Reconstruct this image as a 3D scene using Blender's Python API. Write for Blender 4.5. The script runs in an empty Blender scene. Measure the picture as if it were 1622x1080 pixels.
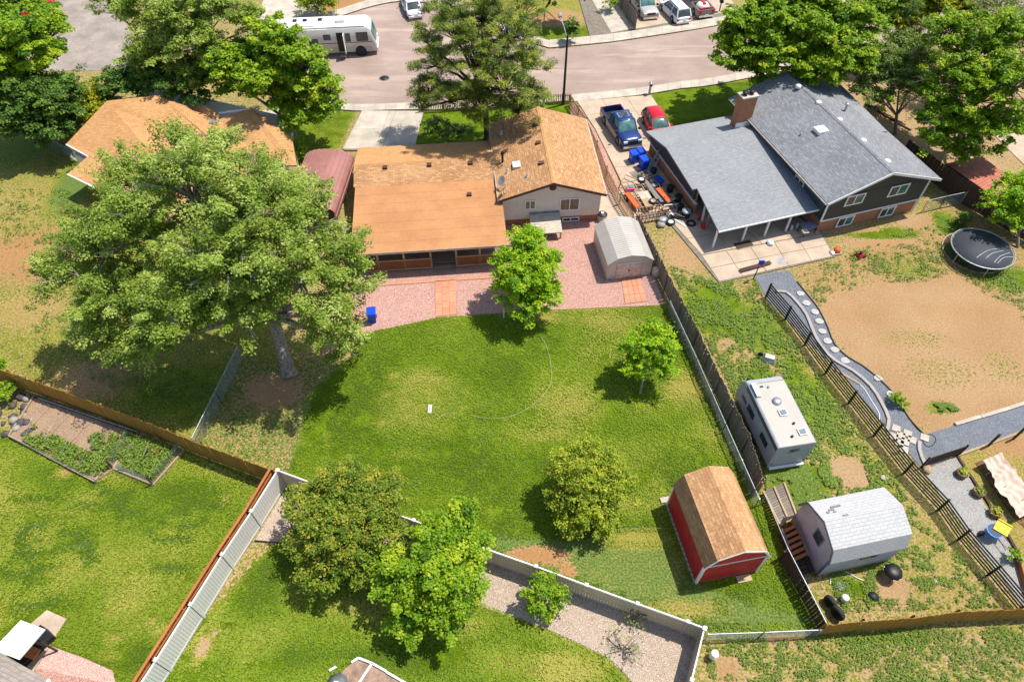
import bpy, bmesh, math, random
import numpy as np
from mathutils import Vector, Matrix
S = bpy.context.scene
# ---------------------------------------------------------------- camera, sky, sun, exposure
F = 1081.3; H = 36.0; DEP = math.radians(50.9)          # focal length in photo pixels, drone height, tilt below the horizon
cam = bpy.data.objects.new('camera', bpy.data.cameras.new('camera'))
S.collection.objects.link(cam); S.camera = cam
cam.location = (0, 0, H); cam.rotation_euler = (math.radians(90) - DEP, 0, 0)
cam.data.sensor_width = 36; cam.data.lens = F / 1622 * 36; cam.data.clip_end = 3000
SUN = Vector((0.42, 0.19, 1.0)).normalized()
world = bpy.data.worlds.new('World'); S.world = world; world.use_nodes = True
wn = world.node_tree.nodes; wl = world.node_tree.links
sky = wn.new('ShaderNodeTexSky'); sky.sky_type = 'NISHITA'; sky.sun_disc = False
sky.sun_elevation = math.asin(SUN.z); sky.sun_rotation = math.atan2(SUN.x, SUN.y)
wl.new(sky.outputs[0], wn['Background'].inputs[0]); wn['Background'].inputs[1].default_value = 0.15
sun = bpy.data.objects.new('sun', bpy.data.lights.new('sun', 'SUN')); S.collection.objects.link(sun)
sun.data.energy = 5.0; sun.data.angle = math.radians(0.5); sun.data.color = (1, 0.95, 0.87)
sun.rotation_euler = SUN.to_track_quat('Z', 'Y').to_euler()
S.view_settings.view_transform = 'Standard'; S.view_settings.look = 'None'
S.view_settings.exposure = 0.31; S.view_settings.gamma = 1; S.view_settings.use_curve_mapping = False
S.render.engine = 'CYCLES'

# ---------------------------------------------------------------- helpers
rng = random.Random(7); nr = np.random.default_rng(7)
CD, SD = math.cos(DEP), math.sin(DEP)
def U(px, py, z=0.0):
    """where a point of the photograph lies in the place, given its height above the ground"""
    x = (px - 811) / F; y = (540 - py) / F
    d = Vector((x, CD + y * SD, -SD + y * CD)); t = (z - H) / d.z
    return Vector((0, 0, H)) + d * t
def mpp(px, py, z=0.0):
    p = U(px, py, z); return (p.y * CD + (H - p.z) * SD) / F
def tag(o, label=None, cat=None, group=None, kind=None):
    if label: o['label'] = label
    if cat: o['category'] = cat
    if group: o['group'] = group
    if kind: o['kind'] = kind
    return o
def thing(name, label, cat, loc=(0, 0, 0), rz=0.0, group=None):
    o = bpy.data.objects.new(name, None); S.collection.objects.link(o)
    o.empty_display_size = .3; o.location = loc; o.rotation_euler = (0, 0, rz)
    return tag(o, label, cat, group)
def copy_tree(o, parent=None):
    c = o.copy(); S.collection.objects.link(c); c.parent = parent
    for ch in [x for x in S.collection.objects if x.parent == o]: copy_tree(ch, c)
    return c
def inst(name, me, parent, loc, rot=(0, 0, 0), sc=(1, 1, 1)):
    o = bpy.data.objects.new(name, me); S.collection.objects.link(o); o.parent = parent
    o.location = loc; o.rotation_euler = rot; o.scale = sc; return o
class Fr:
    """a local frame on a thing: photo point + height -> the thing's own coordinates"""
    def __init__(s, o, a): s.o = Vector(o); s.a = a; s.m = Matrix.Rotation(-a, 3, 'Z')
    def __call__(s, px, py, z=0.0):
        p = U(px, py, z); q = s.m @ (p - s.o); return Vector((q.x, q.y, z - s.o.z))
class MB:
    def __init__(s): s.v = []; s.f = []; s.mi = []; s.sm = []
    def add(s, vs, fs, m=0, smooth=False):
        b = len(s.v); s.v += [tuple(v) for v in vs]
        for f in fs: s.f.append(tuple(i + b for i in f)); s.mi.append(m); s.sm.append(smooth)
        return s
    def box(s, x0, y0, z0, x1, y1, z1, m=0):
        if x0 > x1: x0, x1 = x1, x0
        if y0 > y1: y0, y1 = y1, y0
        return s.add([(x0,y0,z0),(x1,y0,z0),(x1,y1,z0),(x0,y1,z0),(x0,y0,z1),(x1,y0,z1),(x1,y1,z1),(x0,y1,z1)],
                     [(3,2,1,0),(4,5,6,7),(0,1,5,4),(1,2,6,5),(2,3,7,6),(3,0,4,7)], m)
    def bar(s, a, b, w, h, m=0, up=(0, 0, 1)):
        a = Vector(a); b = Vector(b); d = (b - a).normalized(); u = Vector(up)
        if abs(d.dot(u)) > .98: u = Vector((1, 0, 0))
        r = d.cross(u).normalized(); u = r.cross(d).normalized(); r = r * w / 2; u = u * h / 2
        vs = [a - r - u, a + r - u, a + r + u, a - r + u, b - r - u, b + r - u, b + r + u, b - r + u]
        return s.add(vs, [(0,1,2,3),(7,6,5,4),(0,4,5,1),(1,5,6,2),(2,6,7,3),(3,7,4,0)], m)
    def tube(s, a, b, r0, r1=None, n=8, m=0, caps=True):
        if r1 is None: r1 = r0
        a = Vector(a); b = Vector(b); d = (b - a).normalized()
        u = Vector((0, 0, 1)) if abs(d.z) < .9 else Vector((1, 0, 0))
        r = d.cross(u).normalized(); u = r.cross(d)
        vs = []
        for c, q in ((a, r0), (b, r1)):
            for i in range(n):
                t = 2 * math.pi * i / n; vs.append(c + (r * math.cos(t) + u * math.sin(t)) * q)
        fs = [(i, (i + 1) % n, n + (i + 1) % n, n + i) for i in range(n)]
        s.add(vs, fs, m, True)
        if caps: s.add(vs, [tuple(range(n))[::-1], tuple(range(n, 2 * n))], m)
        return s
    def path(s, pts, r, n=6, m=0):
        for a, b in zip(pts, pts[1:]): s.tube(a, b, r, r, n, m)
        return s
    def loft(s, rings, m=0, caps=True, closed=True, smooth=True):
        n = len(rings[0]); vs = [p for r in rings for p in r]; fs = []
        for k in range(len(rings) - 1):
            for i in range(n if closed else n - 1):
                j = (i + 1) % n; fs.append((k*n+i, k*n+j, (k+1)*n+j, (k+1)*n+i))
        s.add(vs, fs, m, smooth)
        if caps: s.add([*rings[0], *rings[-1]], [tuple(range(n))[::-1], tuple(range(n, 2*n))], m)
        return s
    def lathe(s, prof, c=(0, 0, 0), axis='z', n=16, m=0):
        rings = []
        for r, h in prof:
            ring = []
            for i in range(n):
                t = 2 * math.pi * i / n; a, b = r * math.cos(t), r * math.sin(t)
                p = (a, b, h) if axis == 'z' else ((a, h, b) if axis == 'y' else (h, a, b))
                ring.append((c[0] + p[0], c[1] + p[1], c[2] + p[2]))
            rings.append(ring)
        return s.loft(rings, m)
    def slab(s, pts, th, m=0):
        n = len(pts); lo = [(p[0], p[1], p[2] - th) for p in pts]
        a = sum(pts[i][0]*pts[(i+1)%n][1] - pts[(i+1)%n][0]*pts[i][1] for i in range(n))
        if a < 0: pts = pts[::-1]; lo = lo[::-1]
        return s.add([*pts, *lo], [tuple(range(n)), tuple(range(n, 2*n))[::-1]] + [(i, n+i, n+(i+1)%n, (i+1)%n) for i in range(n)], m)
    def prism(s, poly, z0, z1, m=0): return s.slab([(p[0], p[1], z1) for p in poly], z1 - z0, m)
    def vprism(s, poly, y0, y1, m=0):
        """an outline in x, z pushed along y"""
        n = len(poly); vs = [(p[0], y0, p[1]) for p in poly] + [(p[0], y1, p[1]) for p in poly]
        a = sum(poly[i][0]*poly[(i+1)%n][1] - poly[(i+1)%n][0]*poly[i][1] for i in range(n))
        fs = [tuple(range(n)), tuple(range(n, 2*n))[::-1]] + [(i, n+i, n+(i+1)%n, (i+1)%n) for i in range(n)]
        if a * (y1 - y0) < 0: fs = [f[::-1] for f in fs]
        return s.add(vs, fs, m)
    def mesh(s, name, mats):
        me = bpy.data.meshes.new(name); me.from_pydata(s.v, [], s.f)
        for m in (mats if isinstance(mats, (list, tuple)) else [mats]): me.materials.append(m)
        me.polygons.foreach_set('material_index', s.mi); me.polygons.foreach_set('use_smooth', s.sm)
        uv = me.uv_layers.new(name='UVMap'); z = Vector((0, 0, 1)); dat = np.zeros(len(me.loops) * 2)
        for p in me.polygons:
            nn = p.normal; t = z.cross(nn)
            t = Vector((1, 0, 0)) if t.length < .06 else t.normalized()
            b = nn.cross(t)
            for li in p.loop_indices:
                c = me.vertices[me.loops[li].vertex_index].co; dat[2*li] = c.dot(t); dat[2*li+1] = c.dot(b)
        uv.data.foreach_set('uv', dat); me.update(); return me
    def build(s, name, mats, parent=None, kind=None, label=None):
        o = bpy.data.objects.new(name, s.mesh(name, mats)); S.collection.objects.link(o)
        if parent: o.parent = parent
        if kind: o['kind'] = kind
        if label: o['label'] = label
        return o
def fastmesh(name, V, faces_n, mat, attr=None, parent=None, smooth=False):
    """V: (n*faces_n, 3) separate faces of faces_n corners"""
    me = bpy.data.meshes.new(name); nf = len(V) // faces_n
    me.vertices.add(len(V)); me.vertices.foreach_set('co', V.astype(np.float32).ravel())
    me.loops.add(len(V)); me.loops.foreach_set('vertex_index', np.arange(len(V), dtype=np.int32))
    me.polygons.add(nf); me.polygons.foreach_set('loop_start', np.arange(0, len(V), faces_n, dtype=np.int32))
    me.update(calc_edges=True)
    if attr is not None:
        a = me.attributes.new('tone', 'FLOAT', 'POINT'); a.data.foreach_set('value', attr.astype(np.float32))
    me.materials.append(mat)
    o = bpy.data.objects.new(name, me); S.collection.objects.link(o)
    if parent: o.parent = parent
    return o

# ---------------------------------------------------------------- materials
class N:
    def __init__(s, name):
        s.m = bpy.data.materials.new(name); s.m.use_nodes = True; s.t = s.m.node_tree; s.n = s.t.nodes; s.l = s.t.links
        s.b = s.n['Principled BSDF']; s.co = None
    def obj(s):
        if not s.co: s.co = s.n.new('ShaderNodeTexCoord')
        return s.co.outputs['Object']
    def uv(s):
        if not s.co: s.co = s.n.new('ShaderNodeTexCoord')
        return s.co.outputs['UV']
    def noise(s, scale, detail=3, rough=.55, vec=None, stretch=None):
        v = vec or s.obj()
        if stretch:
            mp = s.n.new('ShaderNodeMapping'); mp.inputs['Scale'].default_value = stretch; s.l.new(v, mp.inputs[0]); v = mp.outputs[0]
        n = s.n.new('ShaderNodeTexNoise'); n.inputs['Scale'].default_value = scale; n.inputs['Detail'].default_value = detail
        n.inputs['Roughness'].default_value = rough; s.l.new(v, n.inputs['Vector']); return n.outputs['Fac']
    def vor(s, scale, out='Color', feature='F1', vec=None):
        n = s.n.new('ShaderNodeTexVoronoi'); n.inputs['Scale'].default_value = scale; n.feature = feature
        s.l.new(vec or s.obj(), n.inputs['Vector']); return n.outputs[out]
    def put(s, sock, v):
        if isinstance(v, (int, float)): sock.default_value = v
        elif isinstance(v, (tuple, list)): sock.default_value = (*v, 1) if len(v) == 3 else v
        else: s.l.new(v, sock)
    def math(s, op, a, b=0.0, clamp=False):
        n = s.n.new('ShaderNodeMath'); n.operation = op; n.use_clamp = clamp; s.put(n.inputs[0], a); s.put(n.inputs[1], b); return n.outputs[0]
    def mix(s, f, a, b, mode='MIX'):
        n = s.n.new('ShaderNodeMix'); n.data_type = 'RGBA'; n.blend_type = mode
        s.put(n.inputs[0], f); s.put(n.inputs[6], a); s.put(n.inputs[7], b); return n.outputs[2]
    def rr(s, v, lo, hi, a=0.0, b=1.0):
        n = s.n.new('ShaderNodeMapRange'); n.interpolation_type = 'SMOOTHSTEP'; s.put(n.inputs[0], v)
        s.put(n.inputs[1], lo); s.put(n.inputs[2], hi); s.put(n.inputs[3], a); s.put(n.inputs[4], b); return n.outputs[0]
    def attr(s, name):
        n = s.n.new('ShaderNodeAttribute'); n.attribute_name = name; return n.outputs['Fac']
    def rand(s):
        return s.n.new('ShaderNodeObjectInfo').outputs['Random']
    def bump(s, h, st=.3, dist=.02):
        n = s.n.new('ShaderNodeBump'); n.inputs['Strength'].default_value = st; n.inputs['Distance'].default_value = dist
        s.put(n.inputs['Height'], h); s.l.new(n.outputs[0], s.b.inputs['Normal'])
    def done(s, col, rough=.85, metal=0.0, spec=.3):
        s.put(s.b.inputs['Base Color'], col); s.put(s.b.inputs['Roughness'], rough); s.b.inputs['Metallic'].default_value = metal
        s.b.inputs['Specular IOR Level'].default_value = spec; return s.m
def simple(name, col, rough=.6, metal=0, var=.18, scale=3.0, bump=.0, spec=.35, rnd=0.0, streak=0.0):
    n = N(name); a = n.noise(scale, 4); b = n.noise(scale * 9, 2)
    f = n.math('ADD', n.math('MULTIPLY', a, .7), n.math('MULTIPLY', b, .3))
    lo = tuple(c * (1 - var * 1.6) for c in col); hi = tuple(min(1, c * (1 + var)) for c in col)
    c = n.mix(n.rr(f, .3, .7), lo, hi)
    if rnd: c = n.mix(n.math('MULTIPLY', n.rand(), rnd), c, tuple(x * .45 for x in col))
    if streak:
        c = n.mix(n.rr(n.noise(1.6, 4, .65, None, (4, 4, .5)), .45, .72, 0, streak), c, (col[0] * .55, col[1] * .52 + .01, col[2] * .48 + .01))
        z_ = n.n.new('ShaderNodeSeparateXYZ'); n.l.new(n.obj(), z_.inputs[0]); c = n.mix(n.rr(n.math('ADD', z_.outputs[2], n.math('MULTIPLY', b, .5)), .3, .75, streak * .9, 0), c, (.3, .21, .13))
    if bump: n.bump(b, bump, .02)
    return n.done(c, rough, metal, spec)
def shingles(name, base, lite, dark, w=.34, h=.16, mort=.03, rowmix=.5):
    n = N(name); br = n.n.new('ShaderNodeTexBrick'); n.l.new(n.uv(), br.inputs['Vector'])
    br.inputs['Scale'].default_value = 1; br.inputs['Brick Width'].default_value = w; br.inputs['Row Height'].default_value = h
    br.inputs['Mortar Size'].default_value = .012; br.inputs['Mortar Smooth'].default_value = .3; br.inputs['Bias'].default_value = -.1
    n.put(br.inputs['Color1'], base); n.put(br.inputs['Color2'], lite); n.put(br.inputs['Mortar'], tuple(c * .55 for c in dark))
    v = n.noise(2.6, 3, .6, n.uv(), (1, 2.2, 1)); v2 = n.noise(.35, 3, .6, n.uv()); v3 = n.noise(22, 2, .5, n.uv())
    c = n.mix(n.rr(v, .42, .66), br.outputs['Color'], dark)
    c = n.mix(n.rr(v2, .35, .75, 0, .35), c, lite); c = n.mix(.35, c, n.mix(v3, dark, lite))
    n.bump(n.math('ADD', n.math('MULTIPLY', br.outputs['Fac'], -1), n.math('MULTIPLY', v3, .5)), .6, .02)
    return n.done(c, .95, 0, .15)
def wood(name, col, var=.5, rnd=.5, stretch=(9, 9, .6)):
    n = N(name); g = n.noise(3, 5, .6, None, stretch); k = n.noise(.6, 2)
    c = n.mix(n.rr(g, .3, .7), tuple(x * (1 - var) for x in col), col)
    c = n.mix(n.math('MULTIPLY', n.rand(), rnd), c, tuple(x * .5 for x in col)); c = n.mix(n.rr(k, .4, .8, 0, .3), c, tuple(min(1, x * 1.35) for x in col))
    n.bump(g, .4, .01); return n.done(c, .85, 0, .2)
def leafmat(name, dark, mid, lite, trans=.35):
    n = N(name); t = n.attr('tone'); ns = n.noise(.5, 2)
    f = n.math('ADD', n.math('MULTIPLY', t, .8), n.math('MULTIPLY', ns, .2))
    c = n.mix(n.rr(f, .15, .5), dark, mid); c = n.mix(n.rr(f, .5, .85), c, lite)
    n.done(c, .55, 0, .3)
    tr = n.n.new('ShaderNodeBsdfTranslucent'); n.put(tr.inputs[0], n.mix(1, c, (1, 1, .55), 'MULTIPLY'))
    mx = n.n.new('ShaderNodeMixShader'); mx.inputs[0].default_value = trans
    out = n.n['Material Output']; n.l.new(n.b.outputs[0], mx.inputs[1]); n.l.new(tr.outputs[0], mx.inputs[2]); n.l.new(mx.outputs[0], out.inputs[0])
    return n.m
def gravel(name, cols, scale=14, fine=.35):
    n = N(name); v = n.vor(scale); sp = n.n.new('ShaderNodeSeparateColor'); n.l.new(v, sp.inputs[0]); d = n.vor(scale, 'Distance')
    big = n.noise(.7, 4); c = n.mix(n.rr(sp.outputs[0], .1, .9), cols[0], cols[1]); c = n.mix(n.rr(sp.outputs[1], .62, .8), c, cols[2])
    c = n.mix(n.rr(d, .25, .7, 0, .55), c, tuple(x * .3 for x in cols[0])); c = n.mix(n.rr(big, .4, .75, 0, fine), c, cols[1])
    n.bump(n.math('MULTIPLY', d, -1), 1.0, .04); return n.done(c, .9, 0, .2)
def brickmat(name, a, b, mort):
    n = N(name); br = n.n.new('ShaderNodeTexBrick'); n.l.new(n.uv(), br.inputs['Vector']); br.inputs['Scale'].default_value = 1
    br.inputs['Brick Width'].default_value = .22; br.inputs['Row Height'].default_value = .075; br.inputs['Mortar Size'].default_value = .008
    n.put(br.inputs['Color1'], a); n.put(br.inputs['Color2'], b); n.put(br.inputs['Mortar'], mort)
    c = n.mix(n.rr(n.noise(2.5, 4), .3, .8, 0, .4), br.outputs['Color'], tuple(x * .7 for x in a)); n.bump(n.math('MULTIPLY', br.outputs['Fac'], -1), .5, .01)
    return n.done(c, .9, 0, .2)
def ground_mat():
    n = N('ground'); big = n.noise(.22, 4, .6); mid = n.noise(1.1, 5, .62); sm = n.noise(4.5, 4, .65); fine = n.noise(9, 4, .78)
    dirt, dry, dk, red = n.attr('dirt'), n.attr('dry'), n.attr('dark'), n.attr('red')
    g = n.mix(n.rr(n.math('ADD', n.math('MULTIPLY', mid, .55), n.math('MULTIPLY', big, .45)), .36, .64), (.095, .155, .004), (.19, .265, .008))
    g = n.mix(n.rr(fine, .3, .72), n.mix(1, g, (.45, .55, .35), 'MULTIPLY'), g)
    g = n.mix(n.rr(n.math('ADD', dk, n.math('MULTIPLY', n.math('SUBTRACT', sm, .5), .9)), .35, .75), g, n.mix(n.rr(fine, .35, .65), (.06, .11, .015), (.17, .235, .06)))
    straw = n.mix(n.rr(fine, .3, .7), (.17, .16, .02), (.42, .34, .09))
    t = n.math('ADD', dry, n.math('ADD', n.math('MULTIPLY', n.math('SUBTRACT', mid, .5), .8), n.math('MULTIPLY', n.math('SUBTRACT', fine, .5), 1.6)))
    g = n.mix(n.rr(t, .15, .85, 0, .8), g, straw)
    soil = n.mix(red, (.48, .345, .2), (.45, .255, .115)); soil = n.mix(n.rr(fine, .3, .75), n.mix(1, soil, (.7, .66, .6), 'MULTIPLY'), soil)
    soil = n.mix(n.rr(big, .35, .7, 0, .5), soil, n.mix(1, soil, (.8, .72, .62), 'MULTIPLY')); soil = n.mix(n.rr(sm, .42, .68, 0, .45), soil, n.mix(1, soil, (1.2, 1.14, 1.05), 'MULTIPLY')); soil = n.mix(n.rr(n.noise(45, 2, .8), .6, .72, 0, .35), soil, (.2, .13, .07))
    e = n.math('ADD', dirt, n.math('ADD', n.math('MULTIPLY', n.math('SUBTRACT', sm, .5), 1.15), n.math('MULTIPLY', n.math('SUBTRACT', n.noise(8, 3, .7), .5), .9)))
    c = n.mix(n.rr(e, .44, .56), g, soil)
    n.bump(n.math('ADD', fine, sm), .9, .06); return n.done(c, .95, 0, .12)
M = {}
M['ground'] = ground_mat()
def asphalt():
    n = N('asphalt'); a = n.noise(.25, 4); b = n.noise(30, 2); wv = n.n.new('ShaderNodeMix'); wv.data_type = 'VECTOR'; wv.inputs[0].default_value = .12; n.l.new(n.obj(), wv.inputs[4]); nz_ = n.n.new('ShaderNodeTexNoise'); nz_.inputs['Scale'].default_value = .35; n.l.new(n.obj(), nz_.inputs[0]); sc_ = n.n.new('ShaderNodeVectorMath'); sc_.operation = 'SCALE'; sc_.inputs['Scale'].default_value = 40; n.l.new(nz_.outputs['Color'], sc_.inputs[0]); n.l.new(sc_.outputs[0], wv.inputs[5]); k = n.vor(.22, 'Distance', 'DISTANCE_TO_EDGE', wv.outputs[1])
    d = n.noise(1.2, 3); wob = n.n.new('ShaderNodeVectorMath')
    c = n.mix(n.rr(a, .3, .7), (.32, .235, .19), (.4, .3, .245)); c = n.mix(n.rr(b, .3, .7), n.mix(1, c, (.78, .78, .8), 'MULTIPLY'), c)
    c = n.mix(n.rr(d, .55, .75, 0, .3), c, (.26, .18, .15)); c = n.mix(n.rr(n.noise(.6, 3, .6, None, (.15, 1, 1)), .48, .7, 0, .55), c, (.52, .4, .32)); c = n.mix(n.rr(n.noise(.5, 4, .7, None, (.3, 1.2, 1)), .58, .72, 0, .5), c, (.24, .165, .13)); c = n.mix(n.rr(k, .0, .006, .22, 0), c, (.2, .14, .12))
    n.bump(b, .3, .01); return n.done(c, .9, 0, .2)
M['asphalt'] = asphalt()
M['concrete'] = simple('concrete', (.48, .42, .34), .9, 0, .14, .9, .15, .2, .12)
M['concrete_dark'] = simple('concrete_joint', (.2, .17, .13), .95)
M['pink_concrete'] = simple('pink_concrete', (.48, .37, .27), .9, 0, .12, .9, .15, .2, .12)
M['pink_gravel'] = gravel('pink_gravel', ((.54, .24, .18), (.64, .36, .28), (.72, .54, .46)), 24)
M['tan_gravel'] = gravel('tan_gravel', ((.48, .36, .26), (.6, .47, .35), (.7, .6, .49)), 22)
M['grey_gravel'] = gravel('grey_gravel', ((.38, .365, .34), (.47, .45, .42), (.56, .54, .5)), 26)
M['slate_gravel'] = gravel('slate_gravel', ((.17, .185, .21), (.22, .24, .27), (.3, .31, .33)), 22, .5)
M['paver'] = simple('terracotta_paver', (.62, .27, .16), .9, 0, .12, 1.2, .15, .2, .25)
M['roof_orange'] = shingles('orange_shingles', (.34, .165, .075), (.66, .4, .19), (.25, .11, .055), .38, .17)
M['roof_tan'] = shingles('tan_shingles', (.47, .235, .09), (.64, .37, .16), (.36, .17, .07), .38, .17)
M['roof_roll'] = simple('roll_roofing', (.46, .225, .1), .95, 0, .1, .5, .1, .1, .06)
M['roof_grey'] = shingles('grey_shingles', (.175, .18, .19), (.335, .342, .355), (.122, .127, .137), .36, .17)
M['roof_grey2'] = shingles('pale_grey_shingles', (.25, .258, .265), (.34, .35, .355), (.195, .2, .208))
M['roof_white'] = shingles('white_shingles', (.46, .455, .445), (.54, .535, .52), (.38, .375, .37), .36, .18)
M['roof_brown'] = shingles('brown_grey_shingles', (.26, .21, .175), (.36, .31, .27), (.2, .17, .145), .5, .2)
M['roof_beige'] = shingles('beige_shingles', (.5, .42, .32), (.64, .57, .46), (.33, .26, .2))
M['siding'] = simple('cream_siding', (.66, .59, .48), .6, 0, .05, 2, 0, .3)
M['siding_dark'] = simple('charcoal_siding', (.05, .052, .052), .55, 0, .08, 2, 0, .3)
M['siding_blue'] = simple('blue_grey_siding', (.04, .065, .08), .55, 0, .08, 2)
M['brick'] = brickmat('red_brick', (.42, .15, .06), (.33, .115, .05), (.4, .3, .22))
M['white'] = simple('white_paint', (.78, .77, .74), .5, 0, .06, 3)
M['vinyl_shaded'] = simple('shaded_white_vinyl', (.44, .37, .28), .5, 0, .06, 2)  # white vinyl darkened to beige: shade of the fence faces put into the colour
M['vinyl'] = simple('white_vinyl', (.64, .63, .58), .5, 0, .06, 2)
M['trim_brown'] = simple('dark_brown_trim', (.09, .035, .022), .6)
M['gutter'] = simple('beige_gutter', (.5, .42, .33), .5)
M['glass'] = simple('window_glass', (.05, .065, .065), .08, 0, .4, 1.2, 0, .6)
M['glass_teal'] = simple('windscreen_glass', (.06, .16, .15), .06, 0, .4, 1.5, 0, .6)
M['curtain'] = simple('brown_window', (.2, .15, .09), .2, 0, .3, 5)
M['black'] = simple('black_plastic', (.015, .015, .016), .5)
M['tyre'] = simple('tyre_rubber', (.03, .03, .032), .85)
M['rim'] = simple('wheel_rim', (.5, .48, .45), .35, .6)
M['chrome'] = simple('chrome', (.7, .7, .7), .2, .9)
M['galv'] = simple('galvanised_steel', (.42, .46, .48), .4, .6)
M['maroon'] = simple('maroon_metal', (.36, .165, .14), .4, .1, .12, .6)
M['redbarn'] = simple('red_barn_siding', (.5, .02, .035), .6, 0, .12, 2, streak=.4)
M['greybarn'] = simple('lilac_grey_siding', (.5, .475, .485), .65, 0, .08, 1, streak=.3)
M['greytrim'] = simple('slate_trim', (.16, .19, .24), .6)
M['shed'] = simple('cream_metal', (.57, .51, .45), .45, .1, .06, 1, streak=.25)
M['shedroof'] = simple('cream_roof_metal', (.48, .44, .385), .4, .1, .06, 1)
M['wood_old'] = wood('weathered_wood', (.31, .26, .21), .5, .9)
M['wood_dark'] = wood('dark_wood', (.1, .065, .048))
M['wood_gold'] = wood('golden_wood', (.42, .22, .045), .4, .35)
M['wood_red'] = wood('cedar_wood', (.46, .17, .055), .35, .3)
M['wood_tan'] = wood('tan_timber', (.5, .37, .22))
M['wood_picket'] = wood('picket_wood', (.56, .38, .19), .35, .3)
M['blackmetal'] = simple('black_metal', (.012, .011, .011), .45)
M['bin'] = simple('blue_bin_plastic', (.005, .06, .55), .4, 0, .1)
M['bark'] = simple('grey_bark', (.3, .25, .2), .95, 0, .35, 6, .8)
M['bark_pale'] = simple('pale_branch', (.42, .37, .3), .95, 0, .3, 6, .5)
M['bark_dark'] = simple('dark_bark', (.06, .043, .032), .95, 0, .3, 6, .8)
M['trailer'] = simple('cream_trailer_skin', (.4, .37, .32), .5, 0, .05, .8)
M['trailer_side'] = simple('grey_trailer_side', (.36, .39, .43), .4, 0, .05, .8, streak=.35)
M['soil'] = gravel('garden_soil', ((.38, .24, .15), (.45, .3, .19), (.5, .36, .25)), 20)
M['fabric'] = simple('shade_cloth', (.6, .45, .36), .9, 0, .1, 2)
M['tramp'] = simple('trampoline_mat', (.045, .05, .06), .7, 0, .12, 1)
for k, c in dict(blue=(.008, .035, .16), tan=(.42, .36, .26), red=(.5, .004, .012), silver=(.42, .4, .36), carwhite=(.75, .76, .78), mauve=(.23, .19, .17), orange=(.65, .1, .01), yellow=(.8, .6, .01),
                 skyblue=(.02, .22, .7), pink=(.75, .08, .32), green=(.03, .3, .08), redplastic=(.5, .01, .008), navy=(.01, .02, .07), brown=(.2, .1, .05), rock=(.3, .27, .24), blossom=(.75, .5, .05)).items():
    M[k] = simple(k + '_paint', c, .3 if k in ('blue', 'tan', 'red', 'silver', 'carwhite', 'mauve') else .6, .1 if k in ('blue', 'silver') else 0, .06, 1, 0, .5)
L = {}
L['cotton'] = leafmat('cottonwood_leaf', (.11, .18, .02), (.3, .41, .05), (.56, .64, .19), .48)
L['pine'] = leafmat('pine_needle', (.04, .08, .012), (.18, .25, .025), (.48, .5, .07), .25)
L['maple'] = leafmat('maple_leaf', (.1, .23, .004), (.27, .48, .008), (.55, .66, .02), .42)
L['bright'] = leafmat('bright_leaf', (.07, .17, .006), (.22, .38, .01), (.48, .57, .03), .42)
L['dark'] = leafmat('dark_leaf', (.04, .1, .012), (.1, .2, .022), (.23, .34, .05))
L['olive'] = leafmat('olive_leaf', (.08, .14, .025), (.2, .29, .05), (.38, .46, .12), .42)
L['gold'] = leafmat('gold_leaf', (.1, .18, .01), (.29, .38, .018), (.62, .57, .06), .4)
L['bronze'] = leafmat('bronze_leaf', (.07, .13, .01), (.2, .29, .02), (.5, .42, .05), .36)
L['yellow'] = leafmat('yellow_leaf', (.13, .18, .005), (.32, .36, .008), (.55, .5, .02), .4)
L['weed'] = leafmat('weed_leaf', (.08, .15, .012), (.17, .27, .025), (.3, .38, .07), .3)
L['grass'] = leafmat('grass_blade', (.1, .175, .005), (.225, .33, .01), (.46, .43, .08), .3)
# ---------------------------------------------------------------- the ground
def inpoly(X, Y, poly):
    r = np.zeros(X.shape, bool); n = len(poly)
    for i in range(n):
        x0, y0 = poly[i]; x1, y1 = poly[(i + 1) % n]
        if y0 == y1: continue
        c = ((y0 > Y) != (y1 > Y)) & (X < (x1 - x0) * (Y - y0) / (y1 - y0) + x0); r ^= c
    return r
def edist(X, Y, poly):
    d = np.full(X.shape, 1e9); n = len(poly)
    for i in range(n):
        x0, y0 = poly[i]; x1, y1 = poly[(i + 1) % n]; dx, dy = x1 - x0, y1 - y0
        t = np.clip(((X - x0) * dx + (Y - y0) * dy) / (dx * dx + dy * dy + 1e-9), 0, 1)
        d = np.minimum(d, np.hypot(X - x0 - t * dx, Y - y0 - t * dy))
    return d
def smooth_pts(p, n=3):
    out = []; N_ = len(p)
    for i in range(N_ - 1):
        p0, p1, p2, p3 = p[max(i-1, 0)], p[i], p[i+1], p[min(i+2, N_-1)]
        for k in range(n):
            t = k / n; out.append(tuple(.5 * (2*b + (c - a)*t + (2*a - 5*b + 4*c - d)*t*t + (3*b - a - 3*c + d)*t**3) for a, b, c, d in zip(p0, p1, p2, p3)))
    return out + [p[-1]]
def W(pts, z=0.0): return [tuple(U(x, y, z)[:2]) for x, y in pts]
gx = np.arange(-68, 68.01, .4); gy = np.arange(0, 88.01, .4)
GX, GY = np.meshgrid(gx, gy)
A = {k: np.full(GX.shape, v) for k, v in dict(dirt=.5, dry=.55, dark=.1, red=.1).items()}
def paint(poly, feather=.5, **kw):
    w = W(poly); s = edist(GX, GY, w) * np.where(inpoly(GX, GY, w), 1, -1); a = np.clip(.5 + s / (2 * feather), 0, 1)
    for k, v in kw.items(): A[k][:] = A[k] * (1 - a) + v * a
def blob(px, py, rx, ry, soft=.6, **kw):
    c = U(px, py); m = mpp(px, py); q = U(px, py + 1); my = (Vector(q) - Vector(c)).length
    d = np.hypot((GX - c.x) / (rx * m), (GY - c.y) / (ry * my)); a = np.clip((1 - d) / soft, 0, 1)
    for k, v in kw.items(): A[k][:] = A[k] * (1 - a) + v * a
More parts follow.
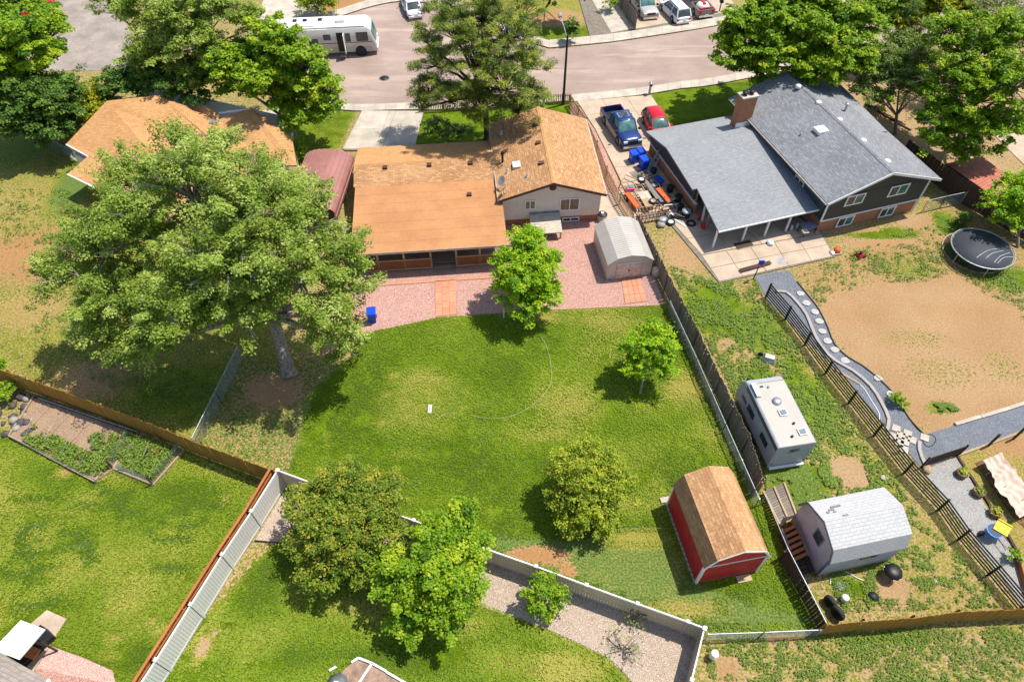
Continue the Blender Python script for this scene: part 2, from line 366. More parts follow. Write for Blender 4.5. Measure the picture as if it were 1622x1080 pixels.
LAWN = [(455,762),(478,700),(500,620),(565,560),(570,528),(700,502),(1052,484),(1100,560),(1195,770),(1212,800),(1305,1000),(1118,1004),(775,885),(660,838)]
LAWN2 = [(-200,1200),(-200,650),(15,690),(150,765),(180,742),(243,768),(292,714),(415,770),(200,1150)]
LAWN3 = [(445,855),(700,930),(850,990),(960,1040),(1005,1090),(1000,1300),(100,1300),(225,1090)]
YARD = [(-200,230),(110,230),(330,420),(470,560),(480,700),(440,760),(300,712),(0,590),(-200,560)]
paint([(-600,-30),(500,-30),(500,225),(300,260),(-600,240)], 1, dirt=.5, dry=.5, dark=.5)
paint([(440,165),(565,170),(535,235),(480,260),(420,230)], .3, dirt=.22, dry=.25, dark=.3)
paint([(655,165),(925,152),(925,200),(780,230),(655,232)], .3, dirt=.02, dry=.1)
paint([(1030,150),(1190,128),(1260,110),(1200,190),(1060,200)], .3, dirt=.0, dry=.0)
paint([(770,-30),(1000,-30),(968,58),(870,72),(800,55)], .5, dirt=.35, dry=.7)
blob(880, 30, 60, 18, dirt=.75, red=.8, dry=.9); paint([(845,45),(960,45),(965,58),(860,70)], .5, dirt=.1, dry=.2)
paint([(500,-40),(760,-40),(700,5),(640,-5),(590,5),(500,25)], .3, dirt=1, red=1)
paint([(1170,-40),(1700,-40),(1700,300),(1480,260),(1250,100)], 1, dirt=.62, dry=.6)
paint(YARD, 1, dirt=.4, dry=.5, dark=.3, red=.5)
blob(60, 400, 150, 60, dirt=.66, red=1); blob(40, 330, 120, 60, dirt=.45, dry=.75); blob(120, 290, 40, 60, dirt=.15, dry=.1, dark=.8); blob(60, 490, 90, 40, dirt=.5, dry=.95, red=.6)
blob(30, 235, 60, 30, dirt=.3, dry=.3, dark=.6); blob(150, 600, 90, 40, dirt=.6, dry=.8); blob(300, 620, 120, 50, dirt=.25, dry=.3, dark=.4)
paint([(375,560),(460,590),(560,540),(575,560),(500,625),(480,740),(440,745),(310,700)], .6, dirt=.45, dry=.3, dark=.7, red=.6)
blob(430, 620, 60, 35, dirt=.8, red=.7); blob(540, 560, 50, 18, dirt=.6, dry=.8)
paint(LAWN, .25, dirt=-.25, dry=.12, dark=.02, red=.3)
for x, y, rx, ry, v in [(650,640,90,60,.55),(690,600,70,30,.6),(960,510,130,28,.6),(1090,620,60,45,.75),(1130,690,50,60,.5),(900,560,90,60,.0),(760,590,90,40,-.15),(560,600,50,50,.0),
                        (900,640,70,40,.55),(1000,720,120,50,.4),(760,740,150,50,-.1),(600,730,80,40,-.1),(1020,790,60,30,.45),(540,680,40,60,-.2),(830,690,110,30,.3),(1130,740,40,40,.1)]:
    blob(x, y, rx, ry, .9, dry=v)
blob(1085, 612, 40, 14, dirt=.28, dry=.9); blob(860, 503, 36, 8, dirt=.3, dry=.9)
for x, y in [(652,602),(612,626),(634,638),(606,670),(624,596),(655,645),(690,604)]: blob(x, y, 14, 8, .9, dirt=.4, dry=.8)
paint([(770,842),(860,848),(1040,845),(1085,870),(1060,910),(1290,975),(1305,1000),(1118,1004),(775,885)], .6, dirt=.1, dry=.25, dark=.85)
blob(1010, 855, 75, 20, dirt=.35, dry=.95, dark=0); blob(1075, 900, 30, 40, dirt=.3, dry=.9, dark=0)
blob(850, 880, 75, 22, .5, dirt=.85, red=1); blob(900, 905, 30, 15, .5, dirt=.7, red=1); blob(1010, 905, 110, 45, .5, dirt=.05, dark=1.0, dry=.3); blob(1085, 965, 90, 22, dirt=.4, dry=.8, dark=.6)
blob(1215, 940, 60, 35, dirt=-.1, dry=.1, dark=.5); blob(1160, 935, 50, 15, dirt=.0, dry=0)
paint(LAWN2, .25, dirt=-.05, dry=.3, dark=.1, red=.3)
for x, y, rx, ry, v in [(60,850,60,50,.45),(150,900,90,50,.6),(300,780,70,30,-.1),(200,960,70,50,.6),(260,850,80,40,.4),(40,1000,60,30,-.1),(330,840,60,60,.1),(100,760,80,30,-.1),(230,1040,50,30,-.2)]:
    blob(x, y, rx, ry, .9, dry=v)
for x, y, rx, ry in [(35,860,10,30),(50,875,35,8),(110,868,28,6),(146,880,8,26),(130,850,20,6),(30,915,40,8),(90,955,60,8),(250,830,40,5),(210,905,30,6),(280,870,40,5),(150,800,50,5),(60,790,50,5),(200,800,8,30),(330,800,40,5),(60,825,40,5)]:
    blob(x, y, rx, ry, .8, dry=-.4, dark=.6)
for crv in [[(62,855),(45,868),(42,885),(52,898),(75,905)], [(75,828),(48,834),(30,850)], [(84,880),(100,868),(120,864),(138,872),(150,892)], [(105,842),(125,840),(140,852),(146,870)], [(20,965),(60,960),(90,948)], [(190,800),(210,812),(250,818),(290,810)], [(240,905),(265,900),(290,905),(300,900)], [(235,845),(262,858),(300,852)], [(0,905),(30,912),(60,925)], [(150,770),(190,790),(200,815)], [(280,840),(300,830),(330,826)]]:
    sp_ = smooth_pts(crv, 7)
    for x, y in sp_: blob(x, y, 7, 6, .5, dry=-.75, dark=.7)
for x, y, rx, ry, v in [(690,640,110,60,.5),(985,800,60,30,.75),(880,690,60,14,.55),(1050,800,30,60,.6),(640,720,50,16,.4),(520,690,20,40,.3)]: blob(x, y, rx, ry, 1, dry=v)
for x, y, r in [(255,1000,13),(262,1010,8),(180,1015,16),(165,1035,10),(185,1045,12),(240,985,10),(100,750,18),(360,790,6),(272,965,8)]: blob(x, y, r, r * .7, .7, dirt=.7, dry=.9, red=.9)
paint(LAWN3, .25, dirt=-.15, dry=.15, dark=.05)
for x, y, rx, ry, v in [(560,960,120,40,.55),(420,1000,90,50,.5),(440,900,50,30,-.1),(560,1040,160,30,-.2),(680,1040,60,30,-.1),(800,1050,90,40,.5),(330,1060,60,40,.0),(740,990,50,20,.6),(470,930,30,60,.5)]:
    blob(x, y, rx, ry, .9, dry=v)
blob(320, 1025, 22, 32, .6, dirt=.75, dry=.9); blob(350, 1000, 18, 12, dirt=.7); blob(900, 1060, 80, 30, dirt=.15, dry=.7)
GREEN = [(1030,345),(1075,350),(1140,450),(1195,440),(1215,480),(1600,960),(1622,990),(1310,975),(1200,770),(1060,480)]
paint(GREEN, .4, dirt=.5, dry=.5, dark=.35, red=.3)
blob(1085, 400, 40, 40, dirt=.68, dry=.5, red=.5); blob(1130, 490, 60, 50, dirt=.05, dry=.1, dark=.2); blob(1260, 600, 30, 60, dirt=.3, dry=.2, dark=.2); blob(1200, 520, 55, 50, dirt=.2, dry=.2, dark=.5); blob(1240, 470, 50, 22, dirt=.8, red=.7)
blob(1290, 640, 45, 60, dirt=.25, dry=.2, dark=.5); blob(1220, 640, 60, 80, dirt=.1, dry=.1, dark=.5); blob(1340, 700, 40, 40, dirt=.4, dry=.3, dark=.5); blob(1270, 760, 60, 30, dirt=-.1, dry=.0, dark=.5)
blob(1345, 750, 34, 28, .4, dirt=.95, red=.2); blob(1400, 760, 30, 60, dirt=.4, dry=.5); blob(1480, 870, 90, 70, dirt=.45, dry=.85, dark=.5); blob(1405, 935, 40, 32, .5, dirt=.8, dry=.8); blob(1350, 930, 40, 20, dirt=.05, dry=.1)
for x, y, a, b in [(1220,575,0,0),(1150,545,1,0),(1330,570,0,0),(1180,560,0,0),(1235,590,0,0)]: blob(x, y, 14, 8, dirt=.7)
DIRT = [(1255,425),(1325,410),(1500,330),(1530,305),(1622,400),(1622,650),(1480,690),(1440,665),(1410,615),(1340,560),(1300,490)]
paint(DIRT, .4, dirt=.56, dry=.5, dark=.5, red=.6)
paint([(1300,487),(1340,468),(1430,450),(1510,440),(1600,500),(1622,530),(1622,635),(1480,682),(1420,620),(1345,550)], .9, dirt=.88, red=.4)
blob(1450, 535, 90, 26, dirt=.56); blob(1490, 590, 110, 45, dirt=.57, dark=.6); blob(1590, 580, 50, 45, dirt=.56); blob(1350, 500, 70, 22, .9, dirt=.8, red=.7); blob(1540,495,110,22,.9,dirt=.8,red=.7); blob(1490, 645, 34, 13, .5, dirt=.1); blob(1400, 370, 70, 10, dirt=.05, dry=.1); blob(1395, 385, 80, 6, dirt=.9, red=.8); blob(1350, 365, 60, 4, dirt=1, red=1)
blob(1440, 425, 60, 25, dirt=.42, dry=.4); blob(1500, 355, 30, 22, dirt=.1, dry=.1); blob(1600, 440, 60, 22, dirt=.2, dry=.2); blob(1450, 350, 40, 12, dirt=.85)
paint([(1520,722),(1622,690),(1700,690),(1700,900),(1622,880),(1580,850)], .2, dirt=.45, dry=.9, red=.6); blob(1600, 700, 60, 25, dirt=.7, dry=.9, red=.8)
paint([(1118,1006),(1310,1000),(1640,990),(1640,1200),(1080,1200)], .3, dirt=.47, dry=.6, dark=.45)
blob(1400, 1010, 90, 12, dirt=.1, dry=.2); blob(1250, 1060, 100, 40, dirt=.48, dry=.75); blob(1150, 1060, 30, 30, dirt=.75, red=.6); blob(1550, 1030, 90, 30, dirt=.62, dry=.8); blob(1400, 1060, 60, 14, dirt=.6, dry=.8); blob(1240,1010,60,10,dirt=.8,red=.7)
nyy, nxx = GX.shape; vid = np.arange(nyy * nxx).reshape(GX.shape)
CX = (GX[:-1, :-1] + GX[1:, 1:]) / 2; CY = (GY[:-1, :-1] + GY[1:, 1:]) / 2
Q = np.stack([vid[:-1, :-1], vid[:-1, 1:], vid[1:, 1:], vid[1:, :-1]], -1)
def gridpiece(name, mask):
    q = Q[mask]; used, inv = np.unique(q.ravel(), return_inverse=True)
    me = bpy.data.meshes.new(name); co = np.stack([GX.ravel()[used], GY.ravel()[used], np.zeros(len(used))], -1)
    me.vertices.add(len(used)); me.vertices.foreach_set('co', co.ravel().astype(np.float32))
    me.loops.add(len(inv)); me.loops.foreach_set('vertex_index', inv.astype(np.int32)); me.polygons.add(len(q))
    me.polygons.foreach_set('loop_start', np.arange(0, len(inv), 4, dtype=np.int32)); me.update(calc_edges=True)
    for k, a in A.items():
        t = me.attributes.new(k, 'FLOAT', 'POINT'); t.data.foreach_set('value', a.ravel()[used].astype(np.float32))
    me.materials.append(M['ground']); o = bpy.data.objects.new(name, me); S.collection.objects.link(o); return tag(o, kind='structure')
m1, m2, m3 = (inpoly(CX, CY, W(p)) for p in (LAWN, LAWN2, LAWN3)); m4 = inpoly(CX, CY, W([(1030,150),(1190,128),(1260,110),(1200,190),(1060,200)]))
gridpiece('lawn', m1); gridpiece('lawn', m2 & ~m1); gridpiece('lawn', m3 & ~m1 & ~m2); gridpiece('lawn', m4)
gridpiece('ground', ~(m1 | m2 | m3 | m4))
far = MB(); R = 1500
for a, b, c, d in [(-R, -R, R, 0), (-R, 88, R, R), (-R, 0, -68, 88), (68, 0, R, 88)]: far.add([(a, b, 0), (c, b, 0), (c, d, 0), (a, d, 0)], [(0, 1, 2, 3)])
fo = far.build('far_ground', M['ground'], None, 'structure')
for k, v in dict(dirt=.45, dry=.55, dark=.3, red=.3).items():
    t = fo.data.attributes.new(k, 'FLOAT', 'POINT'); t.data.foreach_set('value', [v] * len(fo.data.vertices))

def tri(bm_pts, z):
    return [(x, y, z) for x, y in bm_pts]
def sheet(name, pts, z, mat, th=0.0, kind='structure', parent=None):
    w = W(pts); bm = bmesh.new(); vs = [bm.verts.new((x, y, z)) for x, y in w]; f = bm.faces.new(vs); bm.normal_update()
    if f.normal.z < 0: f.normal_flip()
    if th:
        r = bmesh.ops.extrude_face_region(bm, geom=[f]); bmesh.ops.translate(bm, vec=(0, 0, -th), verts=[v for v in r['geom'] if isinstance(v, bmesh.types.BMVert)])
        bmesh.ops.recalc_face_normals(bm, faces=bm.faces)
    bmesh.ops.triangulate(bm, faces=bm.faces); me = bpy.data.meshes.new(name); bm.to_mesh(me); bm.free(); me.materials.append(mat)
    o = bpy.data.objects.new(name, me); S.collection.objects.link(o)
    if parent: o.parent = parent
    return tag(o, kind=kind) if kind else o
def lerp2(q, u, v):
    a, b, c, d = (Vector(p) for p in q); return (a * (1-u) + b * u) * (1 - v) + (d * (1-u) + c * u) * v
def slabs(parent, quad, nu, nv, z, mat, gap=.03, th=.05, name='slab', us=None, jit=0):
    """separate concrete panels laid edge to edge inside a quad of ground points"""
    q = W(quad); us = us or [i / nu for i in range(nu + 1)]; Lu = (Vector(q[1]) - Vector(q[0])).length; Lv = (Vector(q[3]) - Vector(q[0])).length
    for i in range(nu):
        for j in range(nv):
            a, b = us[i] + gap / 2 / Lu, us[i+1] - gap / 2 / Lu; c, d = j / nv + gap / 2 / Lv, (j + 1) / nv - gap / 2 / Lv
            cs = [lerp2(q, a, c), lerp2(q, b, c), lerp2(q, b, d), lerp2(q, a, d)]
            dz = rng.uniform(-jit, jit); mb = MB().slab([(p.x, p.y, z + dz) for p in cs], th); mb.build(name, mat, parent)
# road and pavements
kerb_near = [(330,112),(420,142),(500,160),(560,166),(611,165),(663,164),(740,164),(905,151),(1008,141),(1078,130),(1130,124),(1250,100),(1400,70),(1700,10)]
kerb_far = [(1700,-75),(1400,-30),(1250,12),(1160,38),(1000,64),(935,72),(870,78),(820,62),(770,36),(720,14),(670,6),(634,4),(590,12),(545,26),(515,36),(440,34),(380,60)]
sheet('road', smooth_pts(kerb_near) + smooth_pts(kerb_far), .02, M['asphalt'])
sheet('road', [(-200,120),(-100,-60),(250,-60),(200,40),(240,110)], .02, simple('grey_road', (.3, .25, .21), .9, 0, .2, .5))
def pavement(pts, w0, w1, lab=None):
    a = smooth_pts([(x, y + w0) for x, y in pts], 2); b = smooth_pts([(x, y + w1) for x, y in pts], 2); b.reverse()
    base = sheet('pavement', a + b, .10, M['concrete_dark'], .1)
    n = 0; P_ = smooth_pts(pts, 3)
    for (x0, y0), (x1, y1) in zip(P_, P_[1:]):
        q = [(x0, y0 + w0), (x1, y1 + w0), (x1, y1 + w1), (x0, y0 + w1)]
        slabs(base, q, max(1, round((U(x1, y1) - U(x0, y0)).length / 1.9)), 1, .125, M['concrete'], .02, .12)
pavement([(500,160),(560,166),(611,165),(663,164),(740,164),(905,151)], .6, 11)
pavement([(905,151),(1008,141),(1078,130),(1130,124),(1250,100),(1400,70)], .6, 12)
pavement([(870,78),(935,72),(1000,64),(1160,38),(1250,12)], -13, -.6)
pavement([(515,36),(545,26),(590,12),(634,4),(670,6),(720,14),(770,36),(820,62),(870,78)], -12, -.6)
d = sheet('driveway', [(572,177),(672,178),(655,240),(545,240)], .11, M['concrete_dark'], .1)
slabs(d, [(574,177),(671,178),(657,238),(543,238)], 3, 2, .13, M['concrete'], .03, .1, us=[0, .45, .55, 1])
d = sheet('driveway', [(912,161),(1032,152),(1040,172),(1062,200),(1095,300),(1060,350),(1012,345),(935,190)], .10, M['concrete_dark'], .1)
slabs(d, [(914,162),(1031,152.5),(1062,200),(943,207)], 3, 2, .125, M['pink_concrete'], .03, .1)
slabs(d, [(943,207),(1062,200),(1085,262),(973,267)], 3, 2, .125, M['pink_concrete'], .03, .1)
slabs(d, [(973,267),(1085,262),(1093,335),(1010,345)], 2, 2, .125, M['pink_concrete'], .03, .1)
d = sheet('driveway', [(935,62),(968,56),(998,50),(1130,33),(1175,20),(1100,-60),(900,-60)], .10, M['concrete_dark'], .1)
slabs(d, [(935,-2),(975,-8),(1000,48),(968,54)], 1, 3, .13, M['concrete'], .03, .1, us=[0, 1])
slabs(d, [(975,-25),(1115,-45),(1172,18),(1000,49)], 3, 2, .13, M['pink_concrete'], .03, .1)
d = sheet('driveway', [(400,60),(430,-40),(470,-40),(525,28),(500,38)], .09, M['concrete'], .1)
# main back yard
sheet('gravel_bed', [(545,420),(572,530),(640,515),(700,502),(860,492),(1052,483),(1035,425),(1010,345),(985,300),(925,160),(900,160),(930,300),(943,340),(800,345),(700,360)], .03, M['pink_gravel'], .03)
sheet('side_path', [(941,318),(963,308),(987,303),(1010,347),(1000,350),(944,361)], .06, M['pink_concrete'], .05)
pv = sheet('garden_path', [(689,446),(722,444),(724,498),(690,502)], .055, M['concrete_dark'], .03)
for i, (nu, nv) in enumerate([(1, 3), (1, 5), (1, 3)]):
    a, b = 689 + i * 11.1, 689 + (i + 1) * 11.1
    slabs(pv, [(a, 446 - i * .7), (b, 445.4 - i * .7), (b + 1, 501.5 - i * 1.3), (a + 1, 502 - i * 1.3)], nu, nv, .075, M['paver'], .025, .05, 'paver')
pv = sheet('edging_strip', [(600,449),(795,436),(795,440.5),(600,454)], .055, M['concrete_dark'], .03)
slabs(pv, [(600,449.3),(795,436.4),(795,440.2),(600,453.6)], 22, 1, .075, M['paver'], .02, .05, 'paver')
pv = sheet('shed_path', [(984,443),(1014,440),(1025,478),(990,482)], .055, M['concrete_dark'], .03)
slabs(pv, [(984,443),(1014,440),(1025,478),(990,482)], 4, 3, .075, M['paver'], .025, .05, 'paver')
sheet('gravel_bed', smooth_pts([(452,775),(560,812),(660,843),(775,887),(900,930),(1000,968),(1113,1010)], 1) + [(1080,1110),(1010,1110)] + smooth_pts([(1005,1085),(985,1060),(960,1040),(900,1010),(850,990),(745,955),(700,930),(600,890),(480,868),(404,856)], 2), .03, M['tan_gravel'], .03)
# right-hand yard
pt = sheet('patio', [(1040,330),(1139,449),(1322,408),(1302,365),(1200,290)], .08, M['concrete_dark'], .08)
slabs(pt, [(1111,406),(1300,372),(1320,407),(1139,447)], 5, 2, .11, M['pink_concrete'], .04, .08, jit=.01)
slabs(pt, [(1045,332),(1200,300),(1300,371),(1111,405)], 4, 3, .11, M['pink_concrete'], .04, .08)
slate = [(1195,437),(1250,428)] + smooth_pts([(1262,448),(1280,470),(1297,492),(1310,520),(1320,545),(1340,565),(1365,580),(1390,600),(1415,625),(1430,650),(1445,672),(1462,688),(1485,682),(1560,661),(1700,620)], 2) + [(1700,665),(1622,685),(1510,722),(1462,745),(1340,600),(1215,475)]
sheet('slate_path', slate, .03, M['slate_gravel'], .03)
sheet('gravel_path', [(1462,746),(1515,722),(1560,800),(1610,880),(1700,1010),(1660,1010),(1560,880)], .03, M['grey_gravel'], .03)
sheet('patio', [(-60,1080),(75,966),(106,980),(58,1056),(30,1120)], .05, M['pink_concrete'], .05)
sheet('gravel_bed', [(58,1058),(80,1023),(130,1040),(178,1062),(184,1085),(170,1130),(30,1130)], .03, M['pink_gravel'], .03)
sheet('patio', [(1560,200),(1700,150),(1750,330),(1640,280)], .05, M['pink_concrete'], .05)
sheet('front_path', [(330,215),(420,175),(530,168),(500,175),(400,195),(350,225)], .05, M['concrete'], .05)
def edging(name, label, cat, pts, w, h, mat, z0=0, group=None):
    w_ = [U(x, y) for x, y in pts]; t = thing(name, label, cat, w_[0], 0, group); mb = MB()
    for i, (a, b) in enumerate(zip(w_, w_[1:])):
        a = a - w_[0]; b = b - w_[0]; a.z = b.z = h / 2 + z0
        MB().bar(a, b, w, h).build('timber' if mat != M['rock'] else 'kerb_stone', mat, t)
    return t
edging('timber_edging', 'pale timber edging board between dirt yard and slate path', 'edging', [(1512,673),(1552,661)], .22, .16, M['concrete'])
edging('timber_edging', 'long pale edging timber along the dirt yard at the right frame edge', 'edging', [(1553,661),(1590,650),(1640,634)], .22, .16, M['concrete'])
edging('timber_edging', 'thin dark timber edging between grey gravel and dry garden', 'edging', [(1515,722),(1538,757),(1562,792),(1588,835),(1612,877)], .14, .12, M['wood_dark'])
edging('timber_edging', 'tan timber along the front of the dry garden behind the slate path', 'edging', [(1516,722),(1560,706),(1640,676)], .14, .12, M['wood_tan'])
cs = smooth_pts([(1228,463),(1245,464),(1262,480),(1277,500),(1285,520),(1300,550),(1322,572),(1350,588),(1378,612),(1395,638),(1407,665),(1403,683)], 2)
edging('curved_kerb', 'curved pale kerb of short stones winding through the slate path', 'kerb', cs, .2, .14, M['rock'])
edging('curved_kerb', 'short curved pale kerb beside the checkerboard tiles', 'kerb', [(1455,700),(1455,712),(1459,725),(1464,736)], .2, .14, M['rock'])
def bfence_edge(pts, lab): edging('lawn_edging', lab, 'edging', pts, .06, .1, M['black'])
bfence_edge(smooth_pts([(1262,447),(1280,469),(1297,491),(1311,520),(1321,545),(1341,565),(1366,580),(1391,600),(1416,625),(1431,650),(1446,671),(1463,688)], 2), 'thin black plastic edging along the winding slate path')
bfence_edge([(404,856.5),(440,860),(480,868),(600,890),(745,955)], 'thin brown edging between tan gravel and lower lawn')
k = 0
for i, (x, y) in enumerate([(1268,466),(1277,481),(1290,495),(1297,510),(1302,526),(1310,541),(1322,555),(1338,572),(1390,600),(1410,625)]):
    c = U(x, y); mb = MB(); a0 = rng.random(); pts = [(math.cos(a0 + t * math.pi / 4) * .31 * rng.uniform(.8, 1.1), math.sin(a0 + t * math.pi / 4) * .26 * rng.uniform(.8, 1.1)) for t in range(8)]
    mb.prism(pts, 0, .07); o = mb.build('stepping_stone', simple('stone_%d' % i, (.42, .4, .37), .9, 0, .15, 4, .3) if i == 0 else bpy.data.materials['stone_0']); o.location = (c.x, c.y, .03)
    words = ['nearest the grey house patio', 'second from the house patio', 'third from the house patio', 'fourth from the house patio', 'fifth from the house patio', 'sixth from the house patio', 'at the first bend of the slate path', 'beside the long curved kerb', 'wide pale one at the dirt yard corner', 'wide one beside the small green bush']
    tag(o, 'octagonal pale stepping stone, ' + words[i], 'stepping stone', 'stepping stones in the slate path')
ct = thing('tile_checkerboard', 'checkerboard patch of square pale tiles set in the slate path', 'paving', U(1420, 690))
cu = (U(1434, 692) - U(1420, 680)); fr = Fr(U(1420, 690), math.radians(-32))
for i, (x, y) in enumerate([(1419,679),(1437,687),(1426,690),(1444,697),(1433,700),(1424,702),(1415,692),(1464,693.5),(1431,712)]):
    MB().box(-.24, -.24, 0, .24, .24, .05).build('tile', M['concrete'], ct).location = U(x, y) - U(1420, 690) + Vector((0, 0, .03)); S.collection.objects[-1].rotation_euler.z = math.radians(-28)
# weeds, stones
def scatter(poly, n, rng_=nr):
    w = np.array(W(poly)); lo = w.min(0); hi = w.max(0); out = np.zeros((0, 2))
    while len(out) < n:
        p = rng_.uniform(lo, hi, (n, 2)); out = np.vstack([out, p[inpoly(p[:, 0], p[:, 1], [tuple(q) for q in w])]])
    return out[:n]
def vnoise(x, y, s, seed=0):
    r = np.random.default_rng(seed); t = r.random((64, 64)); x = x / s; y = y / s; xi = np.floor(x).astype(int); yi = np.floor(y).astype(int); fx = x - xi; fy = y - yi
    fx = fx*fx*(3-2*fx); fy = fy*fy*(3-2*fy); g = lambda a, b: t[a % 64, b % 64]
    return (g(xi, yi)*(1-fx) + g(xi+1, yi)*fx)*(1-fy) + (g(xi, yi+1)*(1-fx) + g(xi+1, yi+1)*fx)*fy
def tufts(name, polys, n, size, mat, thr=.5, seed=1, h=.12, dmax=2, bydry=False):
    V = []; T = []
    for poly in polys:
        p = scatter(poly, n); a = .45 * vnoise(p[:, 0], p[:, 1], 1.3, seed) + .55 * vnoise(p[:, 0], p[:, 1], .35, seed + 1)
        # keep the plants off bare soil
        ix = np.clip(((p[:, 0] + 68) / .4).astype(int), 0, nxx - 1); iy = np.clip((p[:, 1] / .4).astype(int), 0, nyy - 1)
        p = p[(a + nr.random(len(p)) * .3 > thr + .15) & (A['dirt'][iy, ix] < .66) & (A['dry'][iy, ix] < dmax) & ((not bydry) | ((A['dark'][iy, ix] < .75) & (A['dirt'][iy, ix] < .33))) & ~inpoly(p[:, 0], p[:, 1], W([(-80,1090),(60,960),(110,975),(80,1020),(190,1060),(190,1120)])) & ~inpoly(p[:, 0], p[:, 1], W([(557,1049),(568,1041),(590,1049),(650,1085),(640,1120),(520,1120)]))]
        ix = np.clip(((p[:, 0] + 68) / .4).astype(int), 0, nxx - 1); iy = np.clip((p[:, 1] / .4).astype(int), 0, nyy - 1)
        ix = np.clip(((p[:, 0] + 68.2 + nr.normal(0, .16, len(p))) / .4).astype(int), 0, nxx - 1); iy = np.clip(((p[:, 1] + .2 + nr.normal(0, .16, len(p))) / .4).astype(int), 0, nyy - 1)
        V.append(p); T.append(.14 + 1.2 * A['dry'][iy, ix] - .35 * A['dark'][iy, ix] + .6 * (vnoise(p[:, 0], p[:, 1], 2.2, 77) - .35) + .6 * (vnoise(p[:, 0] + 40, p[:, 1], 6.5, 78) - .45) + nr.normal(0, .1, len(p)))
    p = np.vstack(V); k = len(p) * 4; c = np.repeat(p, 4, 0) + nr.normal(0, size * .5, (k, 2)); z = nr.uniform(.02, h, k)
    s = size * nr.uniform(.5, 1.1, k); th = nr.uniform(0, 6.28, k); tl = nr.uniform(-.5, .5, (k, 2))
    d = np.stack([np.cos(th), np.sin(th)], -1) * s[:, None]; e = np.stack([-np.sin(th), np.cos(th)], -1) * s[:, None] * .45
    vs = []
    for a, b in ((-1, 0), (0, -1), (1, 0), (0, 1)):
        q = d * a + e * b; vs.append(np.concatenate([c + q, (z + (q * tl).sum(1) + .02).clip(.012, None)[:, None]], 1))
    V = np.stack(vs, 1).reshape(-1, 3); tn = np.clip(np.repeat(np.concatenate(T), 4) + nr.normal(0, .08, k), 0, 1) if bydry else nr.random(k); o = fastmesh(name, V, 4, mat, np.repeat(tn, 4)); return tag(o, kind='stuff')
o = tufts('weeds', [[(1060,420),(1140,450),(1195,440),(1215,480),(1330,640),(1440,790),(1400,800),(1215,760),(1150,600),(1100,510)], [(1210,740),(1320,730),(1340,790),(1260,810),(1215,790)]], 16000, .07, L['weed'], .5)
tag(o, 'low leafy weeds covering the strip beside the trailer', 'weeds')
o = tufts('weeds', [[(1255,430),(1325,412),(1500,335),(1622,420),(1622,520),(1510,440),(1340,468),(1300,487)], [(1480,640),(1500,640),(1520,650),(1490,662)]], 9000, .06, L['weed'], .56, 5)
tag(o, 'scattered low weeds in the bare dirt yard behind the grey house', 'weeds')
o = tufts('weeds', [[(1310,900),(1400,880),(1440,800),(1600,960),(1330,970)], [(1118,1006),(1310,1000),(1622,990),(1622,1080),(1120,1080)]], 9000, .05, L['weed'], .52, 9)
tag(o, 'thin scrubby weeds on the dry ground around the fence corner', 'weeds')
o = tufts('weeds', [[(-20,300),(60,560),(420,735),(480,640),(330,600),(200,560),(110,300)]], 9000, .06, L['weed'], .56, 13)
tag(o, 'sparse weeds in the dry yard under the big cottonwood', 'weeds')
o = tufts('weeds', [[(20,692),(60,678),(190,740),(151,760)], [(140,690),(200,690),(285,713),(243,760),(160,735)]], 2600, .08, L['weed'], .45, 17, .5)
tag(o, 'vegetable plants and weeds filling the fenced garden bed', 'plants')
for poly_, n_g, dm in ((LAWN, 60000, .45), ([(-60,1090),(-60,650),(15,690),(150,765),(180,742),(243,768),(292,714),(415,770),(215,1090)], 42000, .5), (LAWN3[:5] + [(1000,1100),(225,1100)], 34000, .45)):
    o = tufts('grass', [poly_], n_g, .045, L['grass'], .3, 21, .05, dm + .35, True); o['label'] = 'short mown grass blades of the lawn'
o = tufts('weeds', [[(75,1030),(120,1045),(150,1075),(60,1075)]], 700, .06, L['weed'], .45, 31, .15); o['label'] = 'weeds sprouting through the pink gravel in the bottom-left corner'
def stones(name, label, polys, n, smin, smax, mat, z=.03):
    V = []
    for poly in polys:
        p = scatter(poly, n); s = nr.uniform(smin, smax, n); th = nr.uniform(0, 6.28, n)
        pr = []
        for k in range(4): t = th + k * 1.571; r = s * nr.uniform(.7, 1.1, n); pr.append(np.stack([p[:, 0] + np.cos(t) * r, p[:, 1] + np.sin(t) * r, np.full(n, z - .01)], -1))
        top = np.stack([p[:, 0], p[:, 1], z + s * .8], -1)
        for k in range(4): V.append(np.stack([pr[k], pr[(k + 1) % 4], top], 1).reshape(-1, 3))
    V = np.vstack(V); o = fastmesh(name, V, 3, mat, nr.random(len(V) // 3).repeat(3)); return tag(o, label, 'stones', None, 'stuff')
tg = N('loose_stone'); tt = tg.attr('tone'); M['stones_pink'] = tg.done(tg.mix(tg.rr(tt, .2, .8), (.45, .22, .17), (.75, .6, .54)), .9)
tg = N('loose_tan_stone'); tt = tg.attr('tone'); M['stones_tan'] = tg.done(tg.mix(tg.rr(tt, .2, .8), (.34, .24, .18), (.72, .62, .52)), .9)
stones('loose_gravel', 'pink landscaping stones lying on the gravel bed behind the house', [[(583,456),(688,448),(690,498),(578,524)], [(724,443),(795,438),(840,430),(980,380),(984,443),(992,482),(724,498)], [(1014,440),(1035,437),(1050,482),(1026,480)], [(58,1058),(80,1023),(178,1062),(184,1085)]], 6000, .025, .05, M['stones_pink'])
stones('loose_gravel', 'tan landscaping stones strewn along the white vinyl fence', [[(452,778),(480,868),(404,856)], [(745,955),(660,845),(775,890),(1110,1012),(1090,1080),(1005,1085),(960,1040),(850,990)]], 8000, .025, .05, M['stones_tan'])
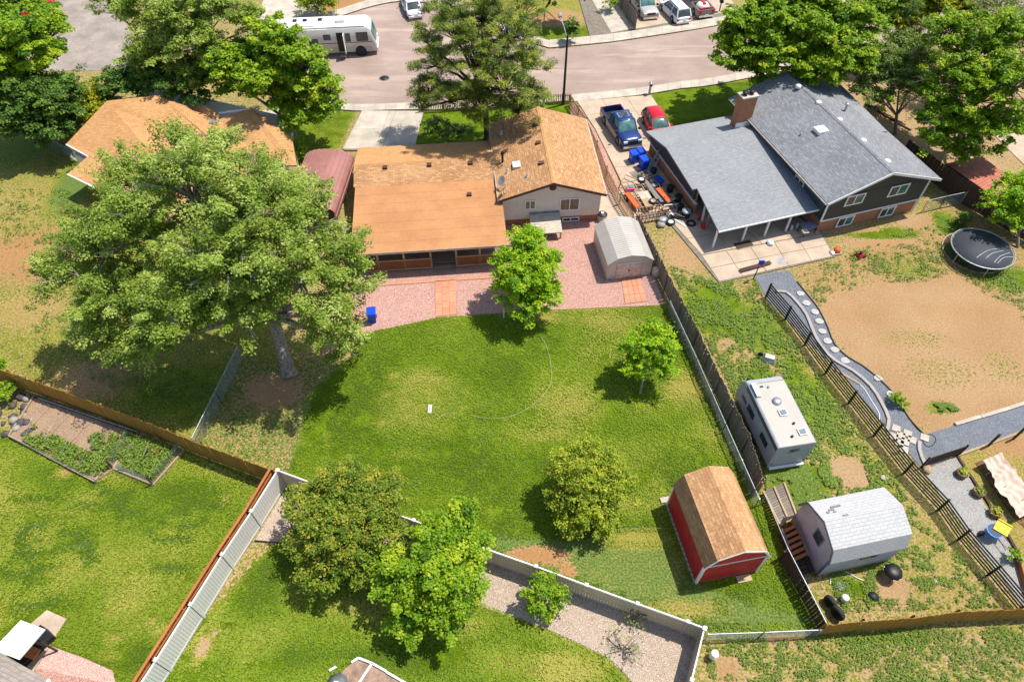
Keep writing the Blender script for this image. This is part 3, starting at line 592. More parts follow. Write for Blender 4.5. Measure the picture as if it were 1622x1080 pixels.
# ---------------------------------------------------------------- buildings
def ray(fr, px, py, p0, n):
    """where the sight line through a photo point meets a plane of the thing (local coordinates)"""
    c = fr.m @ (Vector((0, 0, H)) - fr.o); q = fr.m @ (U(px, py, 0) - fr.o); d = q - c; n = Vector(n); return c + d * ((Vector(p0) - c).dot(n) / d.dot(n))
def window(parent, y, x0, z0, x1, z1, frame, glass, out=-1, mull=1, axis='y', fw=.08, depth=.05, swap=None):
    """a framed window proud of a wall at y (or x) = const"""
    def bx(mb, a0, c0, a1, c1, d0, d1):
        if axis == 'y': mb.box(a0, y + out * d0, c0, a1, y + out * d1, c1)
        else: mb.box(y + out * d0, a0, c0, y + out * d1, a1, c1)
    f = MB(); bx(f, x0, z0, x1, z0 + fw, 0, depth); bx(f, x0, z1 - fw, x1, z1, 0, depth); bx(f, x0, z0 + fw, x0 + fw, z1 - fw, 0, depth); bx(f, x1 - fw, z0 + fw, x1, z1 - fw, 0, depth)
    w = (x1 - x0 - fw) / (mull + 1)
    for i in range(1, mull + 1): bx(f, x0 + w * i, z0 + fw, x0 + w * i + fw * .8, z1 - fw, 0, depth * .9)
    o = f.build('window', frame, parent)
    for i in range(mull + 1):
        g = MB(); bx(g, x0 + fw + w * i - (0 if i == 0 else fw * .2), z0 + fw, x0 + w * (i + 1), z1 - fw, .002, .02); g.build('pane', (swap if (swap and i == 1) else glass), o)
    return o
def pt(mb, c, r, h, m=0, n=10): mb.lathe([(r, 0), (r, h), (0.001, h)], c, 'z', n, m)

# --- main house
ho = U(790, 318, 2.85); ho.z = 0; HA = math.radians(5.2); fr = Fr(ho, HA)
house = thing('house', 'orange-roofed split-level house with cream siding in the middle of the photo', 'house', ho, HA)
XL = -11.0; YR = (fr(556, 262, 3.15).y + fr(785, 250, 3.15).y) / 2; YS = (fr(553, 296, 2.62).y + fr(785, 285, 2.62).y) / 2
YP = (fr(583, 402, 2.3).y + fr(803, 388, 2.3).y) / 2; YF = (fr(570, 234, 2.25).y + fr(780, 223, 2.25).y) / 2
EH, RH, EW, EL = 2.85, 4.2, 8.2, 10.1
w = MB(); w.box(.35, .42, 0, 7.85, 9.7, .62, 1); w.box(.32, .38, .62, 7.88, 9.72, EH - .02, 0)
w.vprism([(.32, EH - .02), (7.88, EH - .02), (4.1, RH - .2)], .38, .55, 0); w.vprism([(.32, EH - .02), (7.88, EH - .02), (4.1, RH - .2)], 9.6, 9.72, 0)
w.box(XL + .5, 1.6, 0, .3, YF - .4, 2.2, 0); w.vprism([(0, 0), (.01, 0), (.01, .01)], 0, .01, 0)
wall = w.build('wall', [M['siding'], M['brick']], house)
zb = .62; i = 0
while zb < RH - .35:
    half = 3.78 if zb + .17 < EH else 3.78 * (RH - .2 - zb - .17) / (RH - .2 - EH)
    if half > .1: MB().slab([(4.1 - half, .345, zb + .005), (4.1 + half, .345, zb + .005), (4.1 + half, .38, zb + .01), (4.1 - half, .38, zb + .01)], .0, 0); m_ = MB(); m_.add([(4.1-half,.345,zb),(4.1+half,.345,zb),(4.1+half,.37,zb+.165),(4.1-half,.37,zb+.165),(4.1-half,.38,zb),(4.1+half,.38,zb)], [(0,1,2,3),(4,5,1,0)]); m_.build('siding_board', M['siding'], house)
    zb += .17
sp = (RH - EH) / 4.1
s = MB().slab([(0, 0, EH), (4.1, 0, RH), (4.1, EL, RH), (0, EL, EH)], .12); s.slab([(4.1, 0, RH), (EW, 0, EH), (EW, EL, EH), (4.1, EL, RH)], .12)
upr = s.build('roof', M['roof_orange'], house)
MB().slab([(3.95, -.01, RH - .005), (4.1, -.01, RH + .03), (4.1, EL + .01, RH + .03), (3.95, EL + .01, RH - .005)], .05).slab([(4.1, -.01, RH + .03), (4.25, -.01, RH - .005), (4.25, EL + .01, RH - .005), (4.1, EL + .01, RH + .03)], .05).build('ridge_cap', M['roof_tan'], house)
b = MB()
for x0, z0, x1, z1 in ((-.02, EH, 4.1, RH), (4.1, RH, EW + .02, EH)):
    b.add([(x0, -.04, z0 - .2), (x1, -.04, z1 - .2), (x1, -.04, z1 + .01), (x0, -.04, z0 + .01), (x0, -.003, z0 - .2), (x1, -.003, z1 - .2), (x1, -.003, z1 + .01), (x0, -.003, z0 + .01)], [(0,1,2,3),(3,2,6,7),(4,7,6,5),(0,4,5,1)])
b.build('rake_board', M['trim_brown'], house)
for x in (-.09, EW + .0): MB().box(x, .05, EH - .17, x + .09, EL - .05, EH - .03).build('gutter', M['gutter'], house)
# low roof
s = MB(); s.slab([(XL, YS, 2.62), (.98, YS, 2.62), (.98, YR, 3.15), (XL, YR, 3.15)], .12); s.build('roof', M['roof_orange'], house)
s = MB(); s.slab([(XL, YR, 3.15), (.98, YR, 3.15), (.98, YF, 2.25), (XL, YF, 2.25)], .12); s.build('roof', M['roof_tan'], house)
MB().slab([(XL - .01, YR - .13, 3.13), (.9, YR - .13, 3.13), (.9, YR, 3.19), (XL - .01, YR, 3.19)], .05).slab([(XL - .01, YR, 3.19), (.9, YR, 3.19), (.9, YR + .13, 3.13), (XL - .01, YR + .13, 3.13)], .05).build('ridge_cap', M['roof_tan'], house)
n_ = 7; zy = lambda y: 2.3 + (2.61 - 2.3) * (y - YP) / (YS - YP)
for i in range(n_):
    y0 = YP + (YS - YP) * i / n_; y1 = YP + (YS - YP) * (i + 1) / n_ + .06; dz = .006 * i
    MB().slab([(XL + .12, y0, zy(y0) + .01 + (.0)), (.3, y0, zy(y0) + .01), (.3, y1, zy(y1) + .0), (XL + .12, y1, zy(y1) + .0)], .05).build('roofing_strip', M['roof_roll'], house)
MB().box(XL + .12, YP - .03, 2.12, .5, YP - .005, 2.31).build('fascia', M['gutter'], house)
MB().box(XL + .5, YP + .35, 2.0, .3, YP + .5, 2.2).build('porch_beam', M['wood_tan'], house)
# porch
deck = MB()
for k in range(20):
    deck.box(XL + .7, YP + .62 + k * .27, .32, .25, YP + .62 + k * .27 + .25, .38)
deck.build('deck', M['wood_old'], house, 'stuff')
ps = [fr(602, 440).x, fr(643, 440).x, fr(685, 439).x, fr(725, 437).x, fr(762, 434).x, fr(796, 430).x]
for k, x in enumerate(ps):
    MB().box(x - .07, YP + .36, 0, x + .07, YP + .49, 2.0).build('post', M['wood_tan'], house)
def lattice(xa, xb):
    lt = MB(); h0, h1 = .3, 1.15; y = YP + .3
    x = xa - (h1 - h0)
    while x < xb:
        for sgn in (1, -1):
            pts = []
            a = x; b_ = x + (h1 - h0); za, zb_ = (h0, h1) if sgn > 0 else (h1, h0)
            a2, b2 = max(a, xa), min(b_, xb)
            if b2 - a2 > .03:
                f = lambda t: za + (zb_ - za) * (t - a) / (b_ - a); yy = y if sgn > 0 else y + .012; lt.bar((a2, yy, f(a2)), (b2, yy, f(b2)), .034, .012, 0, (0, 1, 0))
        x += .2
    lt.build('lattice', M['wood_red'], house, 'stuff')
    MB().box(xa, y - .02, 1.13, xb, y + .03, 1.2).build('handrail', M['wood_tan'], house); MB().box(xa, y - .02, .2, xb, y + .03, .31).build('rim_board', M['wood_tan'], house)
lattice(ps[0] - 1.2, ps[2]); lattice(ps[3], ps[5])
for k in range(2): MB().box(ps[2] + .1, YP + .2 - .28 * k + .1, 0, ps[3] - .1, YP + .5 - .28 * k + .1, .26 - .13 * k).build('step', M['wood_old'], house)
window(house, 1.6, -4.6, .45, -2.9, 2.05, M['white'], M['glass']); window(house, 1.6, -8.5, .9, -7.2, 1.9, M['white'], M['glass'])
# openings in the rear wall
def wl_(fr, y, lb, rt): a = ray(fr, *lb, (0, y, 0), (0, 1, 0)); b = ray(fr, *rt, (0, y, 0), (0, 1, 0)); return a.x, a.z, b.x, b.z
x0, z0, x1, z1 = wl_(fr, .34, (831, 332), (849, 317)); window(house, .345, x0, z0, x1, z1, M['white'], M['curtain'])
x0, z0, x1, z1 = wl_(fr, .34, (886, 334), (919, 313)); window(house, .345, x0, z0, x1, z1, M['white'], M['curtain'])
c = ray(fr, 876, 297, (0, .33, 0), (0, 1, 0)); MB().lathe([(.001, -.06), (.26, -.06), (.26, 0)], (c.x, .34, c.z), 'y', 20).build('gable_vent', M['trim_brown'], house)
x0, z0, x1, z1 = wl_(fr, .34, (890, 357), (911, 352)); window(house, .36, x0, .1, x1 + .3, .5, M['white'], M['glass'])
a = ray(fr, 838, 338, (0, .33, 0), (0, 1, 0)); b = ray(fr, 886, 337, (0, .33, 0), (0, 1, 0)); zt = (a.z + b.z) / 2; o1 = fr(889, 368, zt - .35)
MB().slab([(a.x, .33, zt), (b.x, .33, zt), (b.x, o1.y, zt - .35), (a.x, o1.y, zt - .35)], .08).build('porch_roof', M['roof_beige'], house)
MB().slab([(a.x, .34, zt + .16), (b.x, .34, zt + .16), (b.x, .27, zt + .015), (a.x, .27, zt + .015)], .04).build('roof_flashing', M['roof_grey'], house)
for x in (a.x + .1, b.x - .15): MB().box(x, o1.y + .1, 0, x + .1, o1.y + .2, zt - .42).build('post', M['wood_tan'], house)
# roof fittings
pl = ((0, 0, EH), (-sp, 0, 1))
for x, y in [(847.6, 199), (852.6, 227), (857.6, 259)]:
    c = ray(fr, x, y, *pl); MB().box(c.x - .2, c.y - .17, c.z - .08, c.x + .2, c.y + .17, c.z + .12).build('roof_vent', M['trim_brown'], house)
for x, y in [(593, 228), (681, 264.5), (745, 261)]: pass
sl2 = ((0, YR, 3.15), (0, -(3.15 - 2.62) / (YR - YS), 1))
for x, y in [(610, 266), (680, 262), (745, 259)]:
    c = ray(fr, x, y, *sl2); MB().box(c.x - .17, c.y - .17, c.z - .08, c.x + .17, c.y + .17, c.z + .13).build('roof_vent', M['trim_brown'], house)
c = ray(fr, 743.5, 309, (0, YP, 2.3), (0, -.045, 1)); MB().box(c.x - .17, c.y - .17, c.z - .08, c.x + .17, c.y + .17, c.z + .15).build('roof_vent', M['trim_brown'], house)
c = ray(fr, 818, 263, *pl); sk = MB().box(c.x - .32, c.y - .38, c.z - .05, c.x + .32, c.y + .38, c.z + .14).build('skylight', M['galv'], house)
MB().slab([(c.x - .29, c.y - .35, c.z + .15), (c.x + .29, c.y - .35, c.z + .2), (c.x + .29, c.y + .35, c.z + .2), (c.x - .29, c.y + .35, c.z + .15)], .03).build('skylight_pane', M['white'], sk)
for x, y, r, h in [(794, 213, .06, .35), (803, 274, .05, .4), (835, 280, .05, .35)]:
    c = ray(fr, x, y, *pl); q = MB(); pt(q, (c.x, c.y, c.z - .1), r, h + .1); q.lathe([(r * 3, 0), (r, .1)], (c.x, c.y, c.z), 'z', 10); q.build('vent_pipe', M['galv'], house)
c = ray(fr, 796, 257, *pl); q = MB(); pt(q, (c.x, c.y, c.z - .1), .09, .9); pt(q, (c.x, c.y, c.z + .75), .15, .12); q.build('flue', M['black'], house)
def dish(x, y, az):
    c = ray(fr, x, y, *pl); q = MB(); q.tube((c.x, c.y, c.z), (c.x, c.y - .05, c.z + .55), .03); d = Vector((math.cos(az), math.sin(az), .7)).normalized(); ctr = Vector((c.x, c.y - .05, c.z + .6)); u = d.cross(Vector((0, 0, 1))).normalized(); v = u.cross(d)
    rings = [[ctr + d * (rr_ * rr_ * .45) + (u * math.cos(t) + v * math.sin(t)) * rr_ for t in [k * math.pi / 7 for k in range(14)]] for rr_ in (.02, .15, .3, .38)]
    q.loft(rings, 0, False); q.loft([[p - d * .02 for p in r] for r in rings][::-1], 0, False); q.tube(ctr, ctr + d * .35, .012); q.tube((c.x, c.y, c.z), (c.x + .35, c.y + .2, c.z + .3), .02); q.build('satellite_dish', M['galv'], house)
dish(795, 296, 3.5); dish(798, 309, 2.5)

# --- grey house
go = U(1313, 323, 3.35); go.z = 0; GA = math.radians(17.2); fg = Fr(go, GA)
gh = thing('house', 'grey-roofed house with charcoal siding, brick base and a tall brick chimney', 'house', go, GA)
GW = 9.9; gx_ = 4.75; GE, GR = 3.35, 5.1; YB = fg(1149, 154, 3.35).y; YB2 = fg(1240, 115, 5.1).y; YB = (YB + YB2) / 2
w = MB(); w.box(.5, .5, 0, 9.3, YB - .4, 1.2, 1); w.box(.46, .46, 1.2, 9.34, YB - .36, GE, 0); w.vprism([(.46, GE - .05), (9.34, GE - .05), (gx_, GR - .2)], .46, .6, 0); w.vprism([(.46, GE), (9.34, GE), (gx_, GR - .2)], YB - .5, YB - .36, 0)
w.build('wall', [M['siding_dark'], M['brick']], gh)
MB().box(.40, .7, 1.26, .455, YB - .5, GE - .1).build('side_wall', M['siding_blue'], gh)
q = MB(); q.box(.40, .40, 1.14, 9.4, .455, 1.24); q.box(.38, .38, 1.24, .5, .455, GE - .02); q.box(9.3, .38, 0, 9.42, .455, GE - .02); q.build('corner_trim', M['white'], gh)
s = MB().slab([(-.1, 0, GE), (gx_, 0, GR), (gx_, YB, GR), (-.1, YB, GE)], .14); s.slab([(gx_, 0, GR), (GW, 0, GE), (GW, YB, GE), (gx_, YB, GR)], .14); s.build('roof', M['roof_grey'], gh)
MB().slab([(gx_ - .15, -.01, GR - .02), (gx_, -.01, GR + .04), (gx_, YB + .01, GR + .04), (gx_ - .15, YB + .01, GR - .02)], .06).slab([(gx_, -.01, GR + .04), (gx_ + .15, -.01, GR - .02), (gx_ + .15, YB + .01, GR - .02), (gx_, YB + .01, GR + .04)], .06).build('ridge_cap', M['roof_grey'], gh)
MB().slab([(GW - 3.0, YB * .42, GE + .62), (GW - .4, YB * .42, GE + .28), (GW + .2, YB * .95, GE + .22), (GW - 3, YB * .95, GE + .68)], .1).build('roof', M['roof_grey2'], gh)
b = MB()
for x0, z0, x1, z1 in ((-.12, GE, gx_, GR), (gx_, GR, GW + .02, GE)):
    b.add([(x0, -.05, z0 - .2), (x1, -.05, z1 - .2), (x1, -.05, z1 + .01), (x0, -.05, z0 + .01), (x0, -.003, z0 - .2), (x1, -.003, z1 - .2), (x1, -.003, z1 + .01), (x0, -.003, z0 + .01)], [(0,1,2,3),(3,2,6,7),(4,7,6,5),(0,4,5,1)])
b.build('rake_board', M['white'], gh)
MB().box(-.19, .02, GE - .16, -.11, YB, GE - .06).build('gutter', M['gutter'], gh)
for lb, rt in [((1336, 327.5), (1373, 305)), ((1404, 312.7), (1443, 289.6)), ((1318, 369.7), (1350.6, 349)), ((1384, 355), (1416, 334))]:
    x0, z0, x1, z1 = wl_(fg, .42, lb, rt); z0, z1 = (z0, z1) if z1 > 1.6 else (.12, 1.08); window(gh, .43, x0, z0, x1, z1, M['white'], M['glass'], fw=.1, swap=M['glass_teal'])
x0 = 3.9; MB().box(x0, YB * 0 + .3, .9, x0 + .01, .31, .91)
window(gh, .40, 3.4, 1.75, 4.6, 2.6, M['white'], M['glass'], -1, 1, 'x')
plg = ((gx_, 0, GR), (-(GR - GE) / (gx_ + .1), 0, 1)); plg2 = ((gx_, 0, GR), ((GR - GE) / (GW - gx_), 0, 1))
c = ray(fg, 1300, 207, *plg); sk = MB().box(c.x - .45, c.y - .42, c.z - .1, c.x + .45, c.y + .42, c.z + .16).build('skylight', M['white'], gh)
MB().box(c.x - .38, c.y - .35, c.z + .162, c.x + .38, c.y + .35, c.z + .2).build('skylight_pane', M['white'], sk)
for x, y in [(1265, 136), (1297, 162), (1330, 189), (1368, 222), (1406, 255)]:
    c = ray(fg, x, y, *plg2); q = MB(); q.lathe([(.24, -.15), (.24, .02), (.16, .08), (.001, .1)], (c.x, c.y, c.z), 'z', 12); q.build('roof_vent', M['white'], gh)
c = ray(fg, 1268, 214, *plg); q = MB(); pt(q, (c.x, c.y, c.z - .1), .08, .3); q.build('vent_pipe', M['galv'], gh)
c = ray(fg, 1338, 176, *plg2); q = MB(); pt(q, (c.x, c.y, c.z - .1), .09, .7); pt(q, (c.x, c.y, c.z + .55), .17, .14); q.build('flue', M['galv'], gh)
# garage and patio roof
GRZ = 2.95; NZ = 1.95; R1 = fg(1056, 228, GRZ); R2 = fg(1209, 211, GRZ); E1 = fg(1018, 208, 2.1); E2 = fg(1158, 184, 2.1); N1 = fg(1138, 366, NZ)
xw = (R1.x + E1.x) / 2; yr = (R1.y + R2.y) / 2; ye = (E1.y + E2.y) / 2; yn = (N1.y + fg(1272, 337, NZ).y) / 2; K = fg(1094, 302, 2.35)
s = MB().slab([(xw, yr, GRZ), (.6, yr, GRZ), (.6, ye, 2.1), (xw, ye, 2.1)], .12)
fz = lambda y: GRZ + (NZ - GRZ) * (yr - y) / (yr - yn)
for xa_, ya_, xb_, yb_ in ((xw, K.y, N1.x + .02, yr), (xw + .4, yn, N1.x + .02, K.y - .0)): pass
s.slab([(xw, yr, GRZ), (xw, K.y, fz(K.y)), (.38, K.y, fz(K.y)), (.38, yr, GRZ)], .12); s.slab([(xw + .4, K.y, fz(K.y)), (N1.x, yn, NZ), (.38, yn, NZ), (.38, K.y, fz(K.y))], .12)
s.build('roof', M['roof_grey2'], gh)
MB().box(xw - .05, ye, 2.12, xw - .001, ye + .01, 2.13)
q = MB(); wx = xw + .45
q.add([(wx, K.y + .2, 1.15), (wx, ye - .4, 1.15), (wx, ye - .4, 2.05), (wx, yr, GRZ - .13), (wx, K.y + .2, fz(K.y + .2) - .12), (wx + .15, K.y + .2, 1.15), (wx + .15, ye - .4, 1.15), (wx + .15, ye - .4, 2.05), (wx + .15, yr, GRZ - .13), (wx + .15, K.y + .2, fz(K.y) - .12)], [(0,1,2,3,4)[::-1], (5,6,7,8,9), (0,4,9,5), (4,3,8,9), (3,2,7,8), (2,1,6,7)])
q.build('garage_wall', M['siding_dark'], gh); q = MB(); q.box(wx - .06, K.y - .3, 0, wx + .12, ye - .4, 1.1); q.build('garage_wall', M['brick'], gh); MB().box(wx - .1, K.y - .32, 1.1, wx + .13, ye - .38, 1.15).build('wall_ledge', M['white'], gh)
MB().box(wx + .15, ye - .55, 0, .4, ye - .4, 1.95).box(wx + .15, K.y + 1.8, 0, .4, K.y + 2, fz(K.y + 2) - .15).build('back_wall', M['siding_dark'], gh)
MB().box(N1.x, yn - .09, NZ - .12, .38, yn - .003, NZ - .01).build('gutter', M['white'], gh)
for x, y in [(1124, 388), (1172, 380), (1207, 372), (1241, 365)]:
    c = fg(x, y, 0); MB().box(c.x - .06, yn + .15, 0, c.x + .06, yn + .27, NZ - .13).build('post', M['white'], gh)
for yy in (K.y - .1, (K.y + yn) / 2): MB().box(xw + .5, yy, 0, xw + .62, yy + .12, fz(yy) - .15).build('post', M['wood_old'], gh)
c = fg(1189, 193, 3.0); q = MB(); q.box(c.x - 1.35, c.y, 2.4, c.x, c.y + .85, 5.3); chm = q.build('chimney', M['brick'], gh)
MB().box(c.x - 1.42, c.y - .07, 5.3, c.x + .07, c.y + .92, 5.42).build('chimney_cap', M['concrete'], chm); MB().box(c.x - 1.42, c.y - .08, 2.7, c.x + .08, c.y - .005, 3.12).build('flashing', M['white'], chm)
for dx in (-1.0, -.4): q = MB(); pt(q, (c.x + dx, c.y + .42, 5.42), .13, .2); pt(q, (c.x + dx, c.y + .42, 5.62), .27, .08); q.build('chimney_pot', M['black'], chm)

# --- left house under the cottonwood
lo_ = U(105, 228, 2.5); lo_.z = 0; fl = Fr(lo_, 0); lh = thing('house', 'orange-shingled house at the left, half hidden by the large cottonwood', 'house', lo_)
def rp(name, pts, mat, parent, f, th=.12): return MB().slab([f(*p) for p in pts], th).build(name, mat, parent)
rp('roof', [(105,228,2.5),(169,160,4.1),(252,151,4.1),(420,262,2.5),(330,345,2.5)], M['roof_tan'], lh, fl)
rp('roof', [(252,151.5,4.09),(298,169,3.3),(325,168,3.5),(347,178,3.1),(345,192,3.0),(430,262,2.5),(400,275,2.5)], M['roof_tan'], lh, fl)
rp('roof', [(140,247,2.5),(107,275,2.15),(150,296,2.15),(260,350,2.15),(300,320,2.5)], M['roof_tan'], lh, fl)
rp('roof', [(345,190,3.0),(397,171,3.6),(462,216,2.5),(470,262,2.4),(410,262,2.6)], M['roof_tan'], lh, fl)
q = MB(); P_ = [fl(*p) for p in [(112,232,0),(250,175,0),(450,222,0),(455,262,0),(330,345,0)]]; q.prism([(p.x + 1.0, p.y) for p in P_], 0, 2.3)
P_ = [fl(*p) for p in [(113,282,0),(150,262,0),(290,330,0),(250,352,0)]]; q.prism([(p.x + .9, p.y + .6) for p in P_], 0, 2.0); q.build('wall', M['siding'], lh)
for a, b in [((105,228,2.5),(140,247,2.5)), ((107,275,2.15),(150,296,2.15)), ((345,178,3.1),(397,171,3.62))]: q = MB(); q.bar(fl(*a) - Vector((0, .06, .06)), fl(*b) - Vector((0, .06, .06)), .1, .12); q.build('gutter', M['white'], lh)
q = MB(); dd = MB(); c = fl(338, 196, 3.2); dd.box(c.x - .3, c.y - .2, c.z - .3, c.x + .3, c.y + .2, c.z + .2); dd.build('roof_vent', M['galv'], lh)
# --- bottom-left corner house and its patio cover
bo = U(0, 1033, 2.6); bo.z = 0; fb = Fr(bo, 0); bh = thing('house', 'brown-grey shingled roof corner cut off at the bottom-left of the photo', 'house', bo)
rp('roof', [(-120,965,2.6),(0,1033,2.6),(78,1077,2.6),(40,1150,3.6),(-160,1060,3.6)], M['roof_brown'], bh, fb); q = MB(); q.bar(fb(78,1077,2.55), fb(40,1150,3.55), .1, .18); q.build('rake_board', M['white'], bh)
P_ = [fb(*p) for p in [(-120,990,0),(0,1055,0),(66,1090,0),(30,1160,0),(-160,1090,0)]]; MB().prism([(p.x, p.y - .3) for p in P_], 0, 2.4).build('wall', M['siding'], bh)
ao = U(33, 982, 2.2); ao.z = 0; fa = Fr(ao, 0); aw = thing('patio_cover', 'flat bright white metal patio cover at the bottom-left corner', 'patio cover', ao)
cor = [fa(*p) for p in [(32.7,981.6,2.25),(71.5,996,2.25),(30,1044,2.35),(-12,1028,2.35)]]
for i in range(4):
    u0, u1 = i / 4 + .004, (i + 1) / 4 - .004; MB().slab([cor[0].lerp(cor[1], u0), cor[0].lerp(cor[1], u1), cor[3].lerp(cor[2], u1), cor[3].lerp(cor[2], u0)], .08).build('roof_panel', M['white'], aw)
for p in (cor[0], cor[1]): p = p.lerp(cor[3], .2); MB().box(p.x - .04, p.y - .25, 0, p.x + .04, p.y - .17, 2.15).build('post', M['wood_dark'], aw)
# --- maroon carport
Lf = U(476, 266, 1.9); Rf = U(560, 247, 1.9); Rn = U(530, 336, 1.9); a2 = Rf - Rn; ca = math.atan2(a2.y, a2.x) - math.pi / 2; xd = Vector((math.cos(ca), math.sin(ca), 0)); ax = xd * max(3.4, (Rf - Lf).dot(xd)); co_ = Rf - ax; co_.z = 0; cf = Fr(co_, ca)
cp = thing('carport', 'maroon ribbed metal carport with a rounded roof left of the orange roof', 'carport', co_, ca); wd = ax.length; q1 = cf(530, 336, 1.9); ln = q1.y - .0
prof = [(0, 1.1)] + [(wd / 2 - wd / 2 * math.cos(t) * (1), 1.75 + .75 * math.sin(t)) for t in [k * math.pi / 12 for k in range(13)]] + [(wd, 1.1)]
for i in range(len(prof) - 1):
    (xa, za), (xb, zb_) = prof[i], prof[i + 1]; nx, nz = -(zb_ - za), xb - xa; l_ = math.hypot(nx, nz) or 1; nx /= l_; nz /= l_
    q = MB(); e = .05; t0, t1 = .42, .58; P2 = [(xa, za), (xa + (xb-xa)*t0, za + (zb_-za)*t0), (xa + (xb-xa)*.46 + nx*e, za + (zb_-za)*.46 + nz*e), (xa + (xb-xa)*.54 + nx*e, za + (zb_-za)*.54 + nz*e), (xa + (xb-xa)*t1, za + (zb_-za)*t1), (xb, zb_), (xb - nx*.02, zb_ - nz*.02), (xa - nx*.02, za - nz*.02)]
    q.vprism(P2, ln, 0); q.build('roof_panel', M['maroon'], cp)
for x in (0.05, wd - .05):
    for y in (0.1, ln / 2, ln - .0 + .1): MB().box(x - .04, y - .04, 0, x + .04, y + .04, 1.8).build('post', M['galv'], cp)
# ---------------------------------------------------------------- sheds
def gambrel(name, label, base, ang, Wd, Ln, prof, wallm, roofm, trimm, over=.08, cat='shed', ridge_axis='y'):
    """prof: outline across the shed (x, z) from eave to eave; the ridge runs back along y"""
    b = U(*base); t = thing(name, label, cat, b, ang); w = MB(); e0, e1 = prof[0][1], prof[-1][1]
    w.vprism([(0, 0), (Wd, 0), (Wd, e1 - .03)] + [(min(max(x, .02), Wd - .02), z - .07) for x, z in prof[::-1][1:-1]] + [(0, e0 - .03)], 0, Ln, 0); wall = w.build('wall', wallm, t)
    for k in range(len(prof) - 1):
        (xa, za), (xb, zb_) = prof[k], prof[k + 1]
        MB().slab([(xa, -over, za), (xb, -over, zb_), (xb, Ln + over, zb_), (xa, Ln + over, za)], .06).build('roof_panel' , roofm, t)
    return t, b
ws, b = gambrel('metal_shed', 'cream metal garden shed with a rounded ribbed roof on the pink gravel', (960, 444), math.radians(9), 3.3, 4.1, [(-.06, 1.6), (.62, 2.12), (1.62, 2.32), (2.66, 2.1), (3.36, 1.6)], M['shed'], M['shedroof'], M['white'])
for k, ((xa, za), (xb, zb_)) in enumerate([((-.06, 1.6), (.62, 2.12)), ((.62, 2.12), (1.62, 2.32)), ((1.62, 2.32), (2.66, 2.1)), ((2.66, 2.1), (3.36, 1.6))]):
    q = MB(); l_ = math.hypot(xb - xa, zb_ - za); nx, nz = -(zb_ - za) / l_ * .025, (xb - xa) / l_ * .025
    for i in range(20):
        y = -.02 + i * .212; q.bar((xa + nx * .5, y, za + nz * .5), (xb + nx * .5, y, zb_ + nz * .5), .03, .015, 0, (nx, 0, nz))
    q.build('roof_rib', M['shedroof'], ws, 'stuff')
for i in range(12): MB().box(.12 + i * .27 - .02, -.015, .03, .12 + i * .27 + .02, -.001, 1.5).build('wall_rib', M['shed'], ws)
for i in range(14): MB().box(-.015, .15 + i * .29 - .02, .03, -.001, .15 + i * .29 + .02, 1.5).build('wall_rib', M['shed'], ws)
for x0, x1 in ((.72, 1.6), (1.615, 2.5)): d = MB().box(x0, -.045, .06, x1, -.018, 1.5).build('door', simple('shed_door', (.6, .48, .42), .5) if x0 < 1 else bpy.data.materials['shed_door'], ws)
MB().box(1.55, -.07, .75, 1.66, -.046, .88).build('handle', M['black'], d)
for x in (.63, 2.51): MB().box(x, -.05, .0, x + .08, -.017, 1.55).build('door_trim', M['gutter'], ws)
MB().box(.63, -.052, 1.51, 2.59, -.017, 1.58).build('door_trim', M['white'], ws)
rs, b = gambrel('barn_shed', 'red barn-style shed with a shingled gambrel roof on the lawn', (1101.5, 924), math.radians(10.8), 3.4, 4.6, [(-.03, 2.22), (.4, 3.22), (1.7, 3.74), (2.92, 3.22), (3.5, 2.22)], M['redbarn'], M['roof_orange'], M['white'])
for i in range(23): MB().box(-.015, .1 + i * .2, .05, -.001, .1 + i * .2 + .13, 2.15).build('side_board', M['redbarn'], rs)
q = MB(); q.box(-.03, -.03, 0, .09, .0 - .002, 2.2).box(3.31, -.03, 0, 3.43, -.002, 2.2).box(.09, -.03, 2.2, 3.31, -.002, 2.28).box(-.03, -.0, 0, -.002, .1, 2.2).box(-.03, 4.5, 0, -.002, 4.62, 2.2); q.build('corner_trim', M['white'], rs)
q = MB(); pr_ = [(-.12, 2.2), (.46, 3.2), (1.7, 3.72), (2.94, 3.2), (3.52, 2.2)]
for a, c in zip(pr_, pr_[1:]): q.bar((a[0], -.095, a[1] - .06), (c[0], -.095, c[1] - .06), .03, .12, 0, (0, 0, 1))
q.build('rake_board', M['white'], rs); q = MB()
for i in range(16): q.box(-.09, .05 + i * .29, -.0, .0, .05 + i * .29 + .24, .1)
q.build('foundation_block', M['concrete'], rs, 'stuff'); MB().box(2.2, -.42, 0, 3.0, -.05, .1).build('step', M['wood_tan'], rs)
for i in range(16): MB().box(.1 + i * .2, -.012, .05, .1 + i * .2 + .13, -.001, 2.18).build('gable_board', M['redbarn'], rs)
MB().box(-.3, 4.68, .0, .35, 5.0, .12).build('step', M['concrete'], rs)
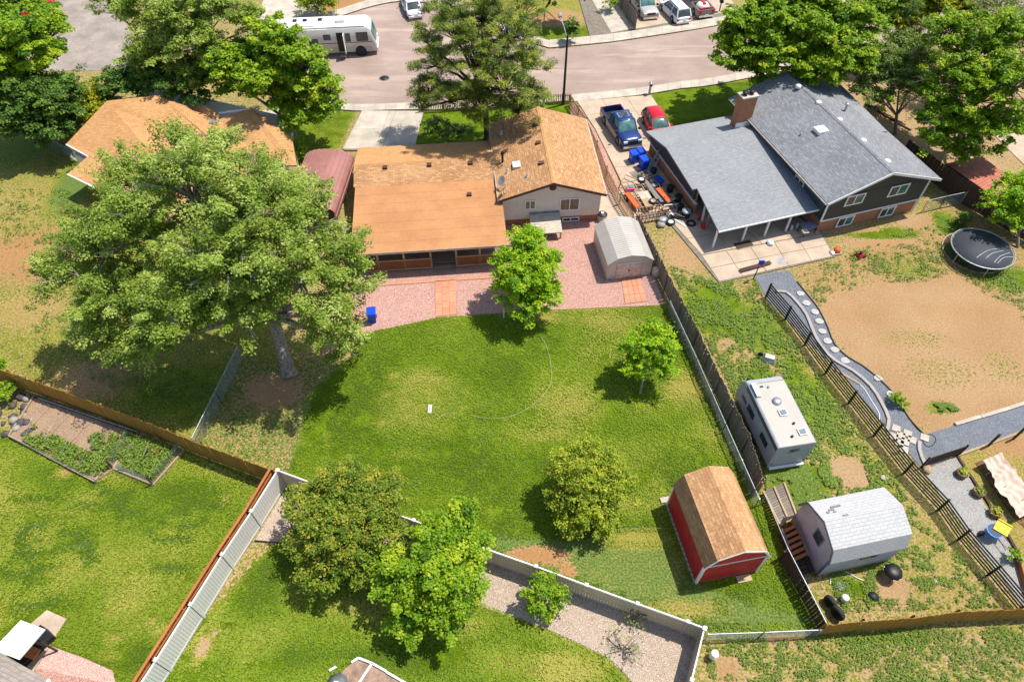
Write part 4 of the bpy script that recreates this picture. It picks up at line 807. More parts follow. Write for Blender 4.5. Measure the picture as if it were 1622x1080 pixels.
# grey barn shed: ridge runs to the right
g0 = U(1294, 912); gs = thing('barn_shed', 'pale grey barn-style shed with a white shingled roof near the right corner', 'shed', g0, math.radians(11.5)); GL, GD = 4.15, 3.15
pg = [(-.1, 1.92), (.24, 2.95), (1.55, 3.48), (2.9, 2.92), (3.25, 1.92)]
w = MB(); pts = [(0, 0), (GD, 0), (GD, 1.88), (2.83, 2.85), (1.55, 3.4), (.3, 2.88), (0, 1.88)]; n = len(pts)
vs = [(0, y, z) for y, z in pts] + [(GL, y, z) for y, z in pts]; w.add(vs, [tuple(range(n))[::-1], tuple(range(n, 2*n))] + [(i, (i+1) % n, n + (i+1) % n, n + i) for i in range(n)]); w.build('wall', M['greybarn'], gs)
for (ya, za), (yb, zb_) in zip(pg, pg[1:]):
    MB().slab([(-.08, ya, za), (GL + .12, ya, za), (GL + .12, yb, zb_), (-.08, yb, zb_)], .06).build('roof_panel', M['roof_white'], gs)
q = MB()
for (ya, za), (yb, zb_) in zip(pg, pg[1:]): q.bar((-.095, ya, za - .07), (-.095, yb, zb_ - .07), .03, .14)
q.box(-.02, -.02, 0, .0 - .002, .12, 1.85); q.build('rake_board', M['greytrim'], gs)
f = MB(); f.box(-.04, .95, 1.6, -.002, 1.65, 2.5); wnd = f.build('window', M['greytrim'], gs); MB().box(-.055, 1.03, 1.68, -.041, 1.29, 2.42).build('pane', M['glass'], wnd); MB().box(-.055, 1.32, 1.68, -.041, 1.57, 2.42).build('pane', M['glass'], wnd)
for x, y, wx_, wy_ in [(.75, 2.25, .55, .12), (.55, 2.1, .3, .12), (.35, 1.98, .15, .12), (.7, 1.95, .15, .1), (1.0, 1.62, .28, .1)]:
    z = 3.52 + (2.92 - 3.48) * (y - 1.55) / 1.35; MB().slab([(x, y, z + .0), (x + wx_, y, z), (x + wx_, y + wy_, z - .05 * 1), (x, y + wy_, z - .05)], .0 + .008).build('missing_shingle_patch', M['roof_grey'], gs)
q = MB(); q.box(1.9, -.03, 1.3, 2.9, -.002, 1.75); q.build('side_opening', M['glass'], gs)

# ---------------------------------------------------------------- fences
plank_cache = {}
def pmesh(key, mat, w, h, t, pointed=False):
    k = (key, mat.name, round(w, 3), round(h, 3), t, pointed)
    if k not in plank_cache:
        mb = MB()
        if pointed: mb.vprism([(-w/2, 0), (w/2, 0), (w/2, h - w * .6), (0, h), (-w/2, h - w * .6)], -t/2, t/2)
        else: mb.vprism([(-w/2, 0), (w/2, 0), (w/2, h - .03), (w/2 - .03, h), (-w/2 + .03, h), (-w/2, h - .03)], -t/2, t/2)
        plank_cache[k] = mb.mesh(key, mat)
    return plank_cache[k]
def plank_fence(name, label, tops, zt, h, mat, pw=.145, gap=.006, side=1, posts=2.44, rails=2, key='plank', pointed=False, postmat=None, z0=.04, cap=False, jit=.03, cat='fence'):
    """tops: photo points of the top edge; side: which side the rails and posts stand on"""
    P_ = [U(x, y, zt) for x, y in tops]
    for p in P_: p.z = 0
    t = thing(name, label, cat, P_[0]); rnd = random.Random(int(P_[0].x * 100)); me = pmesh(key, mat, pw, h, .02, pointed)
    for a, b in zip(P_, P_[1:]):
        d = b - a; Lg = d.length; ang = math.atan2(d.y, d.x); u = d / Lg; nrm = Vector((-u.y, u.x, 0)) * side; n = max(1, int(Lg / (pw + gap)))
        for i in range(n):
            p = a + u * ((i + .5) * Lg / n) - P_[0]
            inst(key, me, t, p + Vector((0, 0, z0 + rnd.uniform(-.01, .01))), (rnd.uniform(-.012, .012), rnd.uniform(-jit, jit) * .4, ang + rnd.uniform(-.02, .02)), (min(1, Lg / n / pw) if not pointed else 1, 1, 1 + rnd.uniform(-jit, jit)))
        for r in range(rails):
            z = z0 + h * (.2 + .6 * r / max(1, rails - 1)); q = MB(); q.bar(a - P_[0] + nrm * .035 + Vector((0, 0, z)), b - P_[0] + nrm * .035 + Vector((0, 0, z)), .045, .09); q.build('rail', postmat or mat, t)
        m = max(1, round(Lg / posts))
        for i in range(m + 1):
            p = a + u * min(Lg * i / m, Lg) - P_[0] + nrm * .105; q = MB(); q.box(-.045, -.045, 0, .045, .045, h - .02); o = q.build('post', postmat or mat, t); o.location = p; o.rotation_euler.z = ang
        if cap:
            q = MB(); q.bar(a - P_[0] + nrm * .03 + Vector((0, 0, h + z0 + .04)), b - P_[0] + nrm * .03 + Vector((0, 0, h + z0 + .04)), .14, .035); q.build('cap_rail', postmat or mat, t)
    return t
plank_fence('wood_fence', 'long golden-brown board fence running down to the white vinyl corner at left', [(-60,562),(8,588),(53,603),(210,660),(316,702),(425,742)], 1.9, 1.85, M['wood_gold'], side=1)
plank_fence('wood_fence', 'orange cedar board fence with a cap rail standing right behind the white vinyl fence', [(428,741),(389,806),(343,874),(293,952),(235,1042),(180,1128)], 2.0, 1.95, M['wood_red'], side=1, cap=True)
plank_fence('wood_fence', 'tall weathered grey board fence between the lawn and the trailer', [(1012,340),(1059,435),(1106,524),(1142,598),(1188,690),(1211,763)], 1.75, 1.75, M['wood_old'], side=-1, jit=.05)
plank_fence('wood_fence', 'brown board fence facing the camera at the bottom right corner', [(1312,990),(1370,984),(1450,978),(1522,969),(1622,964),(1720,958)], 1.6, 1.6, M['wood_gold'], pw=.19, side=1, jit=.04)
plank_fence('wood_fence', 'very dark tall board fence behind the trampoline', [(1440,222),(1499,263),(1540,292),(1622,338),(1720,395)], 1.9, 1.9, M['wood_dark'], side=1)
plank_fence('wood_fence', 'short grey-brown board fence beside the silver pickup at the top', [(1010,24),(996,5),(978,-20)], 1.7, 1.7, M['wood_old'], side=1)
plank_fence('wood_fence', 'dark leaning low board fence beside the grey barn shed', [(1246,872),(1278,930),(1312,990)], 1.2, 1.2, M['wood_dark'], side=-1, jit=.08)
plank_fence('picket_fence', 'brown picket fence along the street behind the pine', [(662,164),(740,159),(820,153),(903,148)], 1.0, .95, M['wood_picket'], pw=.09, gap=.07, side=-1, key='picket', pointed=True)
plank_fence('picket_fence', 'brown picket fence between the orange-roofed house and the driveway', [(903,148),(928,185),(945,222),(960,262),(982,305),(1002,336)], 1.3, 1.25, M['wood_picket'], pw=.085, gap=.1, side=1, key='picket', pointed=True)
def vinyl(name, label, tops, zt, vm='vinyl'):
    VM = M[vm]
    P_ = [U(x, y, zt) for x, y in tops]
    for p in P_: p.z = 0
    t = thing(name, label, 'fence', P_[0]); me = {}
    for i, p in enumerate(P_):
        q = MB(); q.box(-.065, -.065, 0, .065, .065, zt - .002); d = (P_[min(i + 1, len(P_) - 1)] - P_[max(i - 1, 0)]); o = q.build('post', VM, t); o.location = p - P_[0]; o.rotation_euler.z = math.atan2(d.y, d.x)
        q = MB(); q.loft([[(-.09, -.09, zt), (.09, -.09, zt), (.09, .09, zt), (-.09, .09, zt)], [(-.09, -.09, zt + .03), (.09, -.09, zt + .03), (.09, .09, zt + .03), (-.09, .09, zt + .03)], [(-.02, -.02, zt + .08), (.02, -.02, zt + .08), (.02, .02, zt + .08), (-.02, .02, zt + .08)]], 0, True, True, False); q.build('post_cap', M['white'], o)
    for a, b in zip(P_, P_[1:]):
        d = b - a; Lg = d.length; ang = math.atan2(d.y, d.x); a0 = a - P_[0]; n = max(2, round(Lg / .17)); w = (Lg - .16) / n; k = round(w, 3)
        if k not in me: me[k] = MB().box(-w/2 + .006, -.016, .18, w/2 - .006, .016, zt - .18).mesh('vinyl_plank', VM)
        u = d / Lg
        for i in range(n): inst('vinyl_plank', me[k], t, a0 + u * (.08 + (i + .5) * w), (0, 0, ang))
        for z0, z1, m in ((.06, .2, VM), (zt - .19, zt - .04, M['white'])):
            q = MB(); q.box(.066, -.03, z0, Lg - .066, .03, z1); o = q.build('rail', m, t); o.location = a0; o.rotation_euler.z = ang
    return t
vinyl('vinyl_fence', 'white vinyl privacy fence running down the left of the lower lawn', [(438.6,744.5),(397.8,808.8),(351.5,877.5),(301.6,956.5),(246,1044.4),(183,1140)], 1.95)
vinyl('vinyl_fence', 'short white vinyl fence from the corner post to the bronze shrub', [(440,744),(494,764),(550,785),(606,806)], 1.95, 'vinyl_shaded')
vinyl('vinyl_fence', 'white vinyl fence behind the tan gravel bed in the lower middle', [(606,806),(655,823),(715,847),(775,870),(849,896),(929,925.5),(1010,955),(1090,983.6),(1117,994)], 1.8, 'vinyl_shaded')
vinyl('vinyl_fence', 'white vinyl fence leaving the frame at the bottom beside the white drum', [(1116,995),(1096,1076),(1075,1160)], 1.8, 'vinyl_shaded')
def chainlink(name, label, tops, zt, r=.03, step=.11, posts=2.5):
    P_ = [U(x, y, zt) for x, y in tops]
    for p in P_: p.z = 0
    t = thing(name, label, 'fence', P_[0]); q = MB()
    for a, b in zip(P_, P_[1:]):
        d = b - a; Lg = d.length; u = d / Lg; a = a - P_[0]; b = b - P_[0]; Z = Vector((0, 0, 1))
        MB().tube(a + Z * zt, b + Z * zt, r, n=6).build('top_rail', M['galv'], t)
        for i in range(max(1, round(Lg / posts)) + 1):
            p = a + u * min(Lg, i * Lg / max(1, round(Lg / posts))); MB().tube(p, p + Z * (zt + .05), r * 1.1, n=6).build('post', M['galv'], t)
        n = int((Lg + zt) / step)
        for i in range(n):
            for s in (1, -1):
                x0 = i * step - zt; lo, hi = max(x0, 0), min(x0 + zt, Lg)
                if hi - lo < .02: continue
                f = lambda x: (x - x0) if s > 0 else zt - (x - x0)
                q.bar(a + u * lo + Z * f(lo), a + u * hi + Z * f(hi), .006, .006)
    q.build('wire_mesh', M['galv'], t, 'stuff'); return t
chainlink('chain_link_fence', 'chain-link fence under the big cottonwood running down to the board fence', [(376,548),(340,620),(303,694)], 1.2)
chainlink('chain_link_fence', 'low chain-link fence between the vinyl corner and the dark fence at bottom right', [(1122,1004),(1210,1001),(1303,997)], 1.0)
chainlink('chain_link_fence', 'chain-link gate fence between the grey house and the dark board fence', [(1470,318),(1500,311),(1533,304)], 1.2)
chainlink('chain_link_fence', 'chain-link fence beside the yellow juniper at the upper left', [(48,206),(90,226),(137,250)], 1.2)
chainlink('chain_link_fence', 'pipe-railed chain-link fence along the lawn side of the tall grey board fence', [(1062,478),(1104,568),(1150,672),(1203,790)], 1.0, .035)
# black slat fence
bp = [(1213,470.7),(1243.5,506.5),(1274,547),(1307,592),(1344,639),(1384,690),(1431,750),(1485,808.5),(1517,855),(1564,910.7),(1615,972)]
P_ = [U(*p) for p in bp]; bf = thing('slat_fence', 'black horizontal-slat fence with open gaps beside the slate path', 'fence', P_[0])
for i, p in enumerate(P_):
    d = P_[min(i + 1, len(P_) - 1)] - P_[max(0, i - 1)]; o = MB().box(-.055, -.055, 0, .055, .055, 1.42).build('post', M['blackmetal'], bf); o.location = p - P_[0]; o.rotation_euler.z = math.atan2(d.y, d.x)
for a, b in zip(P_, P_[1:]):
    d = b - a; ang = math.atan2(d.y, d.x)
    for k in range(6):
        o = MB().box(.06, -.012, .12 + k * .22, d.length - .06, .012, .12 + k * .22 + .115).build('slat', M['blackmetal'], bf); o.location = a - P_[0]; o.rotation_euler.z = ang
ga, gb = U(1459, 740), U(1518, 720.5); d = gb - ga; gt = thing('garden_gate', 'black low metal gate across the end of the slate path', 'gate', ga, math.atan2(d.y, d.x))
for x in (0, d.length): MB().box(x - .05, -.05, 0, x + .05, .05, 1.2).build('post', M['blackmetal'], gt)
for k in range(6): MB().box(.06, -.012, .1 + k * .17, d.length - .06, .012, .1 + k * .17 + .14).build('slat', M['wood_dark'], gt)
c = U(1565, 706); o = thing('fence_post', 'single black post right of the garden gate', 'post', c); MB().box(-.05, -.05, 0, .05, .05, 1.3).build('post', M['blackmetal'], o); MB().box(-.06, -.06, 1.3, .06, .06, 1.34).build('post_cap', M['black'], o)
c = U(1605, 695); o = thing('fence_post', 'single black post at the right edge of the slate path', 'post', c); MB().box(-.05, -.05, 0, .05, .05, 1.3).build('post', M['blackmetal'], o); MB().box(-.06, -.06, 1.3, .06, .06, 1.34).build('post_cap', M['black'], o)
# fallen panels by the grey shed
def quad_boards(name, label, cat, cs, n, mat, battens, bm, th=.03, key='board', gapf=.06):
    c = [U(*p) for p in cs]; t = thing(name.replace('fence_panel', 'loose_fence_section'), label, cat, Vector((c[0].x, c[0].y, 0))); c = [p - Vector((c[0].x, c[0].y, 0)) for p in c]
    for i in range(n):
        u0, u1 = (i + gapf) / n, (i + 1 - gapf) / n; MB().slab([c[0].lerp(c[3], u0), c[1].lerp(c[2], u0), c[1].lerp(c[2], u1), c[0].lerp(c[3], u1)], th).build(key, mat, t)
    for f in battens:
        a, b = c[0].lerp(c[1], f), c[3].lerp(c[2], f); a.z += .04; b.z += .04; MB().bar(a, b, .1, .07).build('batten', bm, t)
    return t
quad_boards('fence_panel', 'weathered fence panel with three battens lying beside the end of the grey fence', 'fence panel', [(1207,779,.3),(1244,763,.5),(1264,816,.9),(1233,831,.7)], 14, M['wood_old'], (.05, .5, .93), M['wood_tan'])
quad_boards('wooden_pallet', 'reddish wooden pallet with open slats leaning beside the grey barn shed', 'pallet', [(1238,838,.8),(1262,826,.9),(1281,880,.7),(1256,892,.6)], 6, M['wood_red'], (.03, .97), M['wood_old'], .04, 'slat', .22)
quad_boards('wooden_pallet', 'dark wooden deck panel lying under the reddish pallet', 'pallet', [(1232,845,.2),(1262,830,.2),(1290,905,.15),(1262,915,.15)], 10, M['wood_dark'], (.3, .8), M['wood_dark'], .04, 'slat', .1)
c0 = U(1213, 786, 1.0); c1 = U(1248, 868, 1.3); c2 = U(1311, 990, 1.3); t = thing('pipe_rail', 'galvanised pipe rail continuing past the fence end to the corner', 'rail', Vector((c0.x, c0.y, 0))); q = MB(); o_ = Vector((c0.x, c0.y, 0))
q.tube(c0 - o_, c1 - o_, .03).tube(c1 - o_, c2 - o_, .03); q.build('pipe', M['galv'], t)
for c in (c0, c1, c2): q = MB(); q.tube((c.x - o_.x, c.y - o_.y, 0), c - o_, .03); q.build('post', M['galv'], t)

# ---------------------------------------------------------------- vehicles
def wheel(parent, x, y, r, w, rimm=None, white=False):
    s = 1 if y > 0 else -1
    t = MB(); t.lathe([(r * .6, -w/2), (r * .92, -w/2), (r, -w/3), (r, w/3), (r * .92, w/2), (r * .6, w/2)], (x, y, r), 'y', 18)
    wh = t.build('wheel', M['tyre'], parent); q = MB(); q.lathe([(.001, -w * .3), (r * .6, -w * .42), (r * .62, w * .42), (.001, w * .3)], (x, y, r), 'y', 14); q.build('rim', rimm or M['rim'], wh)
    for k in range(5):
        a = k * 1.2566; MB().bar((x + math.cos(a) * r * .1, y + s * w * .45, r + math.sin(a) * r * .1), (x + math.cos(a) * r * .56, y + s * w * .45, r + math.sin(a) * r * .56), .07, .03, 0, (0, 1, 0)).build('spoke', rimm or M['rim'], wh)
def ring(x, zb, zt, hw, ht=.86, crown=.03):
    h = zt - zb; half = [(hw * .88, zb), (hw, zb + h * .18), (hw, zb + h * .6), (hw * .965, zt - h * .14), (hw * ht, zt), (hw * .4, zt + crown)]
    return [(x, y, z) for y, z in half] + [(x, -y, z) for y, z in half[::-1]]
def vehicle(name, label, cat, wheels_px, kind, paint, Lg, Wd, Ht, wr=.36, facing=1, group=None, paint2=None, side=1):
    """wheels_px: ground points under the rear and front wheel of the side seen; side=+1 when that is the vehicle's left"""
    a, b = U(*wheels_px[0]), U(*wheels_px[1]); d = (b - a).normalized(); n = Vector((-d.y, d.x, 0)); wb = Lg * .58
    c = (a + b) / 2 - n * side * (Wd / 2 - .1); ang = math.atan2(d.y, d.x); t = thing(name, label, cat, Vector((c.x, c.y, .02 if c.y > 56 else .12)), ang, group)
    P1 = paint2 or paint; hw = Wd / 2; fx, rx = wb / 2 + Lg * .01, -wb / 2 + Lg * .0; zb = .3
    F_, B_ = Lg / 2, -Lg / 2; belt = Ht * (.56 if kind != 'pickup' else .58)
    if kind == 'pickup':
        cab0, cab1 = B_ + Lg * .37, F_ - Lg * .24; hood = belt - .02
        q = MB(); q.loft([ring(cab0, zb, belt, hw), ring(cab1, zb, belt, hw), ring(F_ - .35, zb, hood - .05, hw * .99), ring(F_ - .12, zb + .05, hood - .14, hw * .95), ring(F_ - .02, zb + .1, hood - .3, hw * .9)]); q.build('body', paint, t)
        q = MB(); q.box(B_ + .05, -hw, zb, cab0 - .02, -hw + .09, belt).box(B_ + .05, hw - .09, zb, cab0 - .02, hw, belt).box(B_ + .02, -hw, zb + .1, B_ + .09, hw, belt).box(cab0 - .12, -hw + .09, zb, cab0 - .03, hw - .09, belt); q.build('bed', paint, t)
        MB().box(B_ + .09, -hw + .09, zb + .1, cab0 - .12, hw - .09, zb + .22).build('bed_liner', M['black'], t)
        q = MB(); q.box(B_ + .05, -hw - .012, zb - .02, F_ - .5, -hw - .0, zb + .5).box(B_ + .05, hw, zb - .02, F_ - .5, hw + .012, zb + .5); q.build('lower_panel', P1, t)
        cz = belt - .02; st = [(cab0 + .03, .02, .84), (cab0 + .14, Ht - belt, .8), (cab1 - .62, Ht - belt, .8), (cab1 + .05, .03, .86)]; hz = 1.0
    else:
        bt, ft = dict(sedan=(.62, .55), hatch=(.8, .7), suv=(.86, .76), van=(.9, .8))[kind]
        hood = belt * .93; q = MB(); q.loft([ring(B_, zb + .12, belt * .8, hw * .84), ring(B_ + .1, zb, belt * .96, hw * .93), ring(B_ + .5, zb - .05, belt, hw), ring(0, zb - .08, belt, hw), ring(F_ - Lg * .26, zb - .08, belt, hw), ring(F_ - .5, zb - .03, hood * .92, hw * .98), ring(F_ - .12, zb, hood * .8, hw * .88), ring(F_, zb + .08, hood * .62, hw * .76)]); q.build('body', paint, t)
        cz = belt - .03; r0 = dict(sedan=.16, hatch=.03, suv=.02)[kind]; r1 = dict(sedan=.30, hatch=.14, suv=.09)[kind]
        st = [(B_ + Lg * r0, .02, .84), (B_ + Lg * r1, Ht - belt, .76), (F_ - Lg * .42, Ht - belt, .76), (F_ - Lg * .24, .03, .84)]
    def cr(x, h, wf):
        half = [(hw * (.93 if h < .1 else wf + .10), 0), (hw * wf if h > .1 else hw * .9, h * .93), (hw * (wf - .1), h), (hw * .3, h + (.02 if h > .1 else 0))]
        return [(x, y, cz + z) for y, z in half] + [(x, -y, cz + z) for y, z in half[::-1]]
    MB().loft([cr(*s) for s in st]).build('windows', M['glass_teal'] if facing > 0 else M['glass'], t)
    x1, x2 = st[1][0], st[2][0]; h = Ht - belt; wf = st[1][2]
    q = MB(); rr_ = []
    for x, e in ((x1 - .05, -.03), (x1 + .1, .012), (x2 - .1, .012), (x2 + .06, -.03)): rr_.append([(x, hw * (wf + .01), cz + h * .9 + e), (x, hw * (wf - .1), cz + h + .012 + e), (x, 0, cz + h + .035 + e), (x, -hw * (wf - .1), cz + h + .012 + e), (x, -hw * (wf + .01), cz + h * .9 + e), (x, 0, cz + h * .88 + e)])
    q.loft(rr_); roof = q.build('roof_panel', paint, t)
    q = MB()
    for s in (-1, 1):
        q.bar((st[3][0], s * hw * .88, cz), (x2, s * hw * (wf + .0), cz + h * .93), .08, .06); q.bar((st[0][0], s * hw * .88, cz), (x1, s * hw * wf, cz + h * .93), .12, .08)
        xm = (x1 + x2) / 2 - .1; q.bar((xm, s * hw * .955, cz), (xm, s * hw * (wf + .02), cz + h * .93), .1, .05)
    q.build('pillar', paint, t)
    for s in (-1, 1):
        for x in (fx, rx):
            q = MB(); q.lathe([(wr * 1.14, -.01), (wr * 1.14, .015), (.001, .015)] if s > 0 else [(wr * 1.14, .01), (wr * 1.14, -.015), (.001, -.015)], (x, s * hw, wr + .02), 'y', 18); q.build('wheel_arch', M['black'], t)
            wheel(t, x, s * (hw - .07), wr, .24)
        for xg in (st[3][0] - .05, (x1 + x2) / 2 - .1): MB().box(xg - .009, s * hw - .004, zb + .12, xg + .009, s * (hw + .004), belt - .1).build('door_gap', M['black'], t)
        MB().box((x1 + x2) / 2, s * hw - .01, belt - .2, (x1 + x2) / 2 + .16, s * (hw + .025), belt - .16).build('door_handle', M['black'], t)
        q = MB(); q.box(st[3][0] - .15, s * (hw + .02), belt - .02, st[3][0] + .02, s * (hw + .22), belt + .16); q.build('mirror', M['black'] if kind == 'pickup' else paint, t)
        q = MB(); q.box(F_ - .14 if kind == 'pickup' else F_ - .3, s * hw * .5, belt * .68, F_ - .0 if kind == 'pickup' else F_ - .1, s * hw * .86, belt * .84); q.build('headlight', M['white'], t)
        q = MB(); q.box(B_ - .015, s * hw * .62, belt * .62, B_ + .12, s * hw * .9, belt * (.96 if kind == 'pickup' else .82)); q.build('tail_light', M['redplastic'], t)
    q = MB(); q.box(F_ - .12, -hw * .9, zb - .02, F_ + .09, hw * .9, zb + .2); q.build('front_bumper', M['chrome'] if kind == 'pickup' else paint, t)
    q = MB(); q.box(B_ - .12, -hw * .9, zb, B_ + .1, hw * .9, zb + .2); q.build('rear_bumper', M['chrome'] if kind == 'pickup' else paint, t)
    MB().box(F_ - .05, -hw * .45, belt * .62, F_ + .015, hw * .45, belt * .82).build('grille', M['black'], t)
    MB().box(B_ - .135, -.2, .5, B_ - .121 + .0, .2, .62).build('number_plate', M['white'], t)
    return t, (x1, x2, cz + h, hw, B_, F_, belt, cab0 if kind == 'pickup' else 0)
v, g = vehicle('pickup_truck', 'dark blue pickup truck with tan lower panels and a black bed on the driveway', 'pickup truck', ((956,196),(980,233)), 'pickup', M['blue'], 5.5, 1.95, 1.85, .39, 1, paint2=M['tan'], side=-1)
MB().box(g[0] + .35, -.42, g[2] + .03, g[0] + .95, .42, g[2] + .055).build('sunroof', M['glass'], v); MB().box(g[0] + .3, -.5, g[2] + .02, g[0] + 1.0, .5, g[2] + .04).build('sunroof_frame', M['galv'], v)
v, g = vehicle('hatchback_car', 'small bright red car parked beside the dark blue pickup', 'car', ((1018.5,196),(1032,222)), 'hatch', M['red'], 4.1, 1.75, 1.5, .32, 1, side=-1)
v, g = vehicle('sedan_car', 'white sedan parked at the kerb at the top centre of the photo', 'car', ((646,29),(637,10)), 'sedan', M['carwhite'], 4.6, 1.8, 1.42, .33, -1, side=1)
MB().box(g[0] + .3, -.4, g[2] + .02, g[0] + .9, .4, g[2] + .045).build('sunroof', M['glass'], v)
v, g = vehicle('pickup_truck', 'pale silver pickup parked beside the short board fence at the top', 'pickup truck', ((996,3),(1015,31)), 'pickup', M['silver'], 5.6, 1.95, 1.8, .38, 1, side=-1)
v, g = vehicle('suv_car', 'white SUV parked between two pickups on the far driveway', 'car', ((1066,38),(1046,17)), 'suv', M['carwhite'], 4.7, 1.85, 1.65, .36, -1, side=1)
for s in (-1, 1): MB().bar((g[0] + .1, s * .6, g[2] + .07), (g[1] - .1, s * .6, g[2] + .07), .04, .04).build('roof_rail', M['black'], v)
v, g = vehicle('pickup_truck', 'brown-grey pickup with a wrapped load in its bed at the top right of the road', 'pickup truck', ((1102,29),(1076,0)), 'pickup', M['mauve'], 5.7, 1.95, 1.8, .38, -1, side=1)
q = MB(); q.lathe([(.75, .6), (.8, .95), (.55, 1.25), (.2, 1.35), (.001, 1.36)], (g[4] + 1.15, 0, 0), 'z', 9); v2 = thing('load_bundle', 'white and red wrapped bundle in the bed of the brown-grey pickup', 'bundle', v.location, v.rotation_euler.z); o = q.build('cover', M['white'], v2)
MB().box(g[4] + .25, -.7, 1.0, g[4] + .5, .7, 1.12).build('board', M['redplastic'], v2); MB().box(g[4] + .7, -.15, 1.3, g[4] + 1.5, .15, 1.42).build('strap', M['redplastic'], v2)
v, g = vehicle('sedan_car', 'dark blue car mostly hidden behind the white SUV', 'car', ((1040,-12),(1048,0)), 'sedan', M['navy'], 4.4, 1.75, 1.4, .33, 1, side=-1)
v, g = vehicle('sedan_car', 'red and white car half hidden by trees at the top-left corner', 'car', ((40,30),(62,12)), 'sedan', M['red'], 4.4, 1.75, 1.45, .33, -1, side=1)
# motorhome
a = U(573, 88); mh = thing('motorhome', 'long white and grey motorhome with its side door open in the cul-de-sac', 'motorhome', Vector((a.x + 1.5, a.y, .02)), math.radians(5.5)); mL, mW, mH = 11.2, 2.5, 3.0
def mring(x, zb, zt, y0=0, y1=mW): return [(x, y0, zb), (x, y0, zb + (zt-zb)*.5), (x, y0 + .02, zt - .15), (x, y0 + .15, zt), (x, (y0+y1)/2, zt + .05), (x, y1 - .15, zt), (x, y1 - .02, zt - .15), (x, y1, zb + (zt-zb)*.5), (x, y1, zb)]
q = MB(); q.loft([mring(-mL, .45, mH), mring(-.55, .45, mH), mring(-.2, .45, mH - .35, .03, mW-.03), mring(.05, .45, mH - 1.2, .06, mW-.06), mring(.2, .5, mH - 1.7, .12, mW-.12), mring(.22, .55, .8, .15, mW - .15)], 0, True, True, True); q.build('body', simple('motorhome_side', (.58, .56, .53), .35, 0, .03), mh)
MB().slab([(-mL + .05, .1, mH + .05), (-.75, .1, mH + .05), (-.5, .3, mH + .03), (-.5, mW - .3, mH + .03), (-.75, mW - .1, mH + .05), (-mL + .05, mW - .1, mH + .05)], .06).build('roof_panel', M['white'], mh)
MB().loft([[(-.36, .25, 2.72), (-.36, mW - .25, 2.72)], [(-.12, .12, 2.5), (-.12, mW - .12, 2.5)], [(.08, .14, 1.85), (.08, mW - .14, 1.85)], [(.19, .25, 1.42), (.19, mW - .25, 1.42)]], 0, False, False).build('windscreen', M['glass_teal'], mh)
q = MB(); q.box(-mL + .2, -.012, .5, -.3, -.001, .98); q.build('lower_panel', simple('motorhome_skirt', (.42, .44, .39), .4, 0, .04), mh)
q = MB(); q.box(-mL + .3, -.014, 1.42, -.2, -.002, 1.48); q.build('stripe', M['trim_brown'], mh)
for x0, x1, z0, z1 in [(-1.65, -.6, 1.6, 2.4), (-2.75, -2.35, 1.6, 2.35), (-4.9, -4.3, 1.85, 2.3), (-6.4, -5.6, 1.3, 1.9), (-9, -7.8, 1.7, 2.3)]:
    f = MB().box(x0 - .05, -.02, z0 - .05, x1 + .05, -.001, z1 + .05).build('window', M['black'], mh); MB().box(x0, -.03, z0, x1, -.021, z1).build('pane', M['glass'], f)
MB().box(-3.65, -.02, .55, -2.95, -.001, 2.5).build('doorway', M['black'], mh); dr = MB().box(-2.95, -.7, .6, -2.9, -.02, 2.5).build('door', M['white'], mh); MB().box(-2.96, -.6, 1.7, -2.951, -.15, 2.3).build('pane', M['glass'], dr); MB().box(-3.6, -.5, .2, -3.0, -.05, .25).build('step', M['galv'], mh)
for x in (-1.45, -8.0):
    q = MB(); q.lathe([(.56, .01), (.56, -.02), (.001, -.02)], (x, 0, .5), 'y', 18); q.build('wheel_arch', M['black'], mh); wheel(mh, x, .07, .46, .28); wheel(mh, x, mW - .15, .46, .28)
for x, w_, d_ in [(-9.3, .9, .7), (-3.6, .8, .6)]: MB().box(x, .9, mH + .05, x + w_ * 1.1, .9 + d_, mH + .32).build('air_conditioner', M['carwhite'], mh)
for x in (-5.4, -6.9, -7.9): MB().box(x, 1.5, mH + .05, x + .4, 1.9, mH + .16).build('roof_vent', M['black'], mh)
for x0, x1 in ((-6.9, -5.7),): MB().box(x0, .35, mH + .05, x1, .42, mH + .12).build('ladder_rail', M['galv'], mh)
MB().tube((-mL + 1, -.06, mH - .1), (-4.4, -.06, mH - .1), .06).build('awning_roll', M['white'], mh); MB().box(-.1, .2, .95, .24, .6, 1.2).build('headlight', M['white'], mh); MB().box(-.1, mW - .6, .95, .24, mW - .2, 1.2).build('headlight', M['white'], mh); MB().box(-.3, .1, .5, .28, mW - .1, .75).build('bumper', M['carwhite'], mh)
# travel trailer
b = U(1214, 741, .4); tr = thing('travel_trailer', 'cream travel trailer with flat roof parked along the tall grey fence', 'caravan', Vector((b.x, b.y, 0)), math.radians(9.6)); tW, tL, tz = 2.3, 5.1, 2.68
def trg(y, zb, zt): return [(0, y, zb), (tW, y, zb), (tW, y, zt - .06), (tW - .06, y, zt), (.06, y, zt), (0, y, zt - .06)]
q = MB(); q.loft([trg(0, .45, tz), trg(tL - .7, .45, tz), trg(tL - .35, .45, tz - .12), trg(tL - .1, .5, tz - .5), trg(tL, .6, tz - 1.1), trg(tL - .05, .55, .8)], 0, True, True, False); q.build('body', M['trailer_side'], tr)
MB().slab([(.1, .03, tz + .02), (tW - .1, .03, tz + .02), (tW - .1, tL - .75, tz + .02), (.1, tL - .75, tz + .02)], .03).build('roof_panel', M['trailer'], tr)
MB().slab([(.08, tL - .74, tz + .03), (tW - .08, tL - .74, tz + .03), (tW - .08, tL - .68, tz + .02), (.08, tL - .68, tz + .02)], .03).build('roof_strip', M['wood_tan'], tr)
